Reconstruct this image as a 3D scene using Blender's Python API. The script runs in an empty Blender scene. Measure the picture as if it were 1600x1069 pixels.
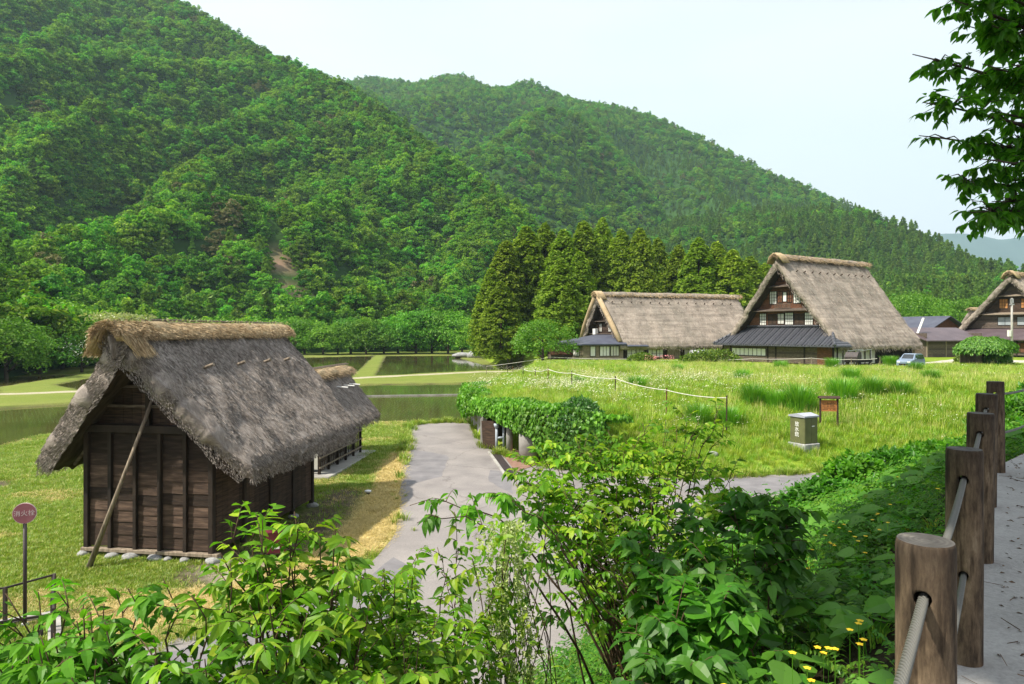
import bpy, bmesh, math, random
import numpy as np
from mathutils import Vector, Matrix
R = math.radians
rnd = random.Random(7)
rng = np.random.default_rng(11)
sc = bpy.context.scene
C = sc.collection
F0 = 1066.7; HOR = 518.0; CZ = 6.0

# ---------------------------------------------------------------- camera
cd = bpy.data.cameras.new('camera'); cam = bpy.data.objects.new('camera', cd); C.objects.link(cam)
cd.sensor_width = 36; cd.lens = 24.0; cd.shift_y = -(534.5-HOR)/1600.0
cd.clip_start = 0.05; cd.clip_end = 12000
cam.location = (0, 0, CZ); cam.rotation_euler = (R(90), 0, 0)
sc.camera = cam

# ---------------------------------------------------------------- sky, sun, exposure
SUN_EL, SUN_AZ = 52.0, 204.0        # azimuth of the direction towards the sun, measured from +X counter-clockwise
sdir = Vector((math.cos(R(SUN_EL))*math.cos(R(SUN_AZ)), math.cos(R(SUN_EL))*math.sin(R(SUN_AZ)), math.sin(R(SUN_EL))))
w = bpy.data.worlds.new('World'); sc.world = w; w.use_nodes = True
wn, wl = w.node_tree.nodes, w.node_tree.links; wn.clear()
wo = wn.new('ShaderNodeOutputWorld'); bg = wn.new('ShaderNodeBackground')
sky = wn.new('ShaderNodeTexSky'); sky.sky_type = 'NISHITA'; sky.sun_disc = False
sky.sun_elevation = R(SUN_EL); sky.sun_rotation = math.atan2(sdir.x, sdir.y)
sky.air_density = 1.0; sky.dust_density = 2.0; sky.ozone_density = 1.0
tc = wn.new('ShaderNodeTexCoord'); mp = wn.new('ShaderNodeMapping'); mp.inputs['Scale'].default_value = (1, 1, 3)
nz = wn.new('ShaderNodeTexNoise'); nz.inputs['Scale'].default_value = 1.6; nz.inputs['Detail'].default_value = 5
rp = wn.new('ShaderNodeValToRGB'); rp.color_ramp.elements[0].position = 0.25; rp.color_ramp.elements[1].position = 0.62
rp.color_ramp.elements[0].color = (.70, .70, .70, 1); rp.color_ramp.elements[1].color = (.93, .93, .93, 1)
mx = wn.new('ShaderNodeMix'); mx.data_type = 'RGBA'
mx.inputs['B'].default_value = (7.2, 7.2, 7.5, 1)      # thin bright overcast veil
wl.new(tc.outputs['Generated'], mp.inputs['Vector']); wl.new(mp.outputs[0], nz.inputs['Vector'])
wl.new(nz.outputs['Fac'], rp.inputs['Fac']); wl.new(rp.outputs['Color'], mx.inputs['Factor'])
wl.new(sky.outputs['Color'], mx.inputs['A']); wl.new(mx.outputs['Result'], bg.inputs['Color'])
bg.inputs['Strength'].default_value = 0.088
wl.new(bg.outputs[0], wo.inputs['Surface'])
sd = bpy.data.lights.new('sun', 'SUN'); sun = bpy.data.objects.new('sun', sd); C.objects.link(sun)
sd.energy = 5.0; sd.angle = R(0.7); sd.color = (1.0, 0.92, 0.78)
sun.rotation_euler = (-sdir).to_track_quat('-Z', 'Y').to_euler(); sun.location = (-20, -20, 60)
sc.view_settings.view_transform = 'Standard'; sc.view_settings.look = 'None'
sc.view_settings.exposure = 0.86; sc.view_settings.gamma = 1.0
cy = sc.cycles
cy.max_bounces = 6; cy.diffuse_bounces = 4; cy.glossy_bounces = 2; cy.transmission_bounces = 3
cy.transparent_max_bounces = 4; cy.volume_bounces = 0; cy.use_denoising = True
cy.caustics_reflective = False; cy.caustics_refractive = False

# ---------------------------------------------------------------- helpers
def at(u, v, Y): return Vector(((u-800)/F0*Y, Y, CZ+(HOR-v)/F0*Y))
def on(u, v, z=0.0):
    Y = (CZ-z)*F0/(v-HOR); return Vector(((u-800)/F0*Y, Y, z))
def _h(ix, iy, iz, s):
    n = (ix*374761393 + iy*668265263 + iz*2147483647 + s*974711) & 0xffffffff
    n = ((n ^ (n >> 13))*1274126177) & 0xffffffff
    n = ((n ^ (n >> 16))*2246822519) & 0xffffffff
    return ((n ^ (n >> 15)) & 0xffffff)/float(0xffffff)
def vnoise(x, y, z=None, s=0):
    x = np.asarray(x, float); y = np.asarray(y, float); z = np.zeros_like(x) if z is None else np.asarray(z, float)
    xi, yi, zi = np.floor(x).astype(np.int64), np.floor(y).astype(np.int64), np.floor(z).astype(np.int64)
    fx, fy, fz = x-xi, y-yi, z-zi
    fx, fy, fz = [f*f*(3-2*f) for f in (fx, fy, fz)]
    out = 0
    for a in (0, 1):
        for b in (0, 1):
            for c in (0, 1):
                out = out + _h(xi+a, yi+b, zi+c, s)*(fx if a else 1-fx)*(fy if b else 1-fy)*(fz if c else 1-fz)
    return out
def fbm(x, y, z=None, o=4, s=0):
    t, a, n = 0, 1.0, 0
    x = np.asarray(x, float); y = np.asarray(y, float); z = np.zeros_like(x) if z is None else np.asarray(z, float)
    for k in range(o):
        t = t + a*(vnoise(x*2**k, y*2**k, z*2**k, s+k*17)-.5); n += a; a *= .5
    return t/n*2
def sstep(a, b, x):
    t = np.clip((x-a)/(b-a), 0, 1); return t*t*(3-2*t)
def seg_d(x, y, pts, closed=False):
    """distance to polyline, arc parameter index, signed side of the nearest segment"""
    best = np.full(x.shape, 1e9); par = np.zeros(x.shape); side = np.zeros(x.shape)
    n = len(pts); m = n if closed else n-1
    for i in range(m):
        ax, ay = pts[i][:2]; bx, by = pts[(i+1) % n][:2]
        dx, dy = bx-ax, by-ay; L2 = dx*dx+dy*dy
        t = np.clip(((x-ax)*dx+(y-ay)*dy)/L2, 0, 1)
        d = np.hypot(x-ax-t*dx, y-ay-t*dy); k = d < best-1e-9
        best = np.where(k, d, best); par = np.where(k, i+t, par)
        side = np.where(k, dx*(y-ay)-dy*(x-ax), side)
    return best, par, side
def inside(x, y, poly):
    c = np.zeros(x.shape, bool); n = len(poly)
    for i in range(n):
        ax, ay = poly[i][:2]; bx, by = poly[(i+1) % n][:2]
        with np.errstate(divide='ignore', invalid='ignore'):
            k = ((ay > y) != (by > y)) & (x < (bx-ax)*(y-ay)/((by-ay) if by != ay else 1e-9)+ax)
        c ^= k
    return c
def poly_sd(x, y, poly):
    d, _, _ = seg_d(x, y, poly, True); return np.where(inside(x, y, poly), d, -d)

def raw_mesh(name, V, faces, smooth=False, mats=(), midx=None):
    """faces: list of (n,k) int arrays"""
    me = bpy.data.meshes.new(name)
    V = np.asarray(V, np.float32).reshape(-1, 3)
    me.vertices.add(len(V)); me.vertices.foreach_set('co', V.ravel())
    loops = np.concatenate([f.ravel() for f in faces]) if faces else np.zeros(0, int)
    tot = np.concatenate([np.full(len(f), f.shape[1]) for f in faces]) if faces else np.zeros(0, int)
    st = np.concatenate([[0], np.cumsum(tot)[:-1]]) if len(tot) else tot
    me.loops.add(len(loops)); me.loops.foreach_set('vertex_index', loops.astype(np.int32))
    me.polygons.add(len(tot)); me.polygons.foreach_set('loop_start', st.astype(np.int32))
    me.polygons.foreach_set('loop_total', tot.astype(np.int32))
    if midx is not None: me.polygons.foreach_set('material_index', np.asarray(midx, np.int32))
    for m in mats: me.materials.append(m)
    me.update(calc_edges=True)
    me.polygons.foreach_set('use_smooth', np.full(len(tot), bool(smooth)))
    return me
def put(name, me, parent=None, loc=None):
    o = bpy.data.objects.new(name, me); C.objects.link(o)
    if parent is not None: o.parent = parent
    if loc is not None: o.location = loc
    return o
def tag(o, label=None, cat=None, group=None, kind=None):
    if label: o['label'] = label
    if cat: o['category'] = cat
    if group: o['group'] = group
    if kind: o['kind'] = kind
    return o
def empty(name, loc=(0, 0, 0), rz=0.0):
    o = bpy.data.objects.new(name, None); C.objects.link(o); o.location = loc; o.rotation_euler = (0, 0, rz)
    o.empty_display_size = .3; return o
_kids = {}
def copy_tree(o, parent=None, label=None):
    c = o.copy(); C.objects.link(c)
    if parent is not None: c.parent = parent
    for ch in [k for k in bpy.data.objects if k.parent == o]: copy_tree(ch, c)
    if label: c['label'] = label
    return c

class MB:
    def __init__(s): s.v = []; s.f = {}; s.n = 0; s.m = {}
    def add(s, V, F, mi=0):
        V = np.asarray(V, float).reshape(-1, 3); s.v.append(V)
        for f in F:
            s.f.setdefault(len(f), []).append([i+s.n for i in f]); s.m.setdefault(len(f), []).append(mi)
        s.n += len(V)
    def box(s, lo, hi, mi=0, jit=0):
        x0, y0, z0 = lo; x1, y1, z1 = hi
        V = [(x0,y0,z0),(x1,y0,z0),(x1,y1,z0),(x0,y1,z0),(x0,y0,z1),(x1,y0,z1),(x1,y1,z1),(x0,y1,z1)]
        s.add(V, [(0,3,2,1),(4,5,6,7),(0,1,5,4),(1,2,6,5),(2,3,7,6),(3,0,4,7)], mi)
    def obox(s, a, b, wx, wz, mi=0, up=(0, 0, 1)):
        """bar with rectangular section from a to b"""
        a = Vector(a); b = Vector(b); d = (b-a).normalized(); u = Vector(up)
        if abs(d.dot(u)) > .98: u = Vector((0, 1, 0))
        sx = d.cross(u).normalized()*wx/2; sz = sx.cross(d).normalized()*wz/2
        V = [p+q for p in (a, b) for q in (-sx-sz, sx-sz, sx+sz, -sx+sz)]
        s.add(V, [(0,1,2,3),(7,6,5,4),(0,4,5,1),(1,5,6,2),(2,6,7,3),(3,7,4,0)], mi)
    def tube(s, pts, rad, n=8, mi=0, cap=True):
        pts = [Vector(p) for p in pts]; rad = rad if hasattr(rad, '__len__') else [rad]*len(pts)
        rings = []; prev = None
        for i, p in enumerate(pts):
            d = (pts[min(i+1, len(pts)-1)]-pts[max(i-1, 0)]).normalized()
            u = prev if prev is not None else (Vector((0, 0, 1)) if abs(d.z) < .9 else Vector((1, 0, 0)))
            sx = d.cross(u).normalized(); sy = sx.cross(d).normalized(); prev = sy
            rings += [p+(sx*math.cos(2*math.pi*k/n)+sy*math.sin(2*math.pi*k/n))*rad[i] for k in range(n)]
        F = []
        for i in range(len(pts)-1):
            for k in range(n): F.append((i*n+k, i*n+(k+1) % n, (i+1)*n+(k+1) % n, (i+1)*n+k))
        s.add(rings, F, mi)
        if cap:
            b = s.n-len(rings)
            s.f.setdefault(n, []).append([b+k for k in range(n)][::-1]); s.m.setdefault(n, []).append(mi)
            s.f.setdefault(n, []).append([s.n-n+k for k in range(n)]); s.m.setdefault(n, []).append(mi)
    def poly(s, P, mi=0): s.add(P, [tuple(range(len(P)))], mi)
    def prism(s, P, z0, z1, mi=0):
        n = len(P); V = [(p[0], p[1], z0) for p in P]+[(p[0], p[1], z1) for p in P]
        s.add(V, [tuple(range(n))[::-1], tuple(range(n, 2*n))]+[(i, (i+1) % n, n+(i+1) % n, n+i) for i in range(n)], mi)
    def extr(s, P, d, mi=0):
        """planar polygon P (3D) extruded by vector d"""
        n = len(P); d = Vector(d); V = [Vector(p) for p in P]+[Vector(p)+d for p in P]
        s.add(V, [tuple(range(n))[::-1], tuple(range(n, 2*n))]+[(i, (i+1) % n, n+(i+1) % n, n+i) for i in range(n)], mi)
    def mesh(s, name, mats, smooth=False, bevel=0, tri=False):
        if not isinstance(mats, (list, tuple)): mats = [mats]
        ks = list(s.f); faces = [np.array(s.f[k]) for k in ks]
        me = raw_mesh(name, np.concatenate(s.v), faces, smooth, mats, np.concatenate([s.m[k] for k in ks]))
        bm = bmesh.new(); bm.from_mesh(me); bmesh.ops.recalc_face_normals(bm, faces=bm.faces)
        if bevel: bmesh.ops.bevel(bm, geom=bm.edges[:], offset=bevel, segments=1, affect='EDGES', clamp_overlap=True)
        bm.to_mesh(me); bm.free()
        return me
    def build(s, name, mats, parent=None, smooth=False, bevel=0):
        return put(name, s.mesh(name, mats, smooth, bevel), parent)

# ---------------------------------------------------------------- materials
def nodes(name):
    m = bpy.data.materials.new(name); m.use_nodes = True; n = m.node_tree.nodes; l = m.node_tree.links
    return m, n, l, n['Principled BSDF']
def ramp(n, stops):
    r = n.new('ShaderNodeValToRGB'); e = r.color_ramp.elements
    while len(e) < len(stops): e.new(.5)
    for i, (p, c) in enumerate(stops): e[i].position = p; e[i].color = (*c, 1)
    return r
def noise(n, l, scale, detail=4, stretch=(1, 1, 1), coord='Object', rough=.55, dist=0):
    t = n.new('ShaderNodeTexCoord'); m = n.new('ShaderNodeMapping'); m.inputs['Scale'].default_value = stretch
    x = n.new('ShaderNodeTexNoise'); x.inputs['Scale'].default_value = scale; x.inputs['Detail'].default_value = detail
    x.inputs['Roughness'].default_value = rough; x.inputs['Distortion'].default_value = dist
    l.new(t.outputs[coord], m.inputs['Vector']); l.new(m.outputs[0], x.inputs['Vector']); return x
def mixc(n, l, a, b, f, mode='MIX'):
    m = n.new('ShaderNodeMix'); m.data_type = 'RGBA'; m.blend_type = mode; m.clamp_factor = True
    for k, v in (('A', a), ('B', b), ('Factor', f)):
        if hasattr(v, 'links') or hasattr(v, 'is_output'): l.new(v, m.inputs[k])
        elif k == 'Factor': m.inputs[k].default_value = v
        else: m.inputs[k].default_value = (*v, 1)
    return m.outputs['Result']
def surf(name, c1, c2, scale=3, stretch=(1, 1, 1), rough=.85, bump=.3, bdist=.02, bscale=None, island=0, c3=None, spec=.3, metal=0, coord='Object', detail=5):
    m, n, l, p = nodes(name)
    x = noise(n, l, scale, detail, stretch, coord)
    st = [(.3, c1), (.7, c2)] if c3 is None else [(.28, c1), (.5, c2), (.72, c3)]
    r = ramp(n, st); l.new(x.outputs['Fac'], r.inputs['Fac']); col = r.outputs['Color']
    if island:
        g = n.new('ShaderNodeNewGeometry'); mr = n.new('ShaderNodeMapRange')
        mr.inputs['To Min'].default_value = 1-island; mr.inputs['To Max'].default_value = 1+island
        l.new(g.outputs['Random Per Island'], mr.inputs['Value'])
        v = n.new('ShaderNodeVectorMath'); v.operation = 'SCALE'; l.new(col, v.inputs[0]); l.new(mr.outputs[0], v.inputs['Scale']); col = v.outputs[0]
    l.new(col, p.inputs['Base Color']); p.inputs['Roughness'].default_value = rough
    p.inputs['Specular IOR Level'].default_value = spec; p.inputs['Metallic'].default_value = metal
    if bump:
        y = noise(n, l, bscale or scale*3, 4, stretch, coord); b = n.new('ShaderNodeBump')
        b.inputs['Strength'].default_value = bump; b.inputs['Distance'].default_value = bdist
        l.new(y.outputs['Fac'], b.inputs['Height']); l.new(b.outputs[0], p.inputs['Normal'])
    return m
def leaf_mat(name, cols, objvar=.25, trans=.35, gloss=.06, rough=.45, hue=0.0, patch=0.0):
    """leaf colour varies by leaf (island) and by plant (object); diffuse + translucent + a little gloss"""
    m, n, l, p = nodes(name); n.remove(p); out = n['Material Output']
    g = n.new('ShaderNodeNewGeometry'); r = ramp(n, [(i/(len(cols)-1), c) for i, c in enumerate(cols)])
    l.new(g.outputs['Random Per Island'], r.inputs['Fac']); col = r.outputs['Color']
    oi = n.new('ShaderNodeObjectInfo'); hs = n.new('ShaderNodeHueSaturation')
    a = n.new('ShaderNodeMapRange'); a.inputs['To Min'].default_value = 1-objvar; a.inputs['To Max'].default_value = 1+objvar
    l.new(oi.outputs['Random'], a.inputs['Value']); l.new(a.outputs[0], hs.inputs['Value'])
    if hue:
        mm = n.new('ShaderNodeMath'); mm.operation = 'MULTIPLY'; mm.inputs[1].default_value = 7.31
        fr = n.new('ShaderNodeMath'); fr.operation = 'FRACT'; b = n.new('ShaderNodeMapRange')
        b.inputs['To Min'].default_value = .5-hue; b.inputs['To Max'].default_value = .5+hue
        l.new(oi.outputs['Random'], mm.inputs[0]); l.new(mm.outputs[0], fr.inputs[0]); l.new(fr.outputs[0], b.inputs['Value']); l.new(b.outputs[0], hs.inputs['Hue'])
    l.new(col, hs.inputs['Color']); col = hs.outputs['Color']
    if patch:
        x = noise(n, l, patch, 3); rr = ramp(n, [(.35, (.62, .62, .62)), (.65, (1.3, 1.3, 1.3))]); l.new(x.outputs['Fac'], rr.inputs['Fac'])
        col = mixc(n, l, col, rr.outputs['Color'], 1.0, 'MULTIPLY')
    d = n.new('ShaderNodeBsdfDiffuse'); t = n.new('ShaderNodeBsdfTranslucent'); gl = n.new('ShaderNodeBsdfGlossy'); gl.inputs['Roughness'].default_value = rough
    tcx = mixc(n, l, col, (1.25, 1.5, .5), .9, 'MULTIPLY')
    l.new(col, d.inputs['Color']); l.new(tcx, t.inputs['Color'])
    m1 = n.new('ShaderNodeMixShader'); m1.inputs[0].default_value = trans; l.new(d.outputs[0], m1.inputs[1]); l.new(t.outputs[0], m1.inputs[2])
    m2 = n.new('ShaderNodeMixShader'); m2.inputs[0].default_value = gloss; l.new(m1.outputs[0], m2.inputs[1]); l.new(gl.outputs[0], m2.inputs[2])
    l.new(m2.outputs[0], out.inputs['Surface'])
    m.cycles.use_emission_sampling = False if hasattr(m.cycles, 'use_emission_sampling') else None
    return m
M = {}
M['wood_dark'] = surf('dark_weathered_wood', (.012, .008, .006), (.045, .028, .019), 2.2, (1, 1, 12), .8, .5, .01, 14, .35, (.085, .052, .036))
M['wood_board'] = surf('brown_weathered_boards', (.026, .017, .013), (.048, .031, .023), 1.3, (1.2, 1.2, 9), .85, .5, .012, 9, .8, (.10, .066, .048))
M['wood_beam'] = surf('dark_beam_wood', (.012, .009, .008), (.035, .024, .018), 2, (1, 1, 1), .8, .4, .01, 20, .2)
M['wood_grey'] = surf('grey_weathered_wood', (.13, .10, .075), (.30, .25, .19), 3, (6, 6, 1), .9, .4, .01, 20, .2)
M['wood_red'] = surf('reddish_brown_boards', (.07, .03, .018), (.17, .075, .04), 1.5, (2, 2, 10), .8, .3, .01, 12, .35)
M['wood_mid'] = surf('grey_brown_boards', (.05, .038, .03), (.14, .11, .09), 1.5, (2, 2, 12), .85, .3, .01, 12, .35)
M['shoji'] = surf('white_paper_window', (.62, .62, .60), (.75, .75, .73), 2, (1, 1, 1), .7, .05, .005)
M['plaster'] = surf('off_white_plaster', (.45, .44, .41), (.6, .59, .55), 2, (1, 1, 1), .9, .1, .005)
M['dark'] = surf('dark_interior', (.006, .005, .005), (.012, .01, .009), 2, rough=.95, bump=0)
M['concrete'] = surf('grey_concrete', (.22, .21, .20), (.36, .35, .33), 1.2, rough=.9, bump=.3, bdist=.01, bscale=18, c3=(.44, .43, .40))
M['metal_dark'] = surf('dark_metal', (.02, .016, .018), (.05, .035, .035), 5, rough=.55, bump=.05, spec=.5)
M['metal_grey'] = surf('galvanised_metal', (.35, .36, .38), (.5, .51, .53), 4, rough=.4, bump=.03, metal=.6)
M['pipe'] = surf('blue_grey_pipe', (.30, .35, .42), (.42, .47, .54), 3, rough=.45, bump=.02)
M['rope'] = surf('pale_rope', (.5, .48, .42), (.68, .66, .6), 8, rough=.85, bump=.2)
M['stone'] = surf('grey_rounded_stone', (.16, .17, .18), (.36, .36, .35), 4, rough=.85, bump=.3, bdist=.02, island=.25)
def thatch(name, cs, sc_=2.4, isl=0.0, fine=38, course=0):
    """thatch: strands run down the slope (object Y/Z), patches of weathering"""
    m, n, l, p = nodes(name)
    a = noise(n, l, .9, 5, (1, 1, 1)); b = noise(n, l, fine, 4, (1, .16, .16), rough=.7); c = noise(n, l, 7, 4, (1, .45, .45), rough=.65)
    r = ramp(n, [(.25, cs[0]), (.5, cs[1]), (.75, cs[2])]); mx1 = n.new('ShaderNodeMath'); mx1.operation = 'MULTIPLY_ADD'
    mx1.inputs[1].default_value = .45; mx2 = n.new('ShaderNodeMath'); mx2.operation = 'MULTIPLY_ADD'; mx2.inputs[1].default_value = .35
    mx3 = n.new('ShaderNodeMath'); mx3.operation = 'MULTIPLY'; mx3.inputs[1].default_value = .28
    l.new(a.outputs['Fac'], mx3.inputs[0]); l.new(c.outputs['Fac'], mx2.inputs[0]); l.new(mx3.outputs[0], mx2.inputs[2])
    l.new(b.outputs['Fac'], mx1.inputs[0]); l.new(mx2.outputs[0], mx1.inputs[2]); l.new(mx1.outputs[0], r.inputs['Fac'])
    col = r.outputs['Color']
    if course:      # horizontal courses of the thatch and weather stains
        wc = noise(n, l, 2.2, 3, (.12, .12, 1.6), dist=.3); rc_ = ramp(n, [(.35, (1-course,)*3), (.6, (1+course*.5,)*3)]); l.new(wc.outputs['Fac'], rc_.inputs['Fac']); col = mixc(n, l, col, rc_.outputs['Color'], 1., 'MULTIPLY')
        ws = noise(n, l, .45, 5, (1, .5, .35)); rw = ramp(n, [(.32, (.74, .76, .74)), (.6, (1.06, 1.05, 1.03))]); l.new(ws.outputs['Fac'], rw.inputs['Fac']); col = mixc(n, l, col, rw.outputs['Color'], 1., 'MULTIPLY')
    if isl:
        g = n.new('ShaderNodeNewGeometry'); mr = n.new('ShaderNodeMapRange'); mr.inputs['To Min'].default_value = 1-isl; mr.inputs['To Max'].default_value = 1+isl
        l.new(g.outputs['Random Per Island'], mr.inputs['Value']); v = n.new('ShaderNodeVectorMath'); v.operation = 'SCALE'
        l.new(col, v.inputs[0]); l.new(mr.outputs[0], v.inputs['Scale']); col = v.outputs[0]
    l.new(col, p.inputs['Base Color']); p.inputs['Roughness'].default_value = .95; p.inputs['Specular IOR Level'].default_value = .1
    if not isl:
        bb = n.new('ShaderNodeBump'); bb.inputs['Strength'].default_value = .9; bb.inputs['Distance'].default_value = .06
        l.new(mx1.outputs[0], bb.inputs['Height']); l.new(bb.outputs[0], p.inputs['Normal'])
    return m
M['thatch'] = thatch('weathered_grey_thatch', ((.075, .064, .058), (.21, .183, .165), (.42, .375, .345)))
M['thatch_under'] = surf('dark_thatch_underside', (.02, .014, .010), (.07, .05, .035), 6, (1, .3, .3), .95, .6, .03)  # darker brown on the inner faces of the roofs
M['thatch_straw'] = thatch('grey_straw_strands', ((.09, .078, .070), (.23, .202, .182), (.40, .36, .33)), isl=.55)
M['thatch_far'] = thatch('grey_brown_thatch', ((.13, .108, .092), (.27, .232, .20), (.42, .37, .325)), fine=22, course=.22)
M['straw_far'] = thatch('grey_brown_straw', ((.15, .125, .108), (.27, .232, .20), (.40, .35, .305)), isl=.45)
M['gold'] = thatch('golden_straw', ((.14, .10, .06), (.36, .27, .165), (.60, .49, .32)))
M['gold_straw'] = thatch('golden_straw_strands', ((.19, .13, .07), (.42, .31, .185), (.66, .54, .36)), isl=.45)
M['tan_straw'] = thatch('tan_straw_strands', ((.22, .15, .09), (.36, .27, .17), (.5, .40, .27)), isl=.3)
M['bark'] = surf('tree_bark', (.03, .022, .016), (.09, .07, .052), 4, (3, 3, .6), .95, .6, .02)
M['twig'] = surf('brown_twig', (.05, .03, .018), (.11, .07, .04), 9, rough=.85, bump=.1, island=.2)
M['bark_pale'] = surf('pale_bark', (.22, .20, .16), (.36, .33, .28), 4, (3, 3, .6), .95, .4, .02)

# ================================================================ TERRAIN
WALK = [(-9.0, -12.1), (.06, .38), (5.32, 7.5), (6.78, 8.8), (12.5, 13.6), (26, 20), (60, 30)]   # edge of the walkway (line of posts)
ROAD = [(-6.6, 43.5), (-4.7, 29), (-3.4, 20.2), (-3.8, 16.8), (-5.3, 14.8), (-5.9, 13.8), (-7.7, 12.4), (-9.5, 11.3), (-14, 10), (-30, 8), (-30, 2), (-9, 2),
        (-4.6, 4.5), (-2.6, 7.3), (2.1, 13.8), (5.66, 18.6), (7.6, 21.8), (9.5, 23.8), (19, 27), (24, 29), (23, 31.6), (17, 30.2), (11.2, 28.5), (6.2, 27.8), (3.4, 29.2), (.9, 30.6),
        (-.9, 34.0), (-1.5, 35.8), (-2.1, 41), (-2.4, 44.6), (-4.6, 45.0)]
P1 = [(-26.4, 35.2), (-27, 39), (-18, 43), (-10, 44.8), (-2.9, 46), (-3.2, 60), (-4.4, 80.5), (-17.8, 78.5), (-30, 66), (-37, 57.5), (-41, 54), (-80, 42), (-70, 22), (-38, 29)]
P2 = [(-18.5, 93), (-5, 106), (1, 108), (2, 117), (-6, 127), (-11, 150), (-14, 172), (-31.5, 171)]
P3 = [(-21.5, 91), (-34.5, 170), (-50, 158), (-58, 100), (-52, 78), (-44, 70)]
P4 = [(-56, 74), (-61, 96), (-66, 93), (-75, 72), (-70, 60), (-50, 66)]
TERR = [(-2.9, 46.5), (-2.0, 38.4), (1.2, 33.6), (3.2, 30.2), (6.2, 28.2), (11.2, 29.0), (17, 30.8), (23, 32), (40, 30), (90, 30), (400, 60), (400, 400), (-8, 400), (-9, 176), (-3, 125), (3, 108), (2, 90), (-.5, 75)]
FOOT = [(-420, -300), (-200, -60), (-95, 40), (-69, 72), (-66, 90), (-70, 112), (-72, 150), (-66, 188), (-10, 206), (45, 218), (95, 225), (160, 260)]
SPL = [(-900, 1000, 560), (-446, 680, 398), (-290, 600, 290), (-187, 540, 219), (-126, 500, 184), (-76, 450, 139), (-37, 400, 103), (9, 330, 52), (60, 285, 16), (110, 270, -6)]
SPB = [at(u, v, Y) for u, v, Y in ((380, 96, 1500), (490, 122, 1300), (530, 136, 1250), (580, 122, 1220), (650, 134, 1200), (720, 117, 1150), (785, 148, 1150), (830, 124, 1100), (862, 146, 1090), (910, 164, 1080), (1000, 176, 1050), (1100, 221, 1000), (1200, 273, 950), (1300, 309, 920), (1345, 326, 900), (1420, 388, 860), (1500, 440, 850), (1700, 500, 850))]
SPR = [at(u, v, Y) for u, v, Y in ((1040, 345, 820), (1130, 340, 720), (1200, 336, 650), (1300, 332, 580), (1350, 334, 560), (1400, 350, 540), (1450, 376, 510), (1500, 406, 480), (1535, 428, 450), (1600, 446, 430), (1750, 458, 420))]
FOOTB = [(-500, 520), (-100, 430), (150, 330), (400, 330), (700, 420), (1100, 600)]
FOOTR = [(40, 330), (70, 245), (120, 215), (200, 205), (300, 225), (420, 300), (520, 420)]
def ruled(x, y, foot, spine, beyond=.62):
    wid = 10
    df, _, sf = seg_d(x, y, foot); ds, par, ss = seg_d(x, y, spine)
    tt = np.linspace(0, len(spine)-1, 70); sp_ = np.array([[np.interp(q, np.arange(len(spine)), [p[k] for p in spine]) for k in range(3)] for q in tt])
    num = 0; den = 0
    for q in sp_:
        w_ = np.exp(-np.minimum((np.hypot(x-q[0], y-q[1])-ds)/wid, 60)); num = num+w_*q[2]; den = den+w_
    zs = num/den
    df = np.where(sf > 0, df, 0)         # only on the hill side of the foot line
    f = df/(df+ds+1e-6)
    front = ss < 0
    h = np.where(front, zs*f**.92, zs-beyond*ds)
    h = np.where(sf > 0, h, -30)
    return h, f, par, front, ds
def hills_h(x, y):
    h1, f1, p1, fr1, d1 = ruled(x, y, FOOT, SPL)
    k = np.clip(f1*(1-f1)*4, 0, 1)*fr1
    # spurs and gullies running down the slope, wandering with height
    u1 = (x*.82-y*.30)/62+fbm(x/120, y/120, o=2, s=3)*1.1
    rid = (1-np.abs(((u1) % 1)*2-1))
    h1 = h1+k*(30*(rid-.5)+30*fbm(x/85, y/85, o=4, s=5))+np.where(fr1, 0, 0)
    h2, f2, p2, fr2, d2 = ruled(x, y, FOOTB, [tuple(p) for p in SPB])
    k2 = np.clip(f2*(1-f2)*4, 0, 1)*fr2
    u2 = (x*.9-y*.35)/190+fbm(x/300, y/300, o=2, s=13)*.9
    rid2 = (1-np.abs((u2 % 1)*2-1))
    h2 = h2+k2*np.clip(h2/170, 0, 1)*(1.15-f2)*(120*(rid2-.5)+80*fbm(x/210, y/210, o=4, s=15))
    h3, f3, p3, fr3, d3 = ruled(x, y, FOOTR, [tuple(p) for p in SPR])
    k3 = np.clip(f3*(1-f3)*4, 0, 1)*fr3
    h3 = h3+k3*np.clip(h3/50, 0, 1)*(22*fbm(x/80, y/80, o=4, s=25))
    return h1, h2, h3
def base_h(x, y):
    z = np.zeros(x.shape)
    # terrace with meadow and houses: sheer at the retaining wall, a ramp further right
    sdT = poly_sd(x, y, TERR)
    L = 1.0+12.5*sstep(3.5, 9.5, x)
    L = np.where(y > 60, 2.5, L)
    t = 2.2*np.clip(sdT/L, 0, 1)**.8
    t = np.where(sdT > 0, t+.10*fbm(x/6, y/6, s=41)*sstep(1, 6, sdT), 0)
    z = np.maximum(z, t)
    # bank below the walkway
    d, par, side = seg_d(x, y, WALK); sd_ = np.where(side > 0, d, -d)
    slope = np.where(par > 3, .62, .72)
    b = 4.42-slope*np.clip(sd_-.12, 0, 99)
    b = b+.10*fbm(x/1.1, y/1.1, s=31)*sstep(.2, 1, sd_)
    b = np.where(sd_ < .12, 4.40-.0*sd_, b)
    z = np.maximum(z, b)
    sdr = poly_sd(x, y, ROAD)
    lawn = .05*fbm(x/2.2, y/2.2, s=51)*sstep(.3, 3, -sdr)-.0
    z = z+np.where((z < .05), lawn, 0)
    z = np.where(sdr > -.15, np.where(z < .6, 0, z), z)
    for P, dep in ((P1, .62), (P2, .45), (P3, .45), (P4, .45)):
        s = poly_sd(x, y, P); e = s+.35*fbm(x/3, y/3, s=61)
        z = np.where(s > -1.5, z*sstep(1.5, 0, s)-dep*sstep(-.25, .7, e), z)
    return z
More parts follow.
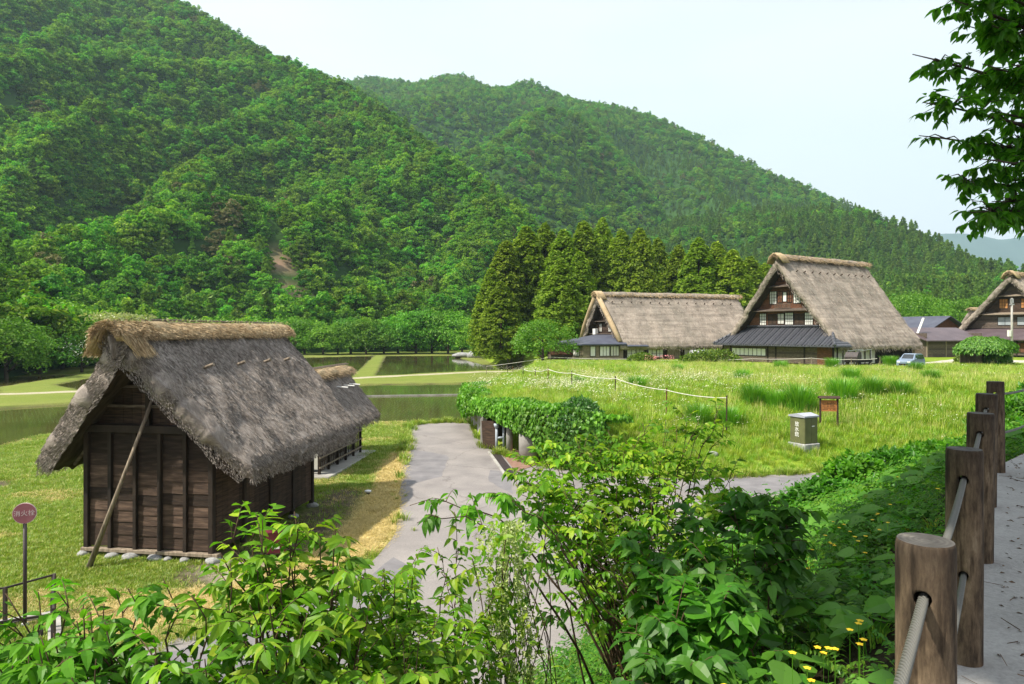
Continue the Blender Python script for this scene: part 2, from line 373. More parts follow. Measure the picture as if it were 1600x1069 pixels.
def hx(a, segs):
    out = [a]
    for b, st in segs:
        n = max(1, int(round((b-out[-1])/st))); out += list(np.linspace(out[-1], b, n+1)[1:])
    return np.array(out)
def grid_mesh(xs, ys, Z):
    X, Y = np.meshgrid(xs, ys); V = np.stack([X, Y, Z], -1).reshape(-1, 3)
    ny, nx = X.shape; i = np.arange((ny-1)*(nx-1)); r = i//(nx-1); c = i % (nx-1); a = r*nx+c
    return V, np.stack([a, a+1, a+nx+1, a+nx], -1)
gx = hx(-1500., [(-300, 100), (-90, 12), (-60, 1.2), (-30, .8), (26, .33), (60, 1.6), (150, 6), (1600, 100)])
gy = hx(-300., [(-20, 20), (-2, 1.5), (52, .33), (112, .75), (190, 2.5), (400, 20), (1700, 120)])
GX, GY = np.meshgrid(gx, gy)
GZ = base_h(GX, GY)
far = (GY > 400) | (np.abs(GX) > 500); GZ = np.where(far, np.minimum(GZ, 0), GZ)
V, Fq = grid_mesh(gx, gy, GZ)
# what the ground is made of (cover type, not light)
X, Y = V[:, 0], V[:, 1]
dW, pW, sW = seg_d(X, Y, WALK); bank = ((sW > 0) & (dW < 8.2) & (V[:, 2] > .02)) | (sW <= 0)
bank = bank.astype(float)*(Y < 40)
hayd, _, _ = seg_d(X, Y, [(-5.1, 33), (-4.55, 27), (-4.3, 22), (-4.6, 18.6), (-5.4, 17), (-6.5, 15.6), (-8.2, 14.3)])
hay = sstep(1.1, .35, hayd+.35*fbm(X/1.2, Y/1.2, s=71))*(X < -3)
dsoil, _, _ = seg_d(X, Y, [(-7.3, 17.0), (-6.2, 19.5), (-6.0, 23), (-6.3, 25)])
soil = sstep(1.6, .5, dsoil+.8*fbm(X/1.3, Y/1.3, s=72))
dark, _, _ = seg_d(X, Y, [(-28, 25.5), (-20.8, 26.3)]); soil = np.maximum(soil, sstep(1.6, .9, dark+.5*fbm(X/1, Y/1, s=73)))
pg, _, _ = seg_d(X, Y, [(-7.2, 17.2), (-5.6, 16.6)]); grav = sstep(.9, .3, pg+.6*fbm(X, Y, s=74))
mead = (poly_sd(X, Y, TERR) > -.3).astype(float)*(Y > 26)
sdP = np.maximum.reduce([poly_sd(X, Y, P) for P in (P1, P2, P3, P4)])
mud = sstep(-.5, .1, sdP+.25*fbm(X/1.5, Y/1.5, s=76))
pth, _, _ = seg_d(X, Y, [(-80, 55), (-47, 66), (-43.5, 68.3), (-20, 88), (-4.8, 101.5), (3, 103)])
pale = sstep(1.3, .9, pth)
shore, _, _ = seg_d(X, Y, [(-70, 99), (-55, 164), (-32, 175), (-12, 176), (-6, 150), (0, 124), (10, 112), (18, 108)])
dryb = sstep(7, 1, shore)+sstep(5, 1.5, np.abs(poly_sd(X, Y, P1)))*.5*(Y > 55)
dryb = np.clip(np.maximum(dryb, .8*sstep(6, 2, np.abs(Y-46-.0*X))*(X > -16)*(X < -2)), 0, 1)
def set_attr(me, name, vals):
    a = me.attributes.new(name, 'FLOAT', 'POINT'); a.data.foreach_set('value', np.asarray(vals, np.float32))
me = raw_mesh('ground', V, [Fq], True)
for k, v in (('bank', bank), ('hay', hay), ('soil', soil), ('gravel', grav), ('meadow', mead), ('mud', mud), ('pale', pale), ('dry', dryb), ('far', .75*sstep(46, 60, Y)*(X < 2))): set_attr(me, k, v)
m, n, l, p = nodes('ground_cover')
def attr(n, nm): a = n.new('ShaderNodeAttribute'); a.attribute_name = nm; return a.outputs['Fac']
x1 = noise(n, l, .35, 6); r1 = ramp(n, [(.3, (.10, .17, .022)), (.5, (.18, .24, .035)), (.68, (.29, .28, .09))]); l.new(x1.outputs['Fac'], r1.inputs['Fac'])
x2 = noise(n, l, 9, 6, rough=.7); r2 = ramp(n, [(.3, (.55, .6, .5)), (.7, (1.3, 1.25, 1.2))]); l.new(x2.outputs['Fac'], r2.inputs['Fac'])
c = mixc(n, l, r1.outputs['Color'], (.30, .27, .11), attr(n, 'dry')); c = mixc(n, l, c, (.17, .21, .05), attr(n, 'far'))
c = mixc(n, l, c, (.2, .29, .03), attr(n, 'meadow'))
xs_ = noise(n, l, 5, 6); rs = ramp(n, [(.3, (.05, .04, .03)), (.7, (.16, .13, .10))]); l.new(xs_.outputs['Fac'], rs.inputs['Fac'])
c = mixc(n, l, c, rs.outputs['Color'], attr(n, 'soil'))
c = mixc(n, l, c, (.52, .41, .17), attr(n, 'hay'))
c = mixc(n, l, c, (.36, .32, .27), attr(n, 'gravel'))
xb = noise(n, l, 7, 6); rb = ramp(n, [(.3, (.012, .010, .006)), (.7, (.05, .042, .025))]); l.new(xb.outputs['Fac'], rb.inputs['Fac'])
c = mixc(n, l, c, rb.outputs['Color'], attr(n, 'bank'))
c = mixc(n, l, c, (.42, .38, .30), attr(n, 'pale'))
c = mixc(n, l, c, r2.outputs['Color'], 1.0, 'MULTIPLY')
c = mixc(n, l, c, (.07, .065, .035), attr(n, 'mud'))
l.new(c, p.inputs['Base Color']); p.inputs['Roughness'].default_value = .95; p.inputs['Specular IOR Level'].default_value = .1
x3 = noise(n, l, 14, 5, rough=.7); b = n.new('ShaderNodeBump'); b.inputs['Strength'].default_value = .8; b.inputs['Distance'].default_value = .05
l.new(x3.outputs['Fac'], b.inputs['Height']); l.new(b.outputs[0], p.inputs['Normal'])
me.materials.append(m); tag(put('ground', me), kind='structure')

# ---- hills
hx_ = hx(-900., [(-300, 22), (300, 9), (700, 11), (1100, 30)]); hy_ = hx(40., [(700, 9), (1450, 11)])
HX, HY = np.meshgrid(hx_, hy_); h1, h2, h3 = hills_h(HX, HY)
HZ = np.maximum.reduce([h1, h2, h3, np.full(h1.shape, -6.)])
V, Fq = grid_mesh(hx_, hy_, HZ); keep = (V[Fq][:, :, 2].max(1) > -5.5); Fq = Fq[keep]
me = raw_mesh('hills', V, [Fq], True)
slp, _, _ = seg_d(V[:, 0], V[:, 1], [tuple(at(428, 400, 262)[:2]), tuple(at(445, 450, 238)[:2]), tuple(at(462, 480, 226)[:2])])
slq, _, _ = seg_d(V[:, 0], V[:, 1], [tuple(at(12, 420, 122)[:2]), tuple(at(20, 470, 108)[:2])])
set_attr(me, 'scar', np.maximum(sstep(5, 2, slp), sstep(5, 2.5, slq)))
m, n, l, p = nodes('forest_floor'); x1 = noise(n, l, .06, 6); r1 = ramp(n, [(.3, (.02, .05, .014)), (.7, (.045, .10, .026))]); l.new(x1.outputs['Fac'], r1.inputs['Fac'])
l.new(mixc(n, l, r1.outputs['Color'], (.27, .18, .13), attr(n, 'scar')), p.inputs['Base Color']); p.inputs['Roughness'].default_value = 1; p.inputs['Specular IOR Level'].default_value = 0
me.materials.append(m); tag(put('hills', me), kind='structure')
# ---- far blue mountain
fx = np.linspace(900, 4600, 90); fy = np.linspace(3300, 5200, 40); FX, FY = np.meshgrid(fx, fy)
pr = np.interp(FX/4200*F0+800, [1100, 1300, 1400, 1460, 1500, 1530, 1560, 1580, 1620, 1700, 1900], [520, 430, 385, 364, 362, 366, 373, 370, 360, 352, 400])
top = (HOR-pr)/F0*4200
FZ = top*np.clip(1-np.abs(FY-4200)/900, 0, 1)**.8+60*fbm(FX/260, FY/260, s=81)*np.clip(np.abs(FY-4200)/500, 0, 1)+CZ
V, Fq = grid_mesh(fx, fy, FZ); me = raw_mesh('far_mountain', V, [Fq], True)
me.materials.append(surf('far_forest', (.015, .045, .035), (.04, .08, .06), .004, rough=1, bump=0)); tag(put('far_mountain', me), kind='structure')

# ---- water of the flooded paddies
m, n, l, p = nodes('paddy_water'); p.inputs['Roughness'].default_value = .06; p.inputs['Specular IOR Level'].default_value = 1.0; p.inputs['IOR'].default_value = 1.33
x1 = noise(n, l, .12, 4, (1, .5, 1)); r1 = ramp(n, [(.35, (.055, .052, .018)), (.65, (.10, .092, .032))]); l.new(x1.outputs['Fac'], r1.inputs['Fac']); l.new(r1.outputs['Color'], p.inputs['Base Color'])
x2 = noise(n, l, 3, 3); b = n.new('ShaderNodeBump'); b.inputs['Strength'].default_value = .04; b.inputs['Distance'].default_value = .02; l.new(x2.outputs['Fac'], b.inputs['Height']); l.new(b.outputs[0], p.inputs['Normal'])
M['water'] = m
for P, z in ((P1, -.16), (P2, -.10), (P3, -.10), (P4, -.10)):
    cx_ = sum(q[0] for q in P)/len(P); cy_ = sum(q[1] for q in P)/len(P)
    mb = MB(); mb.poly([(q[0]+(q[0]-cx_)*.02, q[1]+(q[1]-cy_)*.02, z) for q in P]); me = mb.mesh('water', m)
    bm = bmesh.new(); bm.from_mesh(me); bmesh.ops.triangulate(bm, faces=bm.faces); bm.to_mesh(me); bm.free()
    tag(put('water', me), kind='structure')
mb = MB(); a, b_ = on(556, 617.5, 0), on(752, 614.5, 0); mb.obox((a.x, a.y, -.12), (b_.x, b_.y, -.12), .14, .16)
tag(mb.build('paddy_divider', M['concrete']), 'thin straight concrete divider running across the nearest flooded paddy', 'divider')
# rice seedlings: faint rows of tiny shoots standing in the water
pts = rng.uniform((-42, 46), (-3, 80), (26000, 2)); pts = np.round(pts/np.array([.3, .8]))*np.array([.3, .8])+rng.normal(0, .03, (26000, 2))
pts = pts[(poly_sd(pts[:, 0], pts[:, 1], P1) > 1)]
n_ = len(pts); hgt = rng.uniform(.05, .12, n_); ang = rng.uniform(0, 3.14, n_); wd = .012
c0 = np.stack([pts[:, 0]-wd*np.cos(ang), pts[:, 1]-wd*np.sin(ang), np.full(n_, -.17)], -1); c1 = c0+np.stack([2*wd*np.cos(ang), 2*wd*np.sin(ang), np.zeros(n_)], -1)
c2 = (c0+c1)/2+np.stack([rng.normal(0, .02, n_), rng.normal(0, .02, n_), hgt+.16-.15], -1)
V = np.stack([c0, c1, c2], 1).reshape(-1, 3); me = raw_mesh('rice_seedlings', V, [np.arange(3*n_).reshape(-1, 3)], False, [leaf_mat('seedling', [(.08, .16, .03), (.14, .24, .05)], 0, .3)])
tag(put('rice_seedlings', me), kind='stuff')

# ---- road and walkway
def sheet(name, P, z, mat, sub=None):
    mb = MB(); mb.poly([(q[0], q[1], z) for q in P]); me = mb.mesh(name, mat)
    bm = bmesh.new(); bm.from_mesh(me); bmesh.ops.triangulate(bm, faces=bm.faces)
    for f in bm.faces:
        if f.normal.z < 0: f.normal_flip()
    bm.to_mesh(me); bm.free(); return tag(put(name, me), kind='structure')
def wobble(P, amp, step=.6, s=0):
    out = []
    for i in range(len(P)):
        a, b = Vector(P[i][:2]), Vector(P[(i+1) % len(P)][:2]); k = max(1, int((b-a).length/step))
        for j in range(k):
            q = a.lerp(b, j/k); out.append((q.x+amp*float(fbm([q.x*1.3], [q.y*1.3], s=s)[0]), q.y+amp*float(fbm([q.x*1.3], [q.y*1.3], s=s+9)[0])))
    return out
m, n, l, p = nodes('pale_worn_road'); xa = noise(n, l, .55, 5, dist=.4); ra = ramp(n, [(.30, (.19, .175, .175)), (.5, (.24, .222, .217)), (.7, (.285, .262, .253))]); l.new(xa.outputs['Fac'], ra.inputs['Fac'])
xb = noise(n, l, 30, 3); rb = ramp(n, [(.3, (.85, .85, .85)), (.7, (1.1, 1.1, 1.1))]); l.new(xb.outputs['Fac'], rb.inputs['Fac'])
vo = n.new('ShaderNodeTexVoronoi'); vo.feature = 'DISTANCE_TO_EDGE'; vo.inputs['Scale'].default_value = .13; tcn = n.new('ShaderNodeTexCoord'); dn = noise(n, l, 1.2, 4)
ad = n.new('ShaderNodeVectorMath'); ad.operation = 'MULTIPLY_ADD'; ad.inputs[1].default_value = (1.2, 1.2, 0); l.new(dn.outputs['Color'], ad.inputs[0]); l.new(tcn.outputs['Object'], ad.inputs[2]); l.new(ad.outputs[0], vo.inputs['Vector'])
rc = ramp(n, [(0, (.6, .58, .57)), (.004, (1, 1, 1))]); l.new(vo.outputs['Distance'], rc.inputs['Fac'])
c = mixc(n, l, ra.outputs['Color'], rb.outputs['Color'], 1., 'MULTIPLY'); c = mixc(n, l, c, rc.outputs['Color'], .75, 'MULTIPLY'); l.new(c, p.inputs['Base Color'])
p.inputs['Roughness'].default_value = .9; p.inputs['Specular IOR Level'].default_value = .2
bb = n.new('ShaderNodeBump'); bb.inputs['Strength'].default_value = .25; bb.inputs['Distance'].default_value = .01; l.new(xb.outputs['Fac'], bb.inputs['Height']); l.new(bb.outputs[0], p.inputs['Normal'])
sheet('road', wobble(ROAD, .16, s=3), .012, m)
patchm = surf('grey_asphalt_patch', (.14, .135, .145), (.215, .205, .215), 1.5, rough=.9, bump=.2, bdist=.01, bscale=30)
sheet('road', wobble([on(628, 700), on(700, 712), on(690, 745), on(628, 760)], .2, .4, 5), .016, patchm)
sheet('road', wobble([on(765, 735), on(800, 738), on(800, 772), on(762, 752)], .15, .4, 6), .016, patchm)
sheet('road', wobble([(-6.5, 12.6), (-3.9, 14.7), (-3.2, 18), (-2.2, 17), (-2.4, 13), (-4.5, 10.5)], .2, .5, 7), .016, patchm)
sheet('road', wobble([(6.4, 25.6), (9, 24.8), (15, 27.4), (13, 28.6), (7, 27.2)], .12, .5, 8), .016, patchm)
# walkway slab
n0 = Vector((.79, -.61)); W = [(-9., -12.1), (.06, .38), (5.32, 7.5), (6.78, 8.8), (12.5, 13.6), (20, 17)]
off = [(q[0]-.09*-.81*-1, q[1]) for q in W]
wm, n, l, p = nodes('pale_walkway_concrete'); xa = noise(n, l, 1.3, 6); ra = ramp(n, [(.3, (.26, .255, .25)), (.7, (.38, .37, .365))]); l.new(xa.outputs['Fac'], ra.inputs['Fac'])
xb = noise(n, l, 40, 4, rough=.7); rb = ramp(n, [(.3, (.78, .78, .78)), (.7, (1.12, 1.12, 1.12))]); l.new(xb.outputs['Fac'], rb.inputs['Fac'])
l.new(mixc(n, l, ra.outputs['Color'], rb.outputs['Color'], 1., 'MULTIPLY'), p.inputs['Base Color']); p.inputs['Roughness'].default_value = .9
bb = n.new('ShaderNodeBump'); bb.inputs['Strength'].default_value = .5; bb.inputs['Distance'].default_value = .01; l.new(xb.outputs['Fac'], bb.inputs['Height']); l.new(bb.outputs[0], p.inputs['Normal'])
mb = MB(); WP = [(-9.05, -12.05), (0, .43), (5.26, 7.56), (6.72, 8.86), (12.4, 13.7), (20, 17.2), (22, 14), (14.5, 10.8), (9.0, 6.2), (7.0, 4.2), (2.4, -2.0), (-6.4, -14.1)]
mb.prism(WP, 4.1, 4.46); tag(mb.build('walkway', wm, bevel=.01), kind='structure')

# ================================================================ VEGETATION BUILDERS
def cards(P, N, size, asp=.6, r=rng):
    """diamond leaf clumps: centre P, facing N"""
    k = len(P); N = N/np.linalg.norm(N, axis=1, keepdims=True)
    t = r.normal(size=(k, 3)); t -= (t*N).sum(1, keepdims=True)*N; t /= np.linalg.norm(t, axis=1, keepdims=True); b = np.cross(N, t)
    s = (size*r.uniform(.6, 1.3, k))[:, None]
    bend = N*s*.25
    V = np.stack([P-t*s-bend, P+b*s*asp, P+t*s-bend, P-b*s*asp], 1).reshape(-1, 3)
    return V, np.arange(4*k).reshape(-1, 4)
def crown(kind, seed, H, W, npuff=46, ncard=24, card=.5, base=.15):
    r = np.random.default_rng(seed)
    if kind == 'broad':
        u = r.uniform(0, 1, npuff); th = r.uniform(0, 6.283, npuff); zz = 1-1.55*u; rad = np.sqrt(np.clip(1-zz**2, 0, 1))
        rr = r.uniform(.62, 1.0, npuff)*(1+.18*np.sin(th*3+seed))
        c = np.stack([rad*np.cos(th)*rr*W/2, rad*np.sin(th)*rr*W/2, H*(.50+.46*zz*rr)], -1); pr = W*r.uniform(.11, .2, npuff)
    elif kind == 'conifer':
        tz = r.uniform(0, 1, npuff)**.8; th = r.uniform(0, 6.283, npuff)+tz*3; rad = (1-tz)**.8*W/2*r.uniform(.7, 1.08, npuff)
        c = np.stack([rad*np.cos(th), rad*np.sin(th), H*(base+(1-base)*tz)], -1); pr = (.35+(1-tz)*.5)*W*.2
    elif kind == 'cedar':        # full rounded cone of rounded sprays
        tz = r.uniform(0, 1, npuff)**.85; th = r.uniform(0, 6.283, npuff); prof = np.clip(1-tz**1.65, 0, 1)**.74*(.8+.2*sstep(0, .25, tz))
        rad = prof*W/2*r.uniform(.78, 1.06, npuff)
        c = np.stack([rad*np.cos(th), rad*np.sin(th), H*(base+(1-base)*tz)], -1); pr = W*r.uniform(.08, .14, npuff)*(.6+.5*(1-tz))
    k = npuff*ncard; ci = np.repeat(np.arange(npuff), ncard)
    d = r.normal(size=(k, 3)); d[:, 2] = np.abs(d[:, 2])*.9-.25; d /= np.linalg.norm(d, axis=1, keepdims=True)
    outw = c[ci]-np.array([0, 0, H*.45]); outw /= np.linalg.norm(outw, axis=1, keepdims=True)+1e-6
    d = d+outw*.45
    sq = np.array([1, 1, .82 if kind == 'broad' else (1.25 if kind == 'cedar' else .55)])
    P = c[ci]+d*pr[ci][:, None]*sq*r.uniform(.65, 1.05, (k, 1))
    N = d*.7+r.normal(size=(k, 3))*.55+np.array([0, 0, .5 if kind != 'conifer' else .1])
    return cards(P, N, card, .62, r)
def trunk_mesh(name, H, rad, mat, seed=0, limbs=5, lean=.03, spread=.3):
    r = random.Random(seed); mb = MB(); pts = []; k = 7; x = y = 0
    for i in range(k+1):
        t = i/k; pts.append((x, y, H*t)); x += r.uniform(-lean, lean)*H/k*2; y += r.uniform(-lean, lean)*H/k*2
    mb.tube(pts, [rad*(1.25 if i == 0 else 1)*(1-.85*i/k) for i in range(k+1)], 8)
    for j in range(limbs):
        i = r.randint(2, k-1); p = Vector(pts[i]); a = r.uniform(0, 6.28); L = H*spread*r.uniform(.7, 1.2)
        q = [p, p+Vector((math.cos(a)*L*.5, math.sin(a)*L*.5, L*.35)), p+Vector((math.cos(a)*L, math.sin(a)*L, L*.85))]
        mb.tube(q, [rad*.4, rad*.25, rad*.06], 6)
    return mb.mesh(name, mat, True)
G_BROAD = leaf_mat('broadleaf_canopy', [(.045, .15, .017), (.11, .27, .024), (.24, .41, .036)], .4, .42, .012, hue=.03)
G_PINE = leaf_mat('brownish_pine_canopy', [(.10, .115, .04), (.15, .15, .06), (.21, .18, .09)], .2, .2, .01)
G_CONI = leaf_mat('conifer_canopy', [(.065, .15, .025), (.12, .23, .035), (.19, .31, .05)], .3, .32, .01, hue=.015)
G_CEDAR = leaf_mat('cedar_sprays', [(.095, .165, .013), (.17, .255, .020), (.27, .37, .036)], .15, .36, .01, hue=.01)
G_LIME = leaf_mat('bright_green_foliage', [(.055, .16, .012), (.10, .23, .02), (.16, .30, .03)], .15, .35, .02)
G_MID = leaf_mat('mid_green_foliage', [(.055, .17, .013), (.10, .26, .018), (.18, .36, .03)], .25, .3, .02, hue=.015)

# ---- geometry-nodes scatter (only for masses nobody could count)
def scatter(name, P, protos, scale, rotz, pick, tilt=None, kind='stuff', parent=None):
    col = bpy.data.collections.new(name+'_kinds')
    for o in protos: col.objects.link(o)
    me = bpy.data.meshes.new(name); me.vertices.add(len(P)); me.vertices.foreach_set('co', np.asarray(P, np.float32).ravel())
    set_attr(me, 'sc', scale); a = me.attributes.new('pick', 'INT', 'POINT'); a.data.foreach_set('value', np.asarray(pick, np.int32))
    rot = np.zeros((len(P), 3), np.float32); rot[:, 2] = rotz
    if tilt is not None: rot[:, :2] = tilt
    a = me.attributes.new('rot', 'FLOAT_VECTOR', 'POINT'); a.data.foreach_set('vector', rot.ravel())
    o = put(name, me); ng = bpy.data.node_groups.new(name+'_scatter', 'GeometryNodeTree')
    ng.interface.new_socket('Geometry', in_out='INPUT', socket_type='NodeSocketGeometry'); ng.interface.new_socket('Geometry', in_out='OUTPUT', socket_type='NodeSocketGeometry')
    N, L = ng.nodes, ng.links; gi = N.new('NodeGroupInput'); go = N.new('NodeGroupOutput')
    ci = N.new('GeometryNodeCollectionInfo'); ci.inputs['Collection'].default_value = col; ci.inputs['Separate Children'].default_value = True; ci.inputs['Reset Children'].default_value = True
    ip = N.new('GeometryNodeInstanceOnPoints'); ip.inputs['Pick Instance'].default_value = True
    def na(nm, t):
        q = N.new('GeometryNodeInputNamedAttribute'); q.data_type = t; q.inputs['Name'].default_value = nm; return q.outputs['Attribute']
    mp_ = N.new('GeometryNodeMeshToPoints')
    L.new(gi.outputs[0], mp_.inputs[0]); L.new(mp_.outputs[0], ip.inputs['Points']); L.new(ci.outputs[0], ip.inputs['Instance'])
    L.new(na('pick', 'INT'), ip.inputs['Instance Index']); L.new(na('rot', 'FLOAT_VECTOR'), ip.inputs['Rotation']); L.new(na('sc', 'FLOAT'), ip.inputs['Scale'])
    L.new(ip.outputs[0], go.inputs[0])
    md = o.modifiers.new('scatter', 'NODES'); md.node_group = ng
    return tag(o, kind=kind)
def proto(name, V, F, mat):
    o = bpy.data.objects.new(name, raw_mesh(name, V, F if isinstance(F, list) else [F], False, [mat])); return o

# ================================================================ MOUNTAIN FOREST
protos = []
for i in range(6):
    protos.append(proto(f'kind_a{i}', *crown('broad', 100+i, 9.5+.5*i, 6.8, 36, 36, .42), G_BROAD))
for i in range(2):
    protos.append(proto(f'kind_b{i}', *crown('broad', 130+i, 11, 7, 26, 24, .5), G_PINE))
for i in range(3):
    protos.append(proto(f'kind_c{i}', *crown('conifer', 150+i, 12.5, 5.4, 60, 18, .62, .08), G_CONI))
def forest_pts(n, box, which, spacing_ok=None):
    x = rng.uniform(box[0], box[1], n); y = rng.uniform(box[2], box[3], n)
    hs = hills_h(x, y); h = np.maximum.reduce(hs); w_ = np.argmax(np.stack(hs), 0)
    r_ = [ruled(x, y, FOOT, SPL), ruled(x, y, FOOTB, [tuple(p) for p in SPB]), ruled(x, y, FOOTR, [tuple(p) for p in SPR])][which]
    ok = (w_ == which) & (h > -1.0) & (r_[3] | (r_[4] < 30)) & (r_[1] > .0)
    ok &= np.abs(x) < .95*y+25
    return x[ok], y[ok], h[ok], r_[1][ok]
def grid_pts(box, sp, which):
    xs = np.arange(box[0], box[1], sp); ys = np.arange(box[2], box[3], sp); X, Y = np.meshgrid(xs, ys)
    X = (X+rng.uniform(-.48, .48, X.shape)*sp).ravel(); Y = (Y+rng.uniform(-.48, .48, Y.shape)*sp).ravel()
    hs = hills_h(X, Y); h = np.maximum.reduce(hs); w_ = np.argmax(np.stack(hs), 0)
    r_ = [ruled(X, Y, FOOT, SPL), ruled(X, Y, FOOTB, [tuple(p) for p in SPB]), ruled(X, Y, FOOTR, [tuple(p) for p in SPR])][which]
    ok = (w_ == which) & (h > -1.0) & (r_[3] | (r_[4] < 30)) & (np.abs(X) < .95*Y+25)
    return X[ok], Y[ok], h[ok], r_[1][ok]
XX = []
for box, sp, which in (((-760, 130, 40, 760), 4.6, 0), ((-350, 640, 330, 1330), 6.2, 1), ((30, 560, 190, 860), 4.8, 2)):
    x, y, h, f = grid_pts(box, sp, which)
    # steep faces carry more trees per plan area
    x2, y2, h2_, f2_ = grid_pts(box, sp*.52, which); gx2 = np.maximum.reduce(hills_h(x2+2, y2))-h2_; gy2 = np.maximum.reduce(hills_h(x2, y2+2))-h2_
    kk = (np.hypot(gx2, gy2)/2 > 1.5) & (rng.uniform(size=len(x2)) < .5); x, y, h, f = [np.concatenate([p_, q_[kk]]) for p_, q_ in ((x, x2), (y, y2), (h, h2_), (f, f2_))]; k = len(x)
    big = fbm(x/55, y/55, o=3, s=200+which)
    s = rng.uniform(.5, 1.15, k)**1.0*(1+.3*fbm(x/25, y/25, s=210))
    pk = rng.integers(0, 6, k)
    if which == 0:
        pk = np.where((fbm(x/30, y/30, s=220) > .42) & (rng.uniform(size=k) < .5), rng.integers(6, 8, k), pk); pk = np.where(rng.uniform(size=k) < .05, rng.integers(8, 11, k), pk)
    if which == 1:
        s = s*.92; pk = np.where((big > .05) & (h < 260) & (x > 60), rng.integers(8, 11, k), pk); s = np.where(pk > 7, s*.8, s)
        pk = np.where((pk < 8) & (rng.uniform(size=k) < .02), 6, pk)
    if which == 2: pk = np.where((big > -.22) | (rng.uniform(size=k) < .4), rng.integers(8, 11, k), pk); s = np.where(pk < 8, s*.8, s*.9)
    # leave the landslide scars bare
    for a, b, w_ in ((at(428, 400, 262), at(462, 480, 226), 3.2), (at(432, 330, 300), at(433, 345, 296), 3.5), (at(14, 425, 120), at(20, 465, 112), 4)):
        d, _, _ = seg_d(x, y, [tuple(a[:2]), tuple(b[:2])]); keep = d > w_
        x, y, h, s, pk = x[keep], y[keep], h[keep], s[keep], pk[keep]
    XX.append((x, y, h-1.6, s, pk))
x, y, h, s, pk = [np.concatenate([q[i] for q in XX]) for i in range(5)]
print('forest trees', len(x))
scatter('mountain_forest', np.stack([x, y, h], -1), protos, s, rng.uniform(0, 6.28, len(x)), pk)

# ================================================================ TREES ONE CAN TELL APART
def tree(name, loc, H, W, mats, cr, tr, label, cat='tree', group=None, rz=0, sx=None):
    o = empty(name, loc, rz); o.scale = (W, sx or W, H)
    put('crown', cr, o); put('trunk', tr, o); tag(o, label, cat, group); return o
def gh(x, y): return float(base_h(np.array([float(x)]), np.array([float(y)]))[0])
cedarM = []
for i in range(4):
    V, F = crown('cedar', 300+i, 2.6, 1, 420, 46, .036, .03); V = V.copy(); me = raw_mesh('crown', V, [F], False, [G_CEDAR]); cedarM.append(me)
def card_fix(V): return V
ctr = trunk_mesh('trunk', 2.6, .045, M['bark'], 5, 0, .004)
CED = [(768, 500, 420, 120, 42), (790, 510, 378, 128, 54), (822, 512, 357, 133, 62), (852, 520, 352, 142, 52), (880, 520, 362, 125, 56), (912, 520, 349, 140, 58), (941, 520, 344, 148, 44),
       (970, 520, 362, 140, 52), (1000, 520, 360, 138, 50), (1028, 520, 374, 150, 42), (1060, 520, 385, 145, 46), (1092, 520, 374, 138, 56), (1120, 520, 380, 142, 50), (1145, 520, 392, 135, 52),
       (1172, 520, 402, 145, 50), (1196, 520, 412, 155, 44), (876, 530, 405, 108, 52), (905, 530, 395, 116, 46), (783, 530, 440, 112, 44)]
cw = ['at the far left edge of the cedar grove', 'second from the left edge of the cedar grove', 'broad, in the left part of the cedar grove', 'tall, left of the middle of the cedar grove', 'behind the round bright green tree',
      'above the left end of the long thatched roof', 'the tallest pointed tip of the grove', 'right of the tallest tip', 'above the middle of the long thatched roof', 'slim, left of the gap with bare trunks', 'right of the gap with bare trunks',
      'broad, above the right half of the long thatched roof', 'third cedar from the large gabled house', 'second cedar from the large gabled house', 'next to the ridge of the large gabled house', 'the low one behind the large gabled house ridge',
      'front row, just behind the round bright green tree', 'front row, left of the long thatched house', 'front row, lowest at the left foot of the grove']
for i, (u, vb, vt, Y, wpx) in enumerate(CED):
    X = (u-800)/F0*Y; top = at(u, vt+5, Y).z; z0 = 1.5; W = wpx/F0*Y*1.5
    tree('cedar_tree', (X, Y, z0), (top-z0)/2.6, W, None, cedarM[i % 4], ctr, 'dense olive green cedar, '+cw[i], 'cedar tree', 'cedars of the grove behind the houses', rnd.uniform(0, 6))
# valley edge broadleaf trees: flat-topped layered crowns
broadM = [raw_mesh('crown', *[q if j == 0 else [q] for j, q in enumerate(crown('broad', 400+i, 1, 1, 90, 40, .028))], False, [G_MID]) for i in range(4)]
limeM = [raw_mesh('crown', *[q if j == 0 else [q] for j, q in enumerate(crown('broad', 420+i, 1, 1, 110, 46, .022))], False, [G_LIME]) for i in range(2)]
btr = trunk_mesh('trunk', .62, .035, M['bark'], 9, 5, .02, .3)
ptr = trunk_mesh('trunk', .75, .022, M['bark_pale'], 12, 4, .012, .18)
EDGE = [(452, 553, 500, 172, 58), (476, 553, 505, 168, 56), (505, 553, 508, 166, 50), (528, 552, 512, 170, 46), (548, 553, 500, 174, 60), (572, 552, 506, 168, 56), (600, 552, 508, 172, 58), (622, 552, 495, 178, 62), (650, 552, 490, 175, 66),
        (675, 552, 492, 178, 64), (700, 552, 490, 172, 60), (722, 552, 494, 168, 56), (742, 552, 500, 160, 48), (760, 552, 514, 150, 40), (778, 553, 508, 140, 44)]
ew = ['right beside the hut roof ridge', 'second along the far shore from the hut', 'low one, left of the pale diagonal bank', 'behind the near end of the diagonal bank', 'right above the start of the diagonal bank', 'just right of the diagonal bank',
      'over the left corner of the far paddy', 'left of the middle of the far paddy', 'tall, behind the middle of the far paddy', 'tall, right of the middle of the far paddy', 'over the right half of the far paddy', 'near the right corner of the far paddy',
      'left of the rocks at the far shore', 'directly behind the rocks at the far shore', 'left of the pale trunked trees']
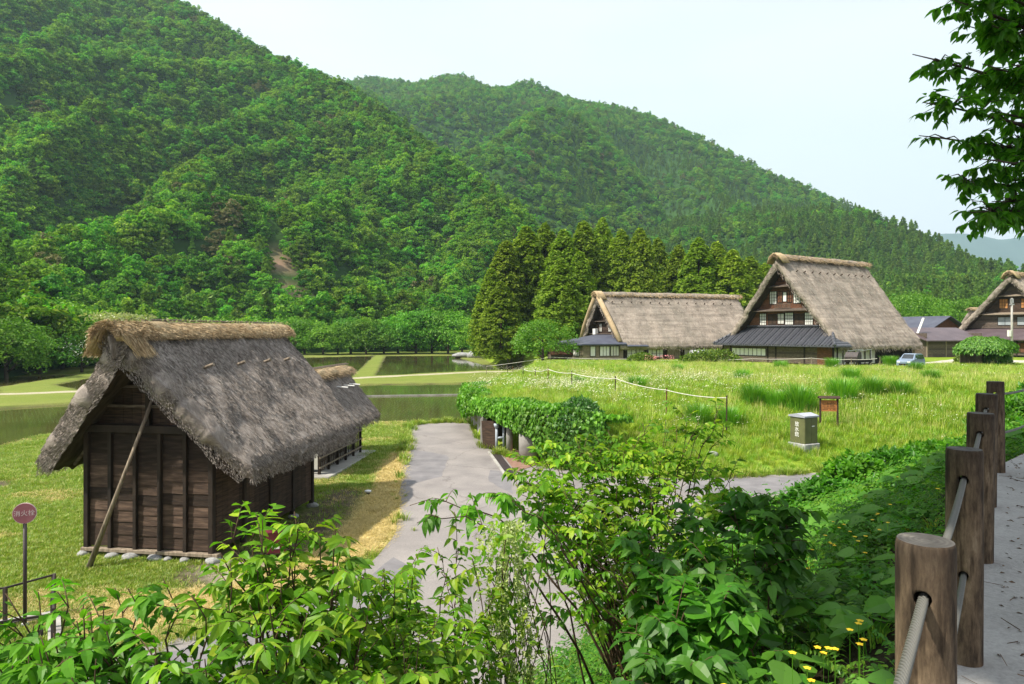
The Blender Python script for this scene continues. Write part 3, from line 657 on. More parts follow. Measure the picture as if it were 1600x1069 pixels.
for i, (u, vb, vt, Y, wpx) in enumerate(EDGE):
    Y += 9 if u < 750 else 0; X = (u-800)/F0*Y; top = at(u, vt-1, Y).z; z0 = -.3 if u < 740 else 0
    tree('broadleaf_tree', (X, Y, z0-.6), (top-z0)*1.04+.6, wpx/F0*Y*1.1, None, broadM[i % 4], btr, 'leafy green tree on the far shore, '+ew[i], 'tree', 'broadleaf trees along the far shore', rnd.uniform(0, 6))
LEFT = [(-70, 600, 500, 82, 110), (10, 596, 498, 88, 100), (62, 592, 515, 96, 80), (98, 588, 470, 108, 100), (128, 584, 512, 100, 76), (40, 590, 470, 118, 110), (150, 583, 500, 112, 60), (175, 580, 498, 125, 60), (250, 575, 505, 130, 80), (330, 570, 500, 150, 80), (400, 562, 500, 160, 70)]
lw = ['at the left edge of the picture beyond the paddy', 'big, left edge, over the green levee', 'low, third from the left edge', 'tall layered crown, left of the hut ridge end', 'with pale blossoms, touching the golden ridge end', 'darker, standing behind the left edge trees',
      'behind the left slab of the hut roof', 'hidden behind the hut ridge end', 'behind the left half of the hut ridge', 'behind the middle of the hut ridge', 'behind the right end of the hut ridge']
for i, (u, vb, vt, Y, wpx) in enumerate(LEFT):
    X = (u-800)/F0*Y; top = at(u, vt, Y).z
    tree('broadleaf_tree', (X, Y, -.8), top+.8, wpx/F0*Y*1.05, None, broadM[(i+1) % 4] if i not in (0, 1, 4) else limeM[0] if i == 1 else broadM[2], btr, 'leafy green tree, '+lw[i], 'tree', 'broadleaf trees beyond the left paddy', rnd.uniform(0, 6))
# pale blossoms on one of them
X, Y, Z = at(118, 547, 96); P = np.array([X, Y, Z])+rng.normal(size=(200, 3))*np.array([1.6, .8, .8]); V, F = cards(P, rng.normal(size=(200, 3))+np.array([0, -1, 1.]), .10, .8)
fl = put('blossom', raw_mesh('blossom', V, [F], False, [surf('pale_blossom', (.38, .45, .30), (.5, .55, .42), 3, bump=0)]))
tr_ = [o for o in bpy.data.objects if o.get('label', '').endswith('touching the golden ridge end')][0]
fl.parent = tr_; bpy.context.view_layer.update(); fl.matrix_parent_inverse = tr_.matrix_world.inverted()
def one(name, u, vt, vb, Y, wpx, cr, tr, label, zb=None, cat='tree', group=None, dep=None):
    X = (u-800)/F0*Y; top = at(u, vt, Y).z; z0 = gh(X, Y) if zb is None else zb
    return tree(name, (X, Y, z0-.1), top-z0+.1, wpx/F0*Y, None, cr, tr, label, cat, group, rnd.uniform(0, 6), dep)
one('round_tree', 848, 500, 565, 92, 90, limeM[1], btr, 'round bright green tree left of the long thatched house', 1.4)
for i, (u, vt, Y, wpx, lb) in enumerate(((793, 505, 118, 36, 'slim tree with a pale thick trunk at the shore, in front of the cedars'), (803, 512, 121, 26, 'slim tree with a thin pale trunk, middle of the three'), (810, 508, 119, 30, 'slim tree with a pale trunk, nearest the round bright tree'))):
    one('pale_trunk_tree', u, vt, 556, Y, wpx, broadM[i], ptr, lb, .8, group='pale trunked trees')
for u, vt, Y, wpx, lb in ((1395, 462, 150, 60, 'bright green tree behind the ridge of the large house'), (1430, 460, 158, 66, 'bright green bushy tree left of the tiled roof'), (1468, 466, 165, 60, 'bright green tree behind the tiled roof'), (1500, 470, 170, 56, 'bright green tree between the tiled roof and right thatched house'), (1535, 462, 168, 52, 'bright green tree just behind the right thatched ridge')):
    one('bright_tree', u, vt, 530, Y, wpx*1.15, limeM[rnd.randint(0, 1)] if u != 1500 else broadM[0], btr, lb, 1.0, group='bright trees behind the village')

# ================================================================ BUILDINGS
def straws(P, D, L, Wd, r=rng):
    """thin straws: base P, direction D, length L, width Wd"""
    k = len(P); D = D/np.linalg.norm(D, axis=1, keepdims=True); t = r.normal(size=(k, 3)); t -= (t*D).sum(1, keepdims=True)*D; t /= np.linalg.norm(t, axis=1, keepdims=True)
    L = np.broadcast_to(L, (k,))[:, None]; Wd = np.broadcast_to(Wd, (k,))[:, None]
    V = np.stack([P-t*Wd/2, P+t*Wd/2, P+D*L+t*Wd/3, P+D*L-t*Wd/3], 1).reshape(-1, 3)
    return V, np.arange(4*k).reshape(-1, 4)
def thatch_roof(root, wd, zr, ze, xr, xe, th, nx, nc, amp, mat, smat, nstraw, sl, sw, seed=0, curve=.94, one_part='thatched_roof', edge_mat=None):
    """saddle of thick thatch. xr = ridge ends, xe = eave ends (local x), half width wd"""
    r = np.random.default_rng(seed)
    c = np.sort(np.concatenate([np.linspace(-1, 1, nc), [-.992, -.975, .992, .975]])); s = np.sort(np.concatenate([np.linspace(0, 1, nx), [.006, .018, .994, .982]]))
    S, Cc = np.meshgrid(s, c); A = np.abs(Cc)
    x0 = xr[0]+(xe[0]-xr[0])*A; x1 = xr[1]+(xe[1]-xr[1])*A; X = x0+(x1-x0)*S
    Y = wd*Cc; Z = zr-(zr-ze)*A**curve-.12*wd/3*np.exp(-(A/.05)**2)
    sl_ = math.atan2(zr-ze, wd); ny = np.sin(sl_)*np.sign(Cc)*np.minimum(1, A/.06); nz_ = np.where(A < .06, 1, np.cos(sl_))
    e = np.maximum(sstep(.93, 1, A), np.maximum(sstep(.03, 0, S), sstep(.97, 1, S)))*th*.28
    d = amp*(fbm(X*1.1, Cc*wd*1.1, S*0+seed, o=4, s=seed)*1.2+.5*fbm(X*5, Cc*wd*3, S*0, o=3, s=seed+3))-e
    rag = .35*th*fbm(Cc*wd*3.5, S*0+seed+5, o=3, s=seed+7)
    X = X+np.where(S < .5, -rag, rag)*(np.abs(S-.5)*2)**12
    Zo = Z+nz_*d; Yo = Y+ny*d
    ez = .22*th*fbm(X*3.1, S*0+2, o=3, s=seed+9)*(A**24); Zo = Zo+ez*1.0
    inset = th*.22*np.sign(.5-S)*(np.abs(S-.5)*2)**30
    Xi = X+inset; Yi = Y*(1-th*.62/wd*0)-ny*th-0*Y; Zi = Z-nz_*th+ez*.6
    Yi = np.where(np.abs(Yi) < .0, 0, Yi); Yi = np.where(np.sign(Yi) != np.sign(Cc), 0, Yi)
    Yi = Yi+np.sign(Cc)*th*.35*(A**20)
    no, ns = X.shape; Vo = np.stack([X, Yo, Zo], -1).reshape(-1, 3); Vi = np.stack([Xi, Yi, Zi], -1).reshape(-1, 3)
    Vi = Vi+np.stack([0*Vi[:, 0], 0*Vi[:, 0], .25*th*fbm(Vi[:, 0]*2.5, Vi[:, 1]*2.5, s=seed+11)], -1)
    i = np.arange((no-1)*(ns-1)); a = (i//(ns-1))*ns+i % (ns-1); q = np.stack([a, a+1, a+ns+1, a+ns], -1); N = no*ns
    F = [q, q[:, ::-1]+N]
    k = np.arange(ns-1); F.append(np.stack([k+1, k, k+N, k+1+N], -1)); k2 = k+(no-1)*ns; F.append(np.stack([k2, k2+1, k2+1+N, k2+N], -1))
    k = np.arange(no-1)*ns; F.append(np.stack([k, k+ns, k+ns+N, k+N], -1)); k = k+ns-1; F.append(np.stack([k+ns, k, k+N, k+ns+N], -1))
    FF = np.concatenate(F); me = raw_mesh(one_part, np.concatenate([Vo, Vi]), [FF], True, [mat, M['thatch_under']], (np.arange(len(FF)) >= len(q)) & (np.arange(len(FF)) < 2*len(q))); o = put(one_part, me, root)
    if nstraw:
        # straws lying down the slope plus ragged fringes at eaves and verges
        n1 = int(nstraw*.7); cc = r.uniform(-1, 1, n1); ss = r.uniform(.0, 1, n1); A1 = np.abs(cc)
        def surfp(cc, ss, lift=.0):
            A1 = np.abs(cc); xx0 = xr[0]+(xe[0]-xr[0])*A1; xx1 = xr[1]+(xe[1]-xr[1])*A1; X1 = xx0+(xx1-xx0)*ss
            e1 = np.maximum(sstep(.93, 1, A1), np.maximum(sstep(.03, 0, ss), sstep(.97, 1, ss)))*th*.28
            d1 = amp*(fbm(X1*1.1, cc*wd*1.1, ss*0+seed, o=4, s=seed)*1.2+.5*fbm(X1*5, cc*wd*3, ss*0, o=3, s=seed+3))-e1+lift
            return np.stack([X1, wd*cc+np.sin(sl_)*np.sign(cc)*d1, zr-(zr-ze)*A1**curve+np.cos(sl_)*d1], -1)
        P = surfp(cc, ss, -.01*sl); D = np.stack([r.normal(0, .16, n1), np.sign(cc)*math.cos(sl_), np.full(n1, -math.sin(sl_))], -1)
        D += np.stack([0*cc, np.sin(sl_)*np.sign(cc), np.full(n1, math.cos(sl_))], -1)*r.uniform(.02, .22, (n1, 1))
        n2 = int(nstraw*.15); c2 = np.sign(r.uniform(-1, 1, n2))*r.uniform(.97, 1.0, n2); s2 = r.uniform(0, 1, n2); P2_ = surfp(c2, s2)+np.stack([0*c2, 0*c2, -r.uniform(0, th*.7, n2)], -1)
        D2 = np.stack([r.normal(0, .2, n2), np.sign(c2)*r.uniform(.1, .7, n2), -r.uniform(.6, 1, n2)], -1)
        n3 = nstraw-n1-n2; c3 = r.uniform(-1, 1, n3); e3 = (r.uniform(size=n3) < .65); s3 = np.where(e3, 0.002, .998); P3_ = surfp(c3, s3)
        P3_ += -np.stack([0*c3, np.sin(sl_)*np.sign(c3), np.full(n3, math.cos(sl_))], -1)*r.uniform(0, th*.9, (n3, 1))
        D3 = np.stack([np.where(e3, -1, 1)*r.uniform(.0, .7, n3), np.sign(c3)*math.cos(sl_), np.full(n3, -math.sin(sl_))], -1)
        P = np.concatenate([P, P2_, P3_]); D = np.concatenate([D, D2, D3]); L = sl*r.uniform(.4, 1.2, len(P)); L[n1:] *= .55
        V, F = straws(P, D, L, sw, r); so = put('straw_surface', raw_mesh('straw_surface', V, [F], False, [smat]), o)
    return o
def ridge_cap(root, x0, x1, zr, hw, drop, th, mat, smat, n, sl, sw, seed=3, name='straw_ridge_cap'):
    """bundles of fresh straw folded over the ridge, hanging bristles both sides"""
    r = np.random.default_rng(seed); nx = max(12, int((x1-x0)*3)); na = 15
    s = np.linspace(0, 1, nx); a = np.linspace(-1, 1, na); S, A = np.meshgrid(s, a); X = x0+(x1-x0)*S
    up = (.05+.35*th)*fbm(X*1.3, A*2, o=5, s=seed); endr = 1-.35*sstep(.03, 0, S)-.35*sstep(.97, 1, S)
    Y = hw*np.sign(A)*np.abs(A)**.8*endr; Z = zr+th*.5*endr-drop*np.abs(A)**1.7+up
    Zi = Z-th*.9; N = X.size; V = np.concatenate([np.stack([X, Y, Z], -1).reshape(-1, 3), np.stack([X, Y*.9, Zi], -1).reshape(-1, 3)])
    i = np.arange((na-1)*(nx-1)); b = (i//(nx-1))*nx+i % (nx-1); q = np.stack([b, b+1, b+nx+1, b+nx], -1); F = [q, q[:, ::-1]+N]
    k = np.arange(nx-1); F.append(np.stack([k+1, k, k+N, k+1+N], -1)); k2 = k+(na-1)*nx; F.append(np.stack([k2, k2+1, k2+1+N, k2+N], -1))
    k = np.arange(na-1)*nx; F.append(np.stack([k, k+nx, k+nx+N, k+N], -1)); k = k+nx-1; F.append(np.stack([k+nx, k, k+N, k+nx+N], -1))
    o = put(name, raw_mesh(name, V, [np.concatenate(F)], True, [mat]), root)
    sg = np.sign(r.uniform(-1, 1, n)); m = r.uniform(size=n)
    aa = np.where(m < .7, r.uniform(.55, 1, n), r.uniform(0, .9, n)); X = r.uniform(x0, x1, n)
    P = np.stack([X, sg*hw*aa**.8*.97, zr+th*.45-drop*aa**1.7-np.where(m < .7, r.uniform(0, th*.85, n), 0)], -1)
    D = np.stack([r.normal(0, .25, n), sg*r.uniform(.3, 1, n), -r.uniform(.05, 1., n)*np.where(m < .7, 1, .4)], -1)
    ke = int(n*.22); e = r.uniform(size=ke) < .6; P[:ke, 0] = np.where(e, x0, x1); P[:ke, 1] = hw*r.uniform(-.8, .8, ke); P[:ke, 2] = zr+th*.4-drop*np.abs(P[:ke, 1]/hw)**1.7-r.uniform(0, th*.8, ke)
    D[:ke] = np.stack([np.where(e, -1, 1)*r.uniform(.5, 1, ke), r.normal(0, .3, ke), -r.uniform(-.1, .8, ke)], -1)
    V, F = straws(P, D, sl*r.uniform(.4, 1.1, n), sw, r); put('straw_bristles', raw_mesh('straw_bristles', V, [F], False, [smat]), o); return o

# ---------------- the storehouse hut at the left
HY_ = R(81); hut = empty('thatched_hut', (-9.62, 18.1, 0), HY_)
tag(hut, 'dark board storehouse hut with thick grey thatch and golden straw ridge on the lawn', 'hut')
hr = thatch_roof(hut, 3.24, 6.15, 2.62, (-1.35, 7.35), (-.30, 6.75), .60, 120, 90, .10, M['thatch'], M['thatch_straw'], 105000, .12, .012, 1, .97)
ridge_cap(hut, -1.5, 7.35, 6.2, .44, .36, .11, M['gold'], M['gold_straw'], 20000, .15, .012)
ridge_cap(hut, -1.55, -.25, 6.22, .48, .34, .13, M['gold'], M['gold_straw'], 6000, .16, .012, 8, 'front_straw_cap')
# extra sheaves wrapped over the front of the ridge
for sd_, nm in ((-1, 'straw_sheaf'), (1, 'straw_sheaf')):
    mb = MB()
    for k in range(7):
        t = k/6; mb.tube([(-1.45+.08*k, sd_*.1, 6.12), (-1.42+.08*k, sd_*.40, 5.86), (-1.34+.10*k, sd_*.64, 5.54-.10*math.sin(t*3))], [.07, .075, .045], 7)
    o = mb.build(nm, M['gold'], hut, True)
    n_ = 2600; xx = rng.uniform(-1.5, -.9, n_); tt = rng.uniform(0, 1, n_); P = np.stack([xx+.15*tt, sd_*(.3+.38*tt), 6.04-.52*tt], -1)+rng.normal(0, .03, (n_, 3))
    V, F = straws(P, np.stack([rng.normal(0, .12, n_), np.full(n_, sd_*.6), np.full(n_, -.8)], -1), rng.uniform(.10, .24, n_), .011)
    put('sheaf_straws', raw_mesh('sheaf_straws', V, [F], False, [M['gold_straw']]), o)
for sd_ in (-1,):
    for x in (.9, 2.5, 4.0, 5.3):
        mb = MB(); y = -1.02; z = 6.15-3.53*(1.02/3.16)**.97; mb.tube([(x, y+.25, z-.05), (x-.02, y-.28, z+.13)], .05, 7); mb.build('ridge_pin', M['wood_grey'], hut)
mb = MB(); mb.tube([(-1.2, -.05, 6.31), (7.2, .0, 6.30)], .035, 6); mb.tube([(-1.0, .22, 6.22), (7.3, .22, 6.21)], .03, 6); mb.build('ridge_pole', M['wood_grey'], hut)
HW = 1.85; HL = 5.75; PZ = 3.32
for i, y in enumerate((1.85, 1.14, .40, -.32, -1.06, -1.80)):
    mb = MB(); w_ = .13 if i in (0, 5) else .10; mb.box((-.06, y-w_/2, .08), (.09, y+w_/2, PZ)); mb.build('post', M['wood_beam'], hut, bevel=.006)
ys = (1.85, 1.14, .40, -.32, -1.06, -1.80)
for i in range(5):
    mb = MB(); z = .24; k = 0
    while z < PZ-.08:
        h_ = rnd.uniform(.26, .34); z1 = min(z+h_, PZ-.02); dx = rnd.uniform(0, .012)
        y0, y1 = ys[i+1]+.05, ys[i]-.05
        mb.extr([(.05-.0+dx, y0, z+.004), (.025+dx, y0, z+.004), (.045+dx, y0, z1), (.07, y0, z1)], (0, y1-y0, 0)); z = z1; k += 1
    mb.build('board_panel', M['wood_board'], hut)
mb = MB(); mb.box((-.10, -2.02, .12), (.10, 1.97, .21)); mb.build('ground_sill', M['wood_grey'], hut, bevel=.01)
mb = MB(); mb.box((-.14, -2.1, PZ), (.14, 2.15, PZ+.20)); mb.build('tie_beam', M['wood_beam'], hut, bevel=.01)
mb = MB()
for k in range(14):      # gable boarding above the beam
    y0 = -1.9+k*.272; top = lambda y: 6.15-3.53*abs(y)/3.16-.75
    a, b = y0, y0+.262
    if min(top(a), top(b)) > PZ+.25: mb.extr([(.06, a, PZ+.2), (.06, b, PZ+.2), (.06, b, top(b)), (.06, a, top(a))], (.02, 0, 0))
mb.build('gable_boards', M['wood_dark'], hut)
for z, hw in ((3.98, 1.35), (4.5, .95), (4.95, .55)):
    mb = MB(); mb.box((-.05, -hw-.15, z), (.03, hw+.15, z+.07)); mb.build('gable_rail', M['wood_mid'], hut)
mb = MB(); mb.box((-.08, -.06, PZ+.2), (.05, .06, 5.3)); mb.build('king_post', M['wood_beam'], hut)
for sx in (-1, 1):       # side walls
    mb = MB(); 
    for k in range(21): mb.box((.1+k*.27, sx*1.85-.03, .24), (.1+k*.27+.262, sx*1.85+.02, 3.05+.0))
    mb.build('side_wall', M['wood_dark'], hut)
    for x in (1.4, 2.85, 4.3, 5.7):
        mb = MB(); mb.box((x-.06, sx*1.87-.07, .08), (x+.06, sx*1.87+.07, 3.1)); mb.build('post', M['wood_beam'], hut, bevel=.006)
mb = MB(); 
for k in range(13): mb.box((HL-.03, -1.85+k*.283, .24), (HL+.02, -1.85+k*.283+.275, 4.3-0*k)) if abs(-1.85+k*.283+.14) < 1.5 else mb.box((HL-.03, -1.85+k*.283, .24), (HL+.02, -1.85+k*.283+.275, 3.1))
mb.build('rear_wall', M['wood_dark'], hut)
mb = MB(); 
for sx in (-1, 1):
    for k in range(7):   # rafters seen under the verges
        x = .25+k*1.05; mb.tube([(x, sx*.15, 5.15), (x, sx*2.45, 2.35)], .045, 6)
for z in (3.2, 3.8, 4.4, 5.0):
    y = 3.16*(1-(z-2.62)/3.53)-.85
    for sx in (-1, 1): mb.tube([(.15, sx*y, z-.18), (6.8, sx*y, z-.18)], .035, 5)
mb.build('rafters', M['wood_mid'], hut)
# foundation stones
hm = hut.matrix_world if False else Matrix.Translation((-9.62, 18.1, 0)) @ Matrix.Rotation(HY_, 4, 'Z')
def stone_mesh(seed):
    bm = bmesh.new(); bmesh.ops.create_icosphere(bm, subdivisions=3, radius=1)
    for v in bm.verts:
        c = v.co; v.co = c*(1+.22*float(fbm([c.x*1.4+seed], [c.y*1.4], [c.z*1.4], s=seed)[0]))
    me = bpy.data.meshes.new('foundation_stone'); bm.to_mesh(me); bm.free(); me.materials.append(M['stone'])
    for p in me.polygons: p.use_smooth = True
    return me
stn = [stone_mesh(i) for i in range(4)]
SL = [('pale flat stone under the left corner post of the hut', 1.9, .22), ('flat grey stone right of the leaning poles', 1.0, .20), ('large bluish grey stone under the second panel of the hut front', .45, .24), ('rounded grey stone under the middle of the hut front', -.25, .21), ('small whitish stone under the fourth post of the hut front', -.62, .13),
      ('small grey stone between the two right posts', -1.1, .15), ('flat pale stone under the right corner post of the hut', -1.85, .26)]
for i, (lb, y, s) in enumerate(SL):
    o = put('foundation_stone', stn[i % 4]); o.location = hm @ Vector((-.10 if i not in (0, 6) else 0, y, .03)); o.scale = (s*.8, s, s*.5); o.rotation_euler = (0, 0, rnd.uniform(0, 6)); tag(o, lb, 'stone', 'foundation stones along the hut front')
for i, (x, y, s, lb) in enumerate(((5.7, -1.9, .2, 'grey stone under the rear right corner of the hut'), (4.3, -1.92, .17, 'grey stone half way along the shaded right side of the hut'))):
    o = put('foundation_stone', stn[i]); o.location = hm @ Vector((x, y, .03)); o.scale = (s, s*.8, s*.55); tag(o, lb, 'stone', 'foundation stones along the hut side')
# two poles leaning on the front
for k, (y0, y1, x0, z1, lb) in enumerate(((.95, -.22, -.95, 4.2, 'long pale pole leaning on the hut front, upper of the two'), (.90, -.17, -1.0, 4.05, 'long pale pole leaning on the hut front, lower of the two'))):
    mb = MB(); pa, pb = Vector((x0-.05*k, y0+.03*k, .0)), Vector((-.19, y1-.02*k, z1)); mb.tube([pa, pa.lerp(pb, .5)+Vector((.01, .012, 0)), pb], [.052, .045, .034], 8)
    o = mb.build('leaning_pole', M['wood_grey'], None, True); o.matrix_world = hm; tag(o, lb, 'pole', 'poles leaning on the hut')
# weeds growing on the ridge
n_ = 900; xx = np.concatenate([rng.uniform(-1.9, -.2, 600), rng.uniform(.2, 7.4, 300)]); P = np.stack([xx, rng.normal(0, .22, n_), 6.25+0*xx+rng.uniform(0, .12, n_)*(xx < 0)], -1)
V, F = cards(P+np.stack([0*xx, 0*xx, rng.uniform(0, .1, n_)], -1), rng.normal(size=(n_, 3)), .045, .5); o = put('ridge_weeds', raw_mesh('ridge_weeds', V, [F], False, [leaf_mat('pale_weed', [(.22, .28, .10), (.4, .42, .2)], 0)])); o.parent = hut; o['kind'] = 'stuff'

# ---------------- the smaller rack hut behind
h2 = empty('small_thatched_hut', (-9.05, 28.3, 0), R(84)); tag(h2, 'small low thatched hut with open lattice side behind the storehouse hut', 'hut')
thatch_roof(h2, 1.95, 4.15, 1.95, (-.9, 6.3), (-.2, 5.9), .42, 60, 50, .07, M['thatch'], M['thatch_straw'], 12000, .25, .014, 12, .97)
ridge_cap(h2, -1.0, 6.4, 4.2, .42, .26, .2, M['gold'], M['tan_straw'], 4000, .28, .014, 5)
mb = MB(); mb.tube([(-.4, .05, 4.36), (6.6, .1, 4.38)], .03, 6); mb.tube([(-.4, -.12, 4.34), (6.3, -.1, 4.36)], .03, 6); mb.build('ridge_pole', M['wood_grey'], h2)
for x in (3.3, 4.2, 5.0):
    mb = MB(); mb.tube([(x, -.62, 3.45), (x, -1.15, 3.42)], .035, 6); mb.build('ridge_pin', M['shoji'], h2)
for x in (0, 1.05, 2.1, 3.15, 4.2, 5.2):
    for sy in (-1, 1): mb = MB(); mb.box((x-.05, sy*1.1-.05, .1), (x+.05, sy*1.1+.05, 2.2)); mb.build('post', M['wood_beam'], h2)
for z in (.35, .75, 1.15, 1.6):
    for sy in (-1, 1): mb = MB(); mb.box((-.1, sy*1.16-.02, z), (5.3, sy*1.16+.03, z+.06)); mb.build('rail', M['wood_grey'], h2)
mb = MB()
for x in np.arange(.2, 5.1, .21): mb.box((x, -1.1, .2), (x+.05, -1.06, 2.1))
mb.build('lattice', M['wood_mid'], h2)
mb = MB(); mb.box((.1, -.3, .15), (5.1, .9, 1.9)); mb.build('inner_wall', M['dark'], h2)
mb = MB(); mb.box((-.5, -1.7, -.05), (5.9, 1.4, .10)); mb.build('concrete_base', M['concrete'], h2, bevel=.02)
mb = MB(); mb.box((-.03, -1.05, .3), (0, -.5, 1.6)); mb.build('white_board', M['plaster'], h2)

# ---------------- big farmhouses
tile, n, l, p = nodes('dark_grey_roof_tiles'); tcn = n.new('ShaderNodeTexCoord'); wv = n.new('ShaderNodeTexWave'); wv.bands_direction = 'Y'; wv.inputs['Scale'].default_value = 1.05; wv.inputs['Distortion'].default_value = .1
l.new(tcn.outputs['Object'], wv.inputs['Vector']); rr = ramp(n, [(.2, (.035, .037, .045)), (.7, (.10, .105, .125))]); xx = noise(n, l, 5, 3)
l.new(xx.outputs['Fac'], rr.inputs['Fac']); l.new(rr.outputs['Color'], p.inputs['Base Color']); p.inputs['Roughness'].default_value = .45
bb = n.new('ShaderNodeBump'); bb.inputs['Strength'].default_value = .9; bb.inputs['Distance'].default_value = .12; l.new(wv.outputs['Fac'], bb.inputs['Height']); l.new(bb.outputs[0], p.inputs['Normal']); M['tile'] = tile
M['slate'] = surf('blue_grey_metal_roof', (.05, .055, .085), (.08, .09, .125), .6, rough=.75, bump=.2, bdist=.02, bscale=4, spec=.5)
M['purple'] = surf('purple_brown_metal_roof', (.075, .055, .065), (.12, .09, .10), .6, rough=.5, bump=.2, bdist=.02, bscale=4, spec=.4)
def window(root, x, y0, y1, z0, z1, mull=3, tr=3, glass='shoji', frame='wood_beam', axis='x', nrm=-1):
    """window in the plane x = const (axis 'x') or y = const (axis 'y'), slightly proud of the wall"""
    mb = MB(); f = .07; th = .06
    def bx(a0, a1, b0, b1, d0, d1):
        lo, hi = sorted((x+nrm*d0, x+nrm*d1))
        mb.box((lo, a0, b0), (hi, a1, b1)) if axis == 'x' else mb.box((a0, lo, b0), (a1, hi, b1))
    bx(y0-f, y1+f, z0-f, z0, 0, th); bx(y0-f, y1+f, z1, z1+f, 0, th); bx(y0-f, y0, z0, z1, 0, th); bx(y1, y1+f, z0, z1, 0, th)
    for k in range(1, mull): q = y0+(y1-y0)*k/mull; bx(q-.025, q+.025, z0, z1, .012, th-.01)
    for k in range(1, tr): q = z0+(z1-z0)*k/tr; bx(y0, y1, q-.02, q+.02, .014, th-.015)
    o = mb.build('window', M[frame], root); mb = MB()
    bx(y0, y1, z0, z1, .002, .02); mb.build('pane', M[glass], o); return o
def trap(x, hw0, z0, hw1, z1, t=.06, cy_=0): return [(x, cy_-hw0, z0), (x, cy_+hw0, z0), (x, cy_+hw1, z1), (x, cy_-hw1, z1)]
def boards(root, x, hwf, z0, z1, mat, step=.28, name='gable_wall', cy_=0, th=.05):
    mb = MB(); z = z0
    while z < z1-.02:
        a = min(z+step, z1); mb.extr([(x, cy_-hwf(z), z), (x, cy_+hwf(z), z), (x, cy_+hwf(a-.01), a-.01), (x, cy_-hwf(a-.01), a-.01)], (th, 0, 0)); z = a
    return mb.build(name, mat, root)
def leanto(root, x0, x1, y0, y1, zt, zb, mat, hip0=1.5, hip1=1.5, th=.12, name='lower_roof'):
    """roof sloping from the wall (x1, zt) down to the eave (x0, zb), hipped at both ends"""
    mb = MB(); V = [(x0, y0, zb), (x0, y1, zb), (x1, y1-hip1, zt), (x1, y0+hip0, zt), (x1, y0, zb), (x1, y1, zb)]
    V += [(a, b, c-th) for a, b, c in V]
    mb.add(V, [(0, 1, 2, 3), (0, 3, 4), (1, 5, 2), (7, 6, 9, 8), (6, 10, 9), (7, 8, 11), (0, 6, 7, 1), (0, 4, 10, 6), (1, 7, 11, 5)])
    return mb.build(name, mat, root)
def farmhouse(loc, rz, wd, L, H, ze, overr, label, detail, roofm, lowm, seed, upper='wood_red', capm='tan_straw', rx=(0, 0)):
    root = empty('thatched_farmhouse', loc, rz); tag(root, label, 'farmhouse')
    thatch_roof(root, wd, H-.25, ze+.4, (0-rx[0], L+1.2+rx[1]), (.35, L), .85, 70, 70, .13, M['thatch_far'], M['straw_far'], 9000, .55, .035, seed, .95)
    ridge_cap(root, -.15-rx[0], L+1.25+rx[1], H-.16, .62, .50, .16, M['thatch_far'] if not detail.get('goldcap') else M['gold'], M[capm], 4500, .5, .028, seed)
    # golden sheaf wrapped round the front of the ridge
    mb = MB()
    for sy in (-1, 1):
        for k in range(6): mb.tube([(-.25+.18*k, sy*.1, H-.10), (-.22+.19*k, sy*.65, H-.5), (-.1+.22*k, sy*1.15, H-1.25)], [.15, .16, .09], 7)
    mb.build('straw_sheaf', M['gold'], root, True)
    for x in np.arange(1.8, L, 1.55):
        for sy in (-1, 1): mb = MB(); y = sy*wd*.17; z = H-.25-(H-ze-.65)*.17**.95; mb.tube([(x, y, z-.1), (x, y+sy*.32, z+.1)], .07, 6); mb.build('ridge_pin', M['wood_dark'], root)
    return root
def hwf_for(wd, H, ze, m=1.0): return lambda z: max(.05, wd*(1-(z-ze)/(H-ze))-m)
gA = 2.05
A = farmhouse((31.7, 82, gA), R(33), 8.25, 18.2, 13.4, 1.95, 0, 'large thatched farmhouse in the middle with white paper windows in its tall gable', {}, None, None, 21)
f = hwf_for(8.25, 13.2, 2.2, 1.15)
for z0, z1, hw in ((4.5, 6.5, None), (6.7, 9.4, None), (9.6, 12.0, None)): boards(A, 1.7, f, z0, z1, M['wood_red'], .3)
for z, o_ in ((6.5, .7), (9.42, .6)):      # small pent roofs between the storeys
    h_ = f(z)+.25; mb = MB(); mb.extr([(1.75, -h_, z+.28), (1.75-o_-.25, -h_, z-.02), (1.75-o_-.25, -h_, z-.10), (1.75, -h_, z+.16)], (0, 2*h_, 0)); mb.build('pent_roof', M['wood_mid'], A)
for y0, y1 in ((1.15, 2.05), (-2.15, -1.25)): window(A, 1.7, y0, y1, 7.35, 8.85, 4, 4)
window(A, 1.7, -.25, .2, 7.6, 8.7, 1, 1)
for y0, y1 in ((.35, .95), (-.95, -.4)): window(A, 1.7, y0, y1, 7.5, 8.8, 2, 3, 'wood_red')
mb = MB(); mb.box((1.2, -1.1, 7.25), (1.26, 1.1, 7.33)); mb.box((1.2, -1.1, 6.75), (1.26, 1.1, 6.82))
for y in np.linspace(-1.05, 1.05, 10): mb.box((1.21, y-.04, 6.8), (1.25, y+.04, 7.28))
mb.build('balcony_rail', M['wood_mid'], A)
for y0, y1 in ((2.65, 3.5), (-3.75, -2.75)): window(A, 1.7, y0, y1, 4.75, 6.15, 4, 4)
window(A, 1.7, -1.15, -.1, 4.8, 6.2, 4, 4); window(A, 1.7, .1, .95, 4.9, 6.1, 2, 2, 'plaster')
for y0, y1 in ((1.2, 2.3), (-2.55, -1.35)): window(A, 1.7, y0, y1, 4.85, 6.0, 2, 2, 'wood_dark')
window(A, 1.7, -.9, -.15, 10.1, 11.0, 2, 2, 'wood_mid'); window(A, 1.7, .15, .9, 10.1, 11.0, 2, 2, 'wood_red')
leanto(A, -1.35, 2.0, -8.3, 8.3, 4.5, 2.35, M['tile'], 2.4, 2.4, .14)
mb = MB()
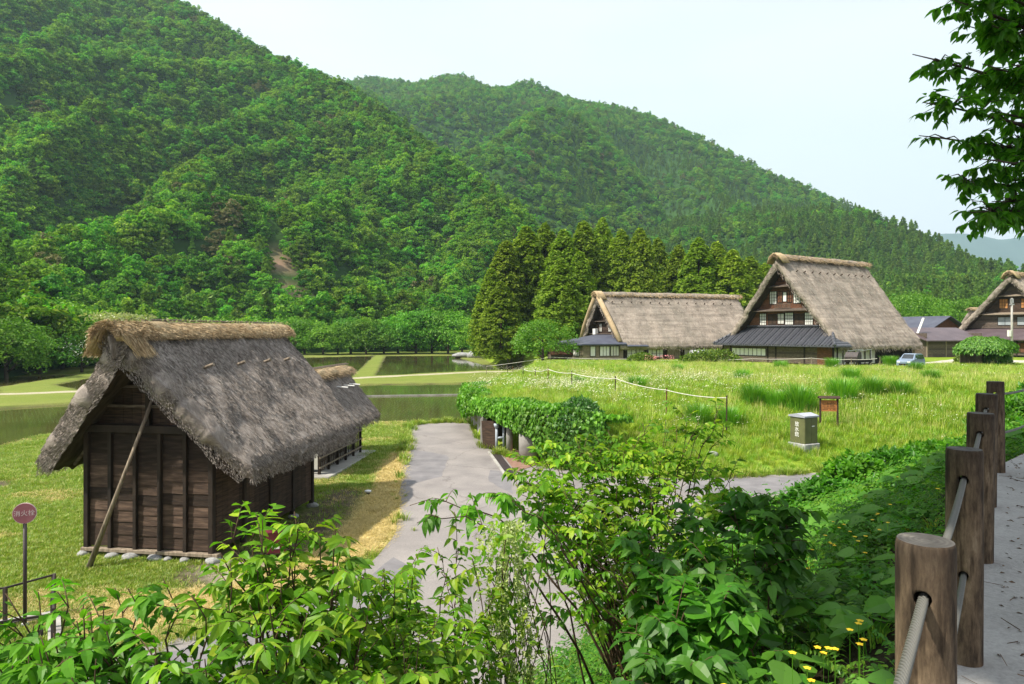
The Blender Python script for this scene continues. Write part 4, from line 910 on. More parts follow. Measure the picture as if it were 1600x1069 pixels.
for y in np.arange(-8.1, 8.2, .42):      # round tile rows down the slope
    t0 = 0; hip = 2.4; e = min((y+8.3)/hip, (8.3-y)/hip, 1); x1 = -1.35+3.35*e; z1 = 2.35+2.15*e
    if e > .08: mb.tube([(-1.38, y, 2.39), (x1, y, z1+.04)], .075, 6)
for sy in (-1, 1): mb.tube([(-1.4, sy*8.35, 2.42), (2.0, sy*5.9, 4.6)], .16, 6)
mb.tube([(1.75, -5.9, 4.6), (1.75, 5.9, 4.6)], .15, 6)
mb.build('tile_rows', M['tile'], A)
mb = MB()
for k in range(8): mb.box((-.3, -7.5, .25+k*.26), (-.24, 7.6, .25+k*.26+.25))
mb.build('front_wall', M['wood_mid'], A)
for y in (-7.5, -4.0, -.2, .9, 6.4, 7.6): mb = MB(); mb.box((-.36, y-.09, 0), (-.2, y+.09, 2.3)); mb.build('post', M['wood_beam'], A)
window(A, -.31, 1.2, 6.2, 1.0, 1.85, 8, 1); 
mb = MB(); mb.box((-.33, -7.4, .1), (-.31, -5.6, 2.2)); mb.build('door', M['wood_red'], A)
mb = MB(); mb.box((0, -6.9, 0), (L_ := 17.5, -6.82, 2.5)); mb.build('side_wall', M['dark'], A)
for k in range(8):
    x = .4+k*1.12; mb = MB(); mb.box((x, -6.95, .2), (x+.86, -6.91, 2.4)); mb.build('plaster_panel', M['plaster'], A)
    mb = MB(); mb.box((x+.88, -6.99, 0), (x+1.08, -6.9, 2.5)); mb.build('post', M['wood_beam'], A)
for x in (10.5, 13, 15.5, 17.4): mb = MB(); mb.box((x, -7.0, 0), (x+.2, -6.8, 2.5)); mb.build('post', M['wood_beam'], A)
mb = MB(); mb.box((-.2, 6.9, 0), (17.5, 7.0, 2.5)); mb.box((17.4, -6.8, 0), (17.5, 7, 2.5)); mb.build('rear_wall', M['wood_mid'], A)
mb = MB(); mb.poly([(16.6, -5.0, 2.2), (16.6, 5.0, 2.2), (16.6, .2, 11.6), (16.6, -.2, 11.6)]); mb.build('far_gable', M['wood_mid'], A)

gB = 2.0
B = farmhouse((12.0, 97.0, gB), R(20), 6.6, 23.2, 9.75, 1.75, 0, 'long thatched farmhouse seen side on with a blue grey lower roof at its left', {}, None, None, 33, rx=(0, 0), capm='gold_straw')
f = hwf_for(6.6, 9.6, 2.0, 1.0)
boards(B, 1.4, f, 2.2, 8.6, M['wood_dark'], .4)
for z in (3.6, 5.4): h_ = f(z)+.2; mb = MB(); mb.box((.8, -h_, z), (1.4, h_, z+.12)); mb.build('pent_roof', M['wood_mid'], B)
mb = MB()
for sy in (-1, 1): 
    for k in range(12): t = k/11; mb.tube([(.25+.2*t, sy*(.3+5.8*t), 9.1-7.2*t), (1.4, sy*(.3+5.8*t), 8.95-7.2*t)], .09, 5)
mb.build('verge_poles', M['wood_mid'], B)
for sy in (-1, 1): mb = MB(); mb.tube([(.02, sy*.5, 8.9), (.12, sy*2.4, 6.9), (.25, sy*4.4, 4.7), (.45, sy*6.0, 2.6)], [.34, .36, .36, .34], 8); mb.build('verge_straw', M['gold'], B, True)
for y0, y1 in ((1.0, 1.7), (-1.7, -1.0)): window(B, 1.4, y0, y1, 4.0, 5.1, 2, 2, 'plaster')
mb = MB(); mb.box((.6, 1.6, 3.55), (1.1, 2.4, 4.4)); mb.build('white_box', M['shoji'], B, bevel=.02)
# left annex with metal roof
leanto(B, -5.6, 1.2, -6.6, 3.5, 3.6, 2.35, M['slate'], 3.2, 1.2, .16)
mb = MB()
for k in range(9): mb.box((-5.0, -5.9, .15+k*.26), (-4.95, 3.0, .15+k*.26+.25)); mb.box((-4.95, -5.9, .15+k*.26), (1.0, -5.85, .15+k*.26+.25))
mb.build('annex_wall', M['wood_grey'], B)
window(B, -5.9, -3.9, -3.2, .75, 2.0, 1, 1, 'shoji', 'wood_beam', 'y'); window(B, -5.9, -2.5, -1.1, .75, 2.0, 3, 1, 'shoji', 'wood_beam', 'y'); window(B, -5.9, -.9, .3, .75, 2.0, 3, 1, 'plaster', 'wood_beam', 'y')
window(B, -5.0, -4.8, -3.0, .75, 2.0, 3, 1, 'shoji')
mb = MB(); mb.extr([(1.2, -6.9, 1.95), (1.2, -5.6, 2.25), (1.2, -5.6, 2.37), (1.2, -6.9, 2.07)], (3.2, 0, 0)); mb.build('porch_roof', M['slate'], B)
mb = MB(); mb.box((1.0, -5.35, 0), (22.4, -5.25, 2.3)); mb.build('side_wall', M['wood_dark'], B)
for x0, x1, gl in ((1.9, 3.2, 'shoji'), (3.3, 4.4, 'plaster'), (5.2, 6.4, 'shoji'), (6.5, 7.5, 'shoji'), (11.0, 12.2, 'plaster'), (12.4, 13.2, 'dark'), (14.2, 15.2, 'dark'), (15.4, 17.2, 'plaster'), (17.4, 18.2, 'wood_mid'), (20.4, 21.3, 'shoji')):
    window(B, -5.36, x0, x1, .45, 2.0, 2, 3, gl, 'wood_beam', 'y')
for x in (1.5, 4.8, 7.9, 10.6, 13.8, 18.8, 22): mb = MB(); mb.box((x-.1, -5.5, 0), (x+.1, -5.3, 2.4)); mb.build('post', M['wood_beam'], B)
mb = MB(); mb.box((8.2, -5.42, .2), (10.3, -5.38, 2.1)); mb.build('sliding_door', M['wood_grey'], B)
mb = MB(); mb.box((1.0, 5.2, 0), (22.4, 5.3, 2.3)); mb.box((22.3, -5.2, 0), (22.4, 5.3, 2.3)); mb.build('rear_wall', M['wood_mid'], B)
mb = MB(); mb.poly([(22.0, -4.4, 2.0), (22.0, 4.4, 2.0), (22.0, .2, 8.6), (22.0, -.2, 8.6)]); mb.build('far_gable', M['wood_mid'], B)
# round grey tank in front of it
mb = MB(); mb.tube([(0, 0, .75), (3.6, 0, .75)], .75, 20); tk = mb.build('tank', M['metal_grey'], None, True)
tg = empty('water_tank', (24.6-.3, 92.3, gB), R(20)); tk.parent = tg; tk.name = 'drum'; tag(tg, 'rounded grey tank lying in front of the long thatched house', 'tank')
mb = MB(); mb.box((.4, -.5, 0), (.7, .5, .3)); mb.box((2.9, -.5, 0), (3.2, .5, .3)); mb.build('cradle', M['concrete'], tg)

gC = 2.3
Cc_ = farmhouse((75.8, 104, gC), R(33), 9.2, 16, 13.0, 1.9, 0, 'thatched farmhouse cut by the right edge of the picture, with orange brown attic windows', {}, None, None, 45)
f = hwf_for(9.2, 12.8, 2.2, 1.2)
boards(Cc_, 1.7, f, 4.2, 6.4, M['wood_mid'], .3); boards(Cc_, 1.7, f, 6.6, 9.2, M['wood_dark'], .3); boards(Cc_, 1.7, f, 9.4, 11.6, M['wood_mid'], .3)
for z, o_ in ((6.4, .7), (9.2, .6)):
    h_ = f(z)+.3; mb = MB(); mb.extr([(1.75, -h_, z+.28), (1.75-o_-.25, -h_, z-.02), (1.75-o_-.25, -h_, z-.12), (1.75, -h_, z+.16)], (0, 2*h_, 0)); mb.build('pent_roof', M['wood_grey'], Cc_)
M['warm'] = surf('warm_brown_shutter', (.35, .15, .05), (.5, .25, .09), 2, bump=0)  # plain warm brown for the attic window panes
for y0, y1 in ((.9, 2.0), (-2.0, -.9)): window(Cc_, 1.7, y0, y1, 7.3, 8.7, 3, 3, 'warm')
M['glassy'] = surf('pale_window_glass', (.25, .29, .31), (.4, .44, .46), 1, rough=.2, bump=0, spec=.6)
for y0, y1 in ((.3, 2.2), (-2.4, -.4)): window(Cc_, 1.7, y0, y1, 4.7, 5.9, 2, 1, 'glassy')
leanto(Cc_, -3.4, 2.0, -9, 9.4, 4.2, 2.55, M['purple'], 3, 3.0, .16)
mb = MB()
for k in range(9): mb.box((-2.4, -8, .15+k*.26), (-2.34, 8.4, .15+k*.26+.25))
mb.build('front_wall', M['wood_mid'], Cc_)
for y in np.arange(-8, 8.5, 2.05): mb = MB(); mb.box((-2.5, y-.08, 0), (-2.32, y+.08, 2.5)); mb.build('post', M['wood_beam'], Cc_)
window(Cc_, -2.41, -3.5, -.5, .6, 2.0, 5, 1, 'wood_red'); window(Cc_, -2.41, .8, 2.6, .8, 1.9, 3, 1, 'glassy')
mb = MB(); mb.box((-2.3, -7.3, 0), (15, -7.2, 2.4)); mb.box((-2.3, 7.2, 0), (15, 7.3, 2.4)); mb.build('side_wall', M['wood_mid'], Cc_)
# steep small roof between (thatched) and dark hut left of B
S1 = empty('small_thatched_barn', (84, 125, 2.3), R(33)); tag(S1, 'thatched barn whose golden ridge end peeks out left of the right farmhouse', 'barn')
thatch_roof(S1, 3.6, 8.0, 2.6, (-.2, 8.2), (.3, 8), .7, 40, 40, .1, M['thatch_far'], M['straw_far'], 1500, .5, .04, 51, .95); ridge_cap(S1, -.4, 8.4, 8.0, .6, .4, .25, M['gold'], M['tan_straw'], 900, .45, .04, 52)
boards(S1, 1.2, hwf_for(3.6, 7.6, 2.2, .8), 0.2, 6.2, M['wood_mid'], .4, 'wall')
S2 = empty('dark_thatched_barn', (10.6, 116, 1.8), R(70)); tag(S2, 'dark barn roof behind the left gable of the long farmhouse', 'barn')
thatch_roof(S2, 3.6, 9.0, 2.4, (-.2, 7.2), (.2, 7), .6, 30, 30, .1, M['wood_dark'], M['straw_far'], 0, .5, .04, 53, .95)  # roof surface takes the dark wood colour
boards(S2, .8, hwf_for(3.6, 8.8, 2.0, .8), 0, 8, M['wood_dark'], .4, 'wall')
mb = MB(); mb.box((.8, -2.8, 0), (6.4, -2.7, 2.6)); mb.build('side_wall', M['wood_mid'], S2)
# tiled two-storey house D between
D = empty('tiled_house', (71.8, 117, 2.2), R(-66)); tag(D, 'two storey wooden house with a bluish metal roof between the two gabled farmhouses', 'house')
mb = MB(); mb.box((-8.5, 0, 0), (0, .12, 4.4)); mb.box((-8.5, 8, 0), (0, 8.12, 4.4)); mb.box((-8.5, .12, 0), (-8.4, 8, 4.4)); mb.build('wall', M['wood_mid'], D)
boards_z = MB(); z = 0
while z < 4.2: boards_z.box((-.06, .12, z), (0, 8, z+.28)); z += .29
boards_z.extr([(-.06, 0, 4.36), (-.06, 8.1, 4.36), (-.06, 4.05, 6.2)], (.05, 0, 0)); boards_z.build('gable_wall', M['wood_red'], D)
mb = MB(); e = .9
mb.extr([(-9.3, -e, 4.1), (-9.3, 4.05, 6.35), (-9.3, 4.05, 6.5), (-9.3, -e, 4.25)], (10.1, 0, 0)); mb.extr([(-9.3, 9.0, 4.1), (-9.3, 4.06, 6.35), (-9.3, 4.06, 6.5), (-9.3, 9.0, 4.25)], (10.1, 0, 0)); mb.build('roof', M['slate'], D)
mb = MB(); mb.extr([(-9, -2.0, 2.1), (-9, -.02, 2.8), (-9, -.02, 2.95), (-9, -2.0, 2.25)], (10, 0, 0)); mb.build('lower_roof', M['slate'], D)
for x0, x1, gl in ((-7.8, -6, 'glassy'), (-5.2, -3.4, 'dark'), (-2.8, -1.0, 'glassy')): window(D, 0, x0, x1, 3.3, 4.1, 2, 2, gl, 'wood_beam', 'y')
for x0, x1, gl in ((-6.4, -4.4, 'glassy'), (-3.4, -1.2, 'dark')): window(D, 0, x0, x1, .5, 1.9, 2, 2, gl, 'wood_beam', 'y')
window(D, 0, 3.0, 5.6, 2.9, 3.8, 3, 1, 'shoji', 'wood_beam', 'x', 1)
# ladder-like white pole leaning at the eave of A
p0, p1 = at(1432, 520, 101), at(1443, 497, 102); mb = MB(); mb.obox(p0-Vector((1.2, 0, 3.6)), p1, .35, .1); tag(mb.build('white_plank', M['shoji']), 'white plank standing at a slant behind the right end of the large thatched roof', 'plank')
# low annex at right with grey roof and fence
E = empty('grey_roofed_shed', (60.2, 99, 2.15), R(12)); tag(E, 'low shed of weathered boards with a grey lean to roof beside the right farmhouse', 'shed')
mb = MB(); mb.extr([(-.8, -.8, 2.4), (-.8, 5.2, 4.3), (-.8, 5.2, 4.45), (-.8, -.8, 2.55)], (11, 0, 0)); mb.build('roof', M['purple'], E)
mb = MB()
for k in range(9): mb.box((0, 0, .05+k*.27), (9.6, .06, .05+k*.27+.26))
mb.build('wall', M['wood_mid'], E)
for x in (0, 3.2, 6.4, 9.5): mb = MB(); mb.box((x-.08, -.08, 0), (x+.08, .1, 2.5)); mb.build('post', M['wood_grey'], E)
mb = MB(); mb.box((0, .1, 0), (.08, 5, 3.6)); mb.box((9.5, .1, 0), (9.58, 5, 3.6)); mb.box((0, 5, 0), (9.6, 5.08, 3.9)); mb.build('side_wall', M['wood_mid'], E)
# low brown shed left of B
S = empty('low_brown_shed', (5.2, 92.5, 1.9), R(8)); tag(S, 'low reddish brown roofed shed under the round bright tree beside the long house', 'shed')
mb = MB(); mb.extr([(0, -.3, .95), (0, 2.8, 1.75), (0, 2.8, 1.85), (0, -.3, 1.05)], (3.6, 0, 0)); mb.build('roof', M['wood_red'], S); mb = MB(); mb.box((.1, 0, 0), (3.5, .08, 1.0)); mb.box((.1, 2.5, 0), (3.5, 2.6, 1.6)); mb.box((.1, .1, 0), (.18, 2.5, 1.0)); mb.build('wall', M['wood_mid'], S)

# ---------------- structure under the terrace: concrete wall, pillars, ivy
K = empty('retaining_structure', (0, 0, 0)); tag(K, 'grey concrete terrace structure with pillars and dark openings under the hanging ivy', 'retaining wall')
mb = MB(); mb.prism([(-2.85, 46.4), (-3.0, 45.6), (-1.75, 36.6), (1.1, 30.6), (3.4, 29.6), (3.6, 31.4), (1.9, 34.6), (-1.5, 39.5), (-2.3, 46.4)], 1.95, 2.24); mb.build('slab', M['concrete'], K)
mb = MB(); mb.prism([(-2.9, 46.5), (-1.6, 36.9), (-1.35, 36.9), (-2.6, 46.5)], -.1, 1.95); mb.build('wall', M['concrete'], K)
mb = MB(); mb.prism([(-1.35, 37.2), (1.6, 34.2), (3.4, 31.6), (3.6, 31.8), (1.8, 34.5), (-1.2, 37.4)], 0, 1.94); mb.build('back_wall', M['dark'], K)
for u, vb, w_, r_ in ((825, 722, .46, .42), (796, 708, .20, .16)):
    q = on(u, vb); mb = MB(); mb.tube([(q.x, q.y, -.05), (q.x, q.y, 1.96)], r_, 20); mb.build('pillar', M['concrete'], K, True)
q0, q1 = on(754, 700), on(776, 702); mb = MB(); mb.obox((q0.x, q0.y, .72), (q1.x, q1.y-.3, .80), .06, 1.35); mb.build('dark_panel', M['wood_dark'], K)
mb = MB(); mb.extr([(q0.x-.12, q0.y+.1, 0), (q0.x+.02, q0.y+.1, 0), (q0.x+.02, q0.y+.1, 1.6), (q0.x-.12, q0.y+.1, 1.45)], (0, .2, 0)); mb.build('concrete_post', M['concrete'], K)
q = on(776, 706); q2 = on(787, 706); mb = MB(); mb.tube([(q.x, q.y, 0), (q.x, q.y, 1.25)], .07, 10); mb.tube([(q2.x, q2.y, 0), (q2.x, q2.y, 1.9)], .06, 10); mb.tube([(q.x, q.y, .7), (q2.x, q2.y, .7)], .06, 10); mb.tube([(q.x, q.y, 1.22), (q.x-.02, q.y-.05, 1.4)], [.11, .13], 12); mb.build('pipe', M['pipe'], K, True)
mb = MB(); mb.prism([on(786, 712)[:2], on(806, 738)[:2], on(836, 728)[:2], on(812, 704)[:2]], 0, .03); tag(mb.build('pavement', surf('reddish_paving', (.20, .11, .08), (.30, .19, .15), 3, bump=.2)), kind='structure')
a, b_ = on(773, 707), on(799, 742); mb = MB(); mb.obox((a.x, a.y, .02), (b_.x, b_.y, .02), .35, .05); g = mb.build('drain_grating', M['metal_dark']); tag(g, 'long dark drain grating at the road edge in front of the pillars', 'grating')
mb = MB(); a2, b2 = a+Vector((-.28, -.1, 0)), b_+Vector((-.28, -.1, 0)); mb.obox((a2.x, a2.y, .03), (b2.x, b2.y, .03), .12, .09); o = mb.build('kerb', M['concrete']); tag(o, kind='structure')
mb = MB(); q = on(755, 690); mb.tube([(q.x-.12, q.y+.8, 0), (q.x-.12, q.y+.8, 2.4)], .06, 8); tag(mb.build('green_post', surf('dull_green_paint', (.12, .2, .15), (.2, .3, .22), 3)), 'thin dull green post at the left end of the ivy covered wall', 'post')

# ================================================================ IVY ON THE TERRACE WALL
def leaf_quads(P, N, T, L, Wf=.5, r=rng, fold=.25, droop=.25):
    """pointed leaves: base P, facing N, pointing T; 2 x 3 quads each, folded and drooping"""
    k = len(P); L = np.broadcast_to(L, (k,))[:, None]
    T = T/np.linalg.norm(T, axis=1, keepdims=True); N = N-(N*T).sum(1, keepdims=True)*T; N /= np.linalg.norm(N, axis=1, keepdims=True)+1e-9; B = np.cross(T, N)
    prof = [(0, .06), (.16, .72), (.42, 1.0), (.74, .62), (1, .0)]; V = []
    dr = droop*r.uniform(.4, 1.6, (k, 1)); fo = fold*r.uniform(.4, 1.6, (k, 1))
    for t, w_ in prof:
        c = P+T*L*t-N*L*dr*t*t; h_ = L*Wf/2*w_
        V += [c-B*h_+N*h_*fo, c, c+B*h_+N*h_*fo]
    V = np.stack(V, 1).reshape(-1, 3); b = (np.arange(k)*15)[:, None]
    F = np.concatenate([b+np.array(q) for q in ((0, 1, 4, 3), (1, 2, 5, 4), (3, 4, 7, 6), (4, 5, 8, 7), (6, 7, 10, 9), (7, 8, 11, 10), (9, 10, 13, 12), (10, 11, 14, 13))])
    return V, F
def rows(P, k): return np.repeat(P, k, 0)
IVY = leaf_mat('ivy_leaf', [(.07, .20, .016), (.11, .29, .022), (.19, .38, .035)], 0, .35, .03, patch=.6)
edge = [(-1.6, 47), (-3.0, 46.2), (-2.9, 43), (-2.2, 39.3), (-1.5, 36.4), (-.4, 34.0), (.7, 31.5), (1.7, 30.2), (3.0, 29.7), (4.0, 29.8), (4.4, 30.8)]
ea = np.array(edge); sl_ = np.r_[0, np.cumsum(np.hypot(*np.diff(ea, axis=0).T))]
def along(t): return np.stack([np.interp(t, sl_, ea[:, 0]), np.interp(t, sl_, ea[:, 1])], -1)
k = 26000; t = rng.uniform(0, sl_[-1], k); c = along(t); c2 = along(np.minimum(t+.1, sl_[-1])); tv = c2-c; tv /= np.linalg.norm(tv, axis=1, keepdims=True)+1e-9
outn = np.stack([tv[:, 1], -tv[:, 0]], -1); outn[:, :] *= np.where((outn @ np.array([-1, -.6]))[:, None] < 0, -1, 1)
low = np.interp(t, [0, 5, 8, 10.5, 13.5, 16.3, 17.7, 18.7, 20, 24], [1.0, .9, 1.1, 1.75, 1.75, 1.45, 1.35, .1, 0, 0])+.16*fbm(t*1.4, t*0, s=91)
top = 2.30+.25*fbm(t*.8, t*0+4, s=92)+.2*(t > 15); top = np.where(t > 20, 2.5-(t-20)*.25, top)
a = rng.uniform(-.5, 1, k); vert = a > 0
zz = np.where(vert, low+(top-low)*np.clip(a, 0, 1), top+.05*fbm(c[:, 0]*2, c[:, 1]*2, s=93)+.08)
bul = .42*np.sqrt(np.clip(1-((zz-(low+top)/2)/((top-low)/2+.3))**2, 0, 1))+.22*fbm(t*2.2, zz*2, s=94)
off = np.where(vert, bul, a*2.6+.25); P = np.stack([c[:, 0]+outn[:, 0]*off, c[:, 1]+outn[:, 1]*off, zz], -1)+rng.normal(0, .05, (k, 3))
N = np.stack([outn[:, 0], outn[:, 1], np.full(k, .5)], -1)*np.where(vert, 1, .3)[:, None]+np.where(vert, 0, 1)[:, None]*np.array([0, 0, 1.])+rng.normal(0, .35, (k, 3)); T = np.stack([rng.normal(0, .6, k), rng.normal(0, .6, k), np.full(k, -1.)], -1)
V, F = leaf_quads(P, N, T, rng.uniform(.11, .2, k), .85); tag(put('ivy', raw_mesh('ivy', V, [F], False, [IVY])), kind='stuff')
# rounded shrub at the right end of the ivy wall
def ball_shrub(name, loc, rx, ry, rz_, nl, ls, mat, label, group=None, cat='shrub', seed=0, up=.5, W=.5):
    r = np.random.default_rng(seed); o = empty(name, loc); tag(o, label, cat, group)
    d = r.normal(size=(nl, 3)); d[:, 2] = np.abs(d[:, 2])*1.2-.15; d /= np.linalg.norm(d, axis=1, keepdims=True); rr = (1+.22*fbm(d[:, 0]*2.5+seed, d[:, 1]*2.5, d[:, 2]*2.5, s=seed))*r.uniform(.75, 1.03, nl)
    P = d*rr[:, None]*np.array([rx, ry, rz_])+np.array([0, 0, rz_*.12]); N = d+r.normal(0, .4, (nl, 3))+np.array([0, 0, .4]); T = r.normal(0, .6, (nl, 3))+d*.8+np.array([0, 0, up])
    V, F = leaf_quads(P, N, T, ls*r.uniform(.6, 1.3, nl), W, r); put('foliage', raw_mesh('foliage', V, [F], False, [mat]), o)
    mb = MB()
    for k in range(7): a = k*.9; mb.tube([(0, 0, -.1), (rx*.3*math.cos(a), ry*.3*math.sin(a), rz_*.5), (rx*.75*math.cos(a), ry*.75*math.sin(a), rz_*.85)], [.04*rx, .03*rx, .01], 5)
    mb.build('stems', M['twig'], o); return o
ball_shrub('wall_shrub', (2.9, 30.3, 1.7), 1.25, 1.0, 1.15, 4200, .14, leaf_mat('deep_green_shrub', [(.03, .11, .012), (.05, .17, .018), (.09, .24, .03)], 0), 'rounded leafy shrub at the right end of the ivy covered wall', seed=5)

# ================================================================ MEADOW
def tuft(seed, nb, h, spread, w_, bend=.5, r0=.15):
    r = np.random.default_rng(seed); a = r.uniform(0, 6.28, nb); b = r.uniform(0, r0, nb); P = np.stack([b*np.cos(a), b*np.sin(a), np.zeros(nb)], -1)
    d = np.stack([np.cos(a), np.sin(a)], -1)*r.uniform(.1, spread, (nb, 1)); H = h*r.uniform(.5, 1.1, nb); t2 = np.stack([-np.sin(a), np.cos(a), 0*a], -1)*w_/2
    V = []
    for s, ww in ((0, 1), (.45, .85), (.8, .5), (1, .05)):
        c = P+np.stack([d[:, 0]*H*s**1.8, d[:, 1]*H*s**1.8, H*(s-bend*.5*s**3)], -1); V += [c-t2*ww, c+t2*ww]
    V = np.stack(V, 1).reshape(-1, 3); q = (np.arange(nb)*8)[:, None]; F = np.concatenate([q+np.array(x) for x in ((0, 1, 3, 2), (2, 3, 5, 4), (4, 5, 7, 6))]); return V, F
G_MEAD = leaf_mat('meadow_grass', [(.15, .28, .02), (.26, .40, .03), (.42, .50, .08)], .34, .35, .03, hue=.03)
G_LAWN = leaf_mat('lawn_grass', [(.15, .27, .025), (.24, .33, .045), (.38, .39, .11)], .25, .3, .03, hue=.02)
G_HAY = leaf_mat('dry_cut_grass', [(.45, .34, .13), (.58, .46, .2), (.68, .56, .28)], .15, .2, .03)
G_CLUMP = leaf_mat('clump_grass', [(.08, .25, .014), (.13, .34, .02), (.22, .43, .03)], .15, .35, .05)
mp_ = [proto(f'g{i}', *tuft(500+i, 34, .62, .55, .02, .3, .28), G_MEAD) for i in range(4)]+[proto(f'g{4+i}', *tuft(508+i, 16, .95, .35, .014, .25, .25), leaf_mat('tan_seed_stalks', [(.42, .44, .12), (.60, .56, .24)], .2, .3, .02)) for i in range(2)]
def flower_proto(seed, n, h):
    r = np.random.default_rng(seed); P = np.stack([r.normal(0, .22, n), r.normal(0, .22, n), h*r.uniform(.8, 1.15, n)], -1); a = np.zeros((n, 3)); a[:, 2] = 1; V, F = cards(P, a+r.normal(0, .35, (n, 3)), .023, .9, r)
    return V, F
M['petal'] = surf('white_daisy_petals', (.60, .59, .42), (.74, .72, .56), 5, bump=0)
fp = [proto(f'f{i}', *flower_proto(520+i, 9, .72), M['petal']) for i in range(3)]
def field(n, box, poly, thin=None, zmax=None):
    x = rng.uniform(box[0], box[1], n); y = rng.uniform(box[2], box[3], n)
    ok = poly_sd(x, y, poly) > -.1; x, y = x[ok], y[ok]
    p_ = np.clip((32/np.maximum(y, 1))**1.3, .12, 1); ok = rng.uniform(size=len(x)) < p_; return x[ok], y[ok]
MEADP = [(-2.9, 46.5), (-1.9, 38), (.9, 31.4), (3.2, 29.8), (6.2, 28.1), (11.2, 28.9), (17, 30.6), (25, 30.6), (34, 36), (48, 56), (62, 78), (56, 84), (46, 79), (37, 72.5), (26, 80), (18, 88), (8, 89), (1, 84)]
x, y = field(150000, (-4, 64, 28, 90), MEADP); z = base_h(x, y); ok = (np.abs(z) < 3); x, y, z = x[ok], y[ok], z[ok]
sl2 = (x > -3.2); sdk = poly_sd(x, y, MEADP); z = np.where((sdk < 3.2) & (x < 3.6) & (y < 47), np.maximum(z, 2.22), z)
s = rng.uniform(.6, 1.25, len(x))*(1+.35*fbm(x/4, y/4, s=95))*np.clip(.45+sdk*.12, .45, 1)*np.where((x-10)**2+(y-32)**2 < 9, .8, 1)
print('meadow tufts', len(x))
scatter('meadow_grass', np.stack([x, y, z-.03], -1), mp_, s*np.clip(y/45, 1, 1.25)*np.clip(1.6-y/75, .62, 1), rng.uniform(0, 6.28, len(x)), np.where(rng.uniform(size=len(x)) < .05+.30*np.clip(fbm(x/9, y/9, s=99), 0, 1), rng.integers(4, 6, len(x)), rng.integers(0, 4, len(x))))
fx_ = fbm(x/7, y/7, s=96); near_left = sstep(26, -3, x-.15*(y-30)); pr_ = np.clip((fx_*2.0-.05), 0, 1)*(.12+.88*near_left)*.42*np.clip(1.5-y/70, .3, 1)
ok = rng.uniform(size=len(x)) < pr_*np.clip(y/34, .8, 1.8); xf, yf, zf = x[ok], y[ok], z[ok]; print('flowers', len(xf))
scatter('meadow_flowers', np.stack([xf, yf, zf-.02], -1), fp, rng.uniform(.8, 1.25, len(xf))*np.clip(yf/45, 1, 1.2)*np.clip(1.6-yf/75, .62, 1), rng.uniform(0, 6.28, len(xf)), rng.integers(0, 3, len(xf)))
# lawn around the huts (short) and dry cut grass along the road edge
lp = [proto(f'l{i}', *tuft(540+i, 22, .10, .9, .012, .4, .22), G_LAWN) for i in range(3)]+[proto(f'l{i+3}', *tuft(550+i, 26, .09, 1.6, .012, .9, .25), G_HAY) for i in range(2)]
n_ = 90000; x = rng.uniform(-32, -2, n_); y = 12+33*rng.uniform(0, 1, n_)**1.5; z = base_h(x, y)
d1, _, _ = seg_d(x, y, [(-5.1, 33), (-4.55, 27), (-4.3, 22), (-4.6, 18.6), (-5.4, 17), (-6.5, 15.6), (-8.2, 14.3)]); d2, _, _ = seg_d(x, y, [(-7.3, 17.0), (-6.2, 19.5), (-6.0, 23), (-6.3, 25)]); dk, _, _ = seg_d(x, y, [(-28, 25.5), (-20.8, 26.3)])
ok = (poly_sd(x, y, ROAD) < -.05) & (z > -.12) & (z < .4) & ((d2 > 1.0) | (rng.uniform(size=n_) < .12)) & (dk > 1.3) & (np.abs(x) < .8*y+3)
lx, ly = x+9.62, y-18.1; u_ = lx*math.cos(HY_)+ly*math.sin(HY_); v_ = -lx*math.sin(HY_)+ly*math.cos(HY_); ok &= ~((u_ > -.1) & (u_ < 5.8) & (np.abs(v_) < 1.9)); ok &= ~((x > -10.9) & (x < -7.2) & (y > 27.6) & (y < 34.4))
x, y, z, d1 = x[ok], y[ok], z[ok], d1[ok]; hy = d1+.35*fbm(x/1.2, y/1.2, s=71) < .95
pk = np.where(hy, rng.integers(3, 5, len(x)), rng.integers(0, 3, len(x)))
dry_ = (fbm(x/2.5, y/2.5, s=97) > .25) & (rng.uniform(size=len(x)) < .5); pk = np.where(dry_, rng.integers(3, 5, len(x)), pk)
scatter('lawn_grass', np.stack([x, y, z-.01], -1), lp, rng.uniform(.7, 1.4, len(x))*np.clip(y/22, .9, 1.6), rng.uniform(0, 6.28, len(x)), pk)
# weeds along the road edges
ed = []
for i in range(len(ROAD)):
    a, b = Vector(ROAD[i]), Vector(ROAD[(i+1) % len(ROAD)])
    for k in range(int((b-a).length*16)):
        q = a.lerp(b, rnd.random()); q = q+Vector((rnd.gauss(0, .16), rnd.gauss(0, .16)))
        if fbm([q.x*1.1], [q.y*1.1], s=133)[0] > -.12 and q.y > 9 and q.x > -12 and not (q.x < -3 and 16 < q.y < 34 and rnd.random() < .8): ed.append((q.x, q.y, gh(q.x, q.y)))
ed = np.array(ed); wk = [proto(f'w{i}', *tuft(580+i, 26, .2, .9, .014, .5, .12), G_LAWN) for i in range(3)]
scatter('roadside_weeds', ed, wk, rng.uniform(.5, 1.7, len(ed))*np.clip(ed[:, 1]/20, .9, 1.5), rng.uniform(0, 6.28, len(ed)), rng.integers(0, 3, len(ed)))
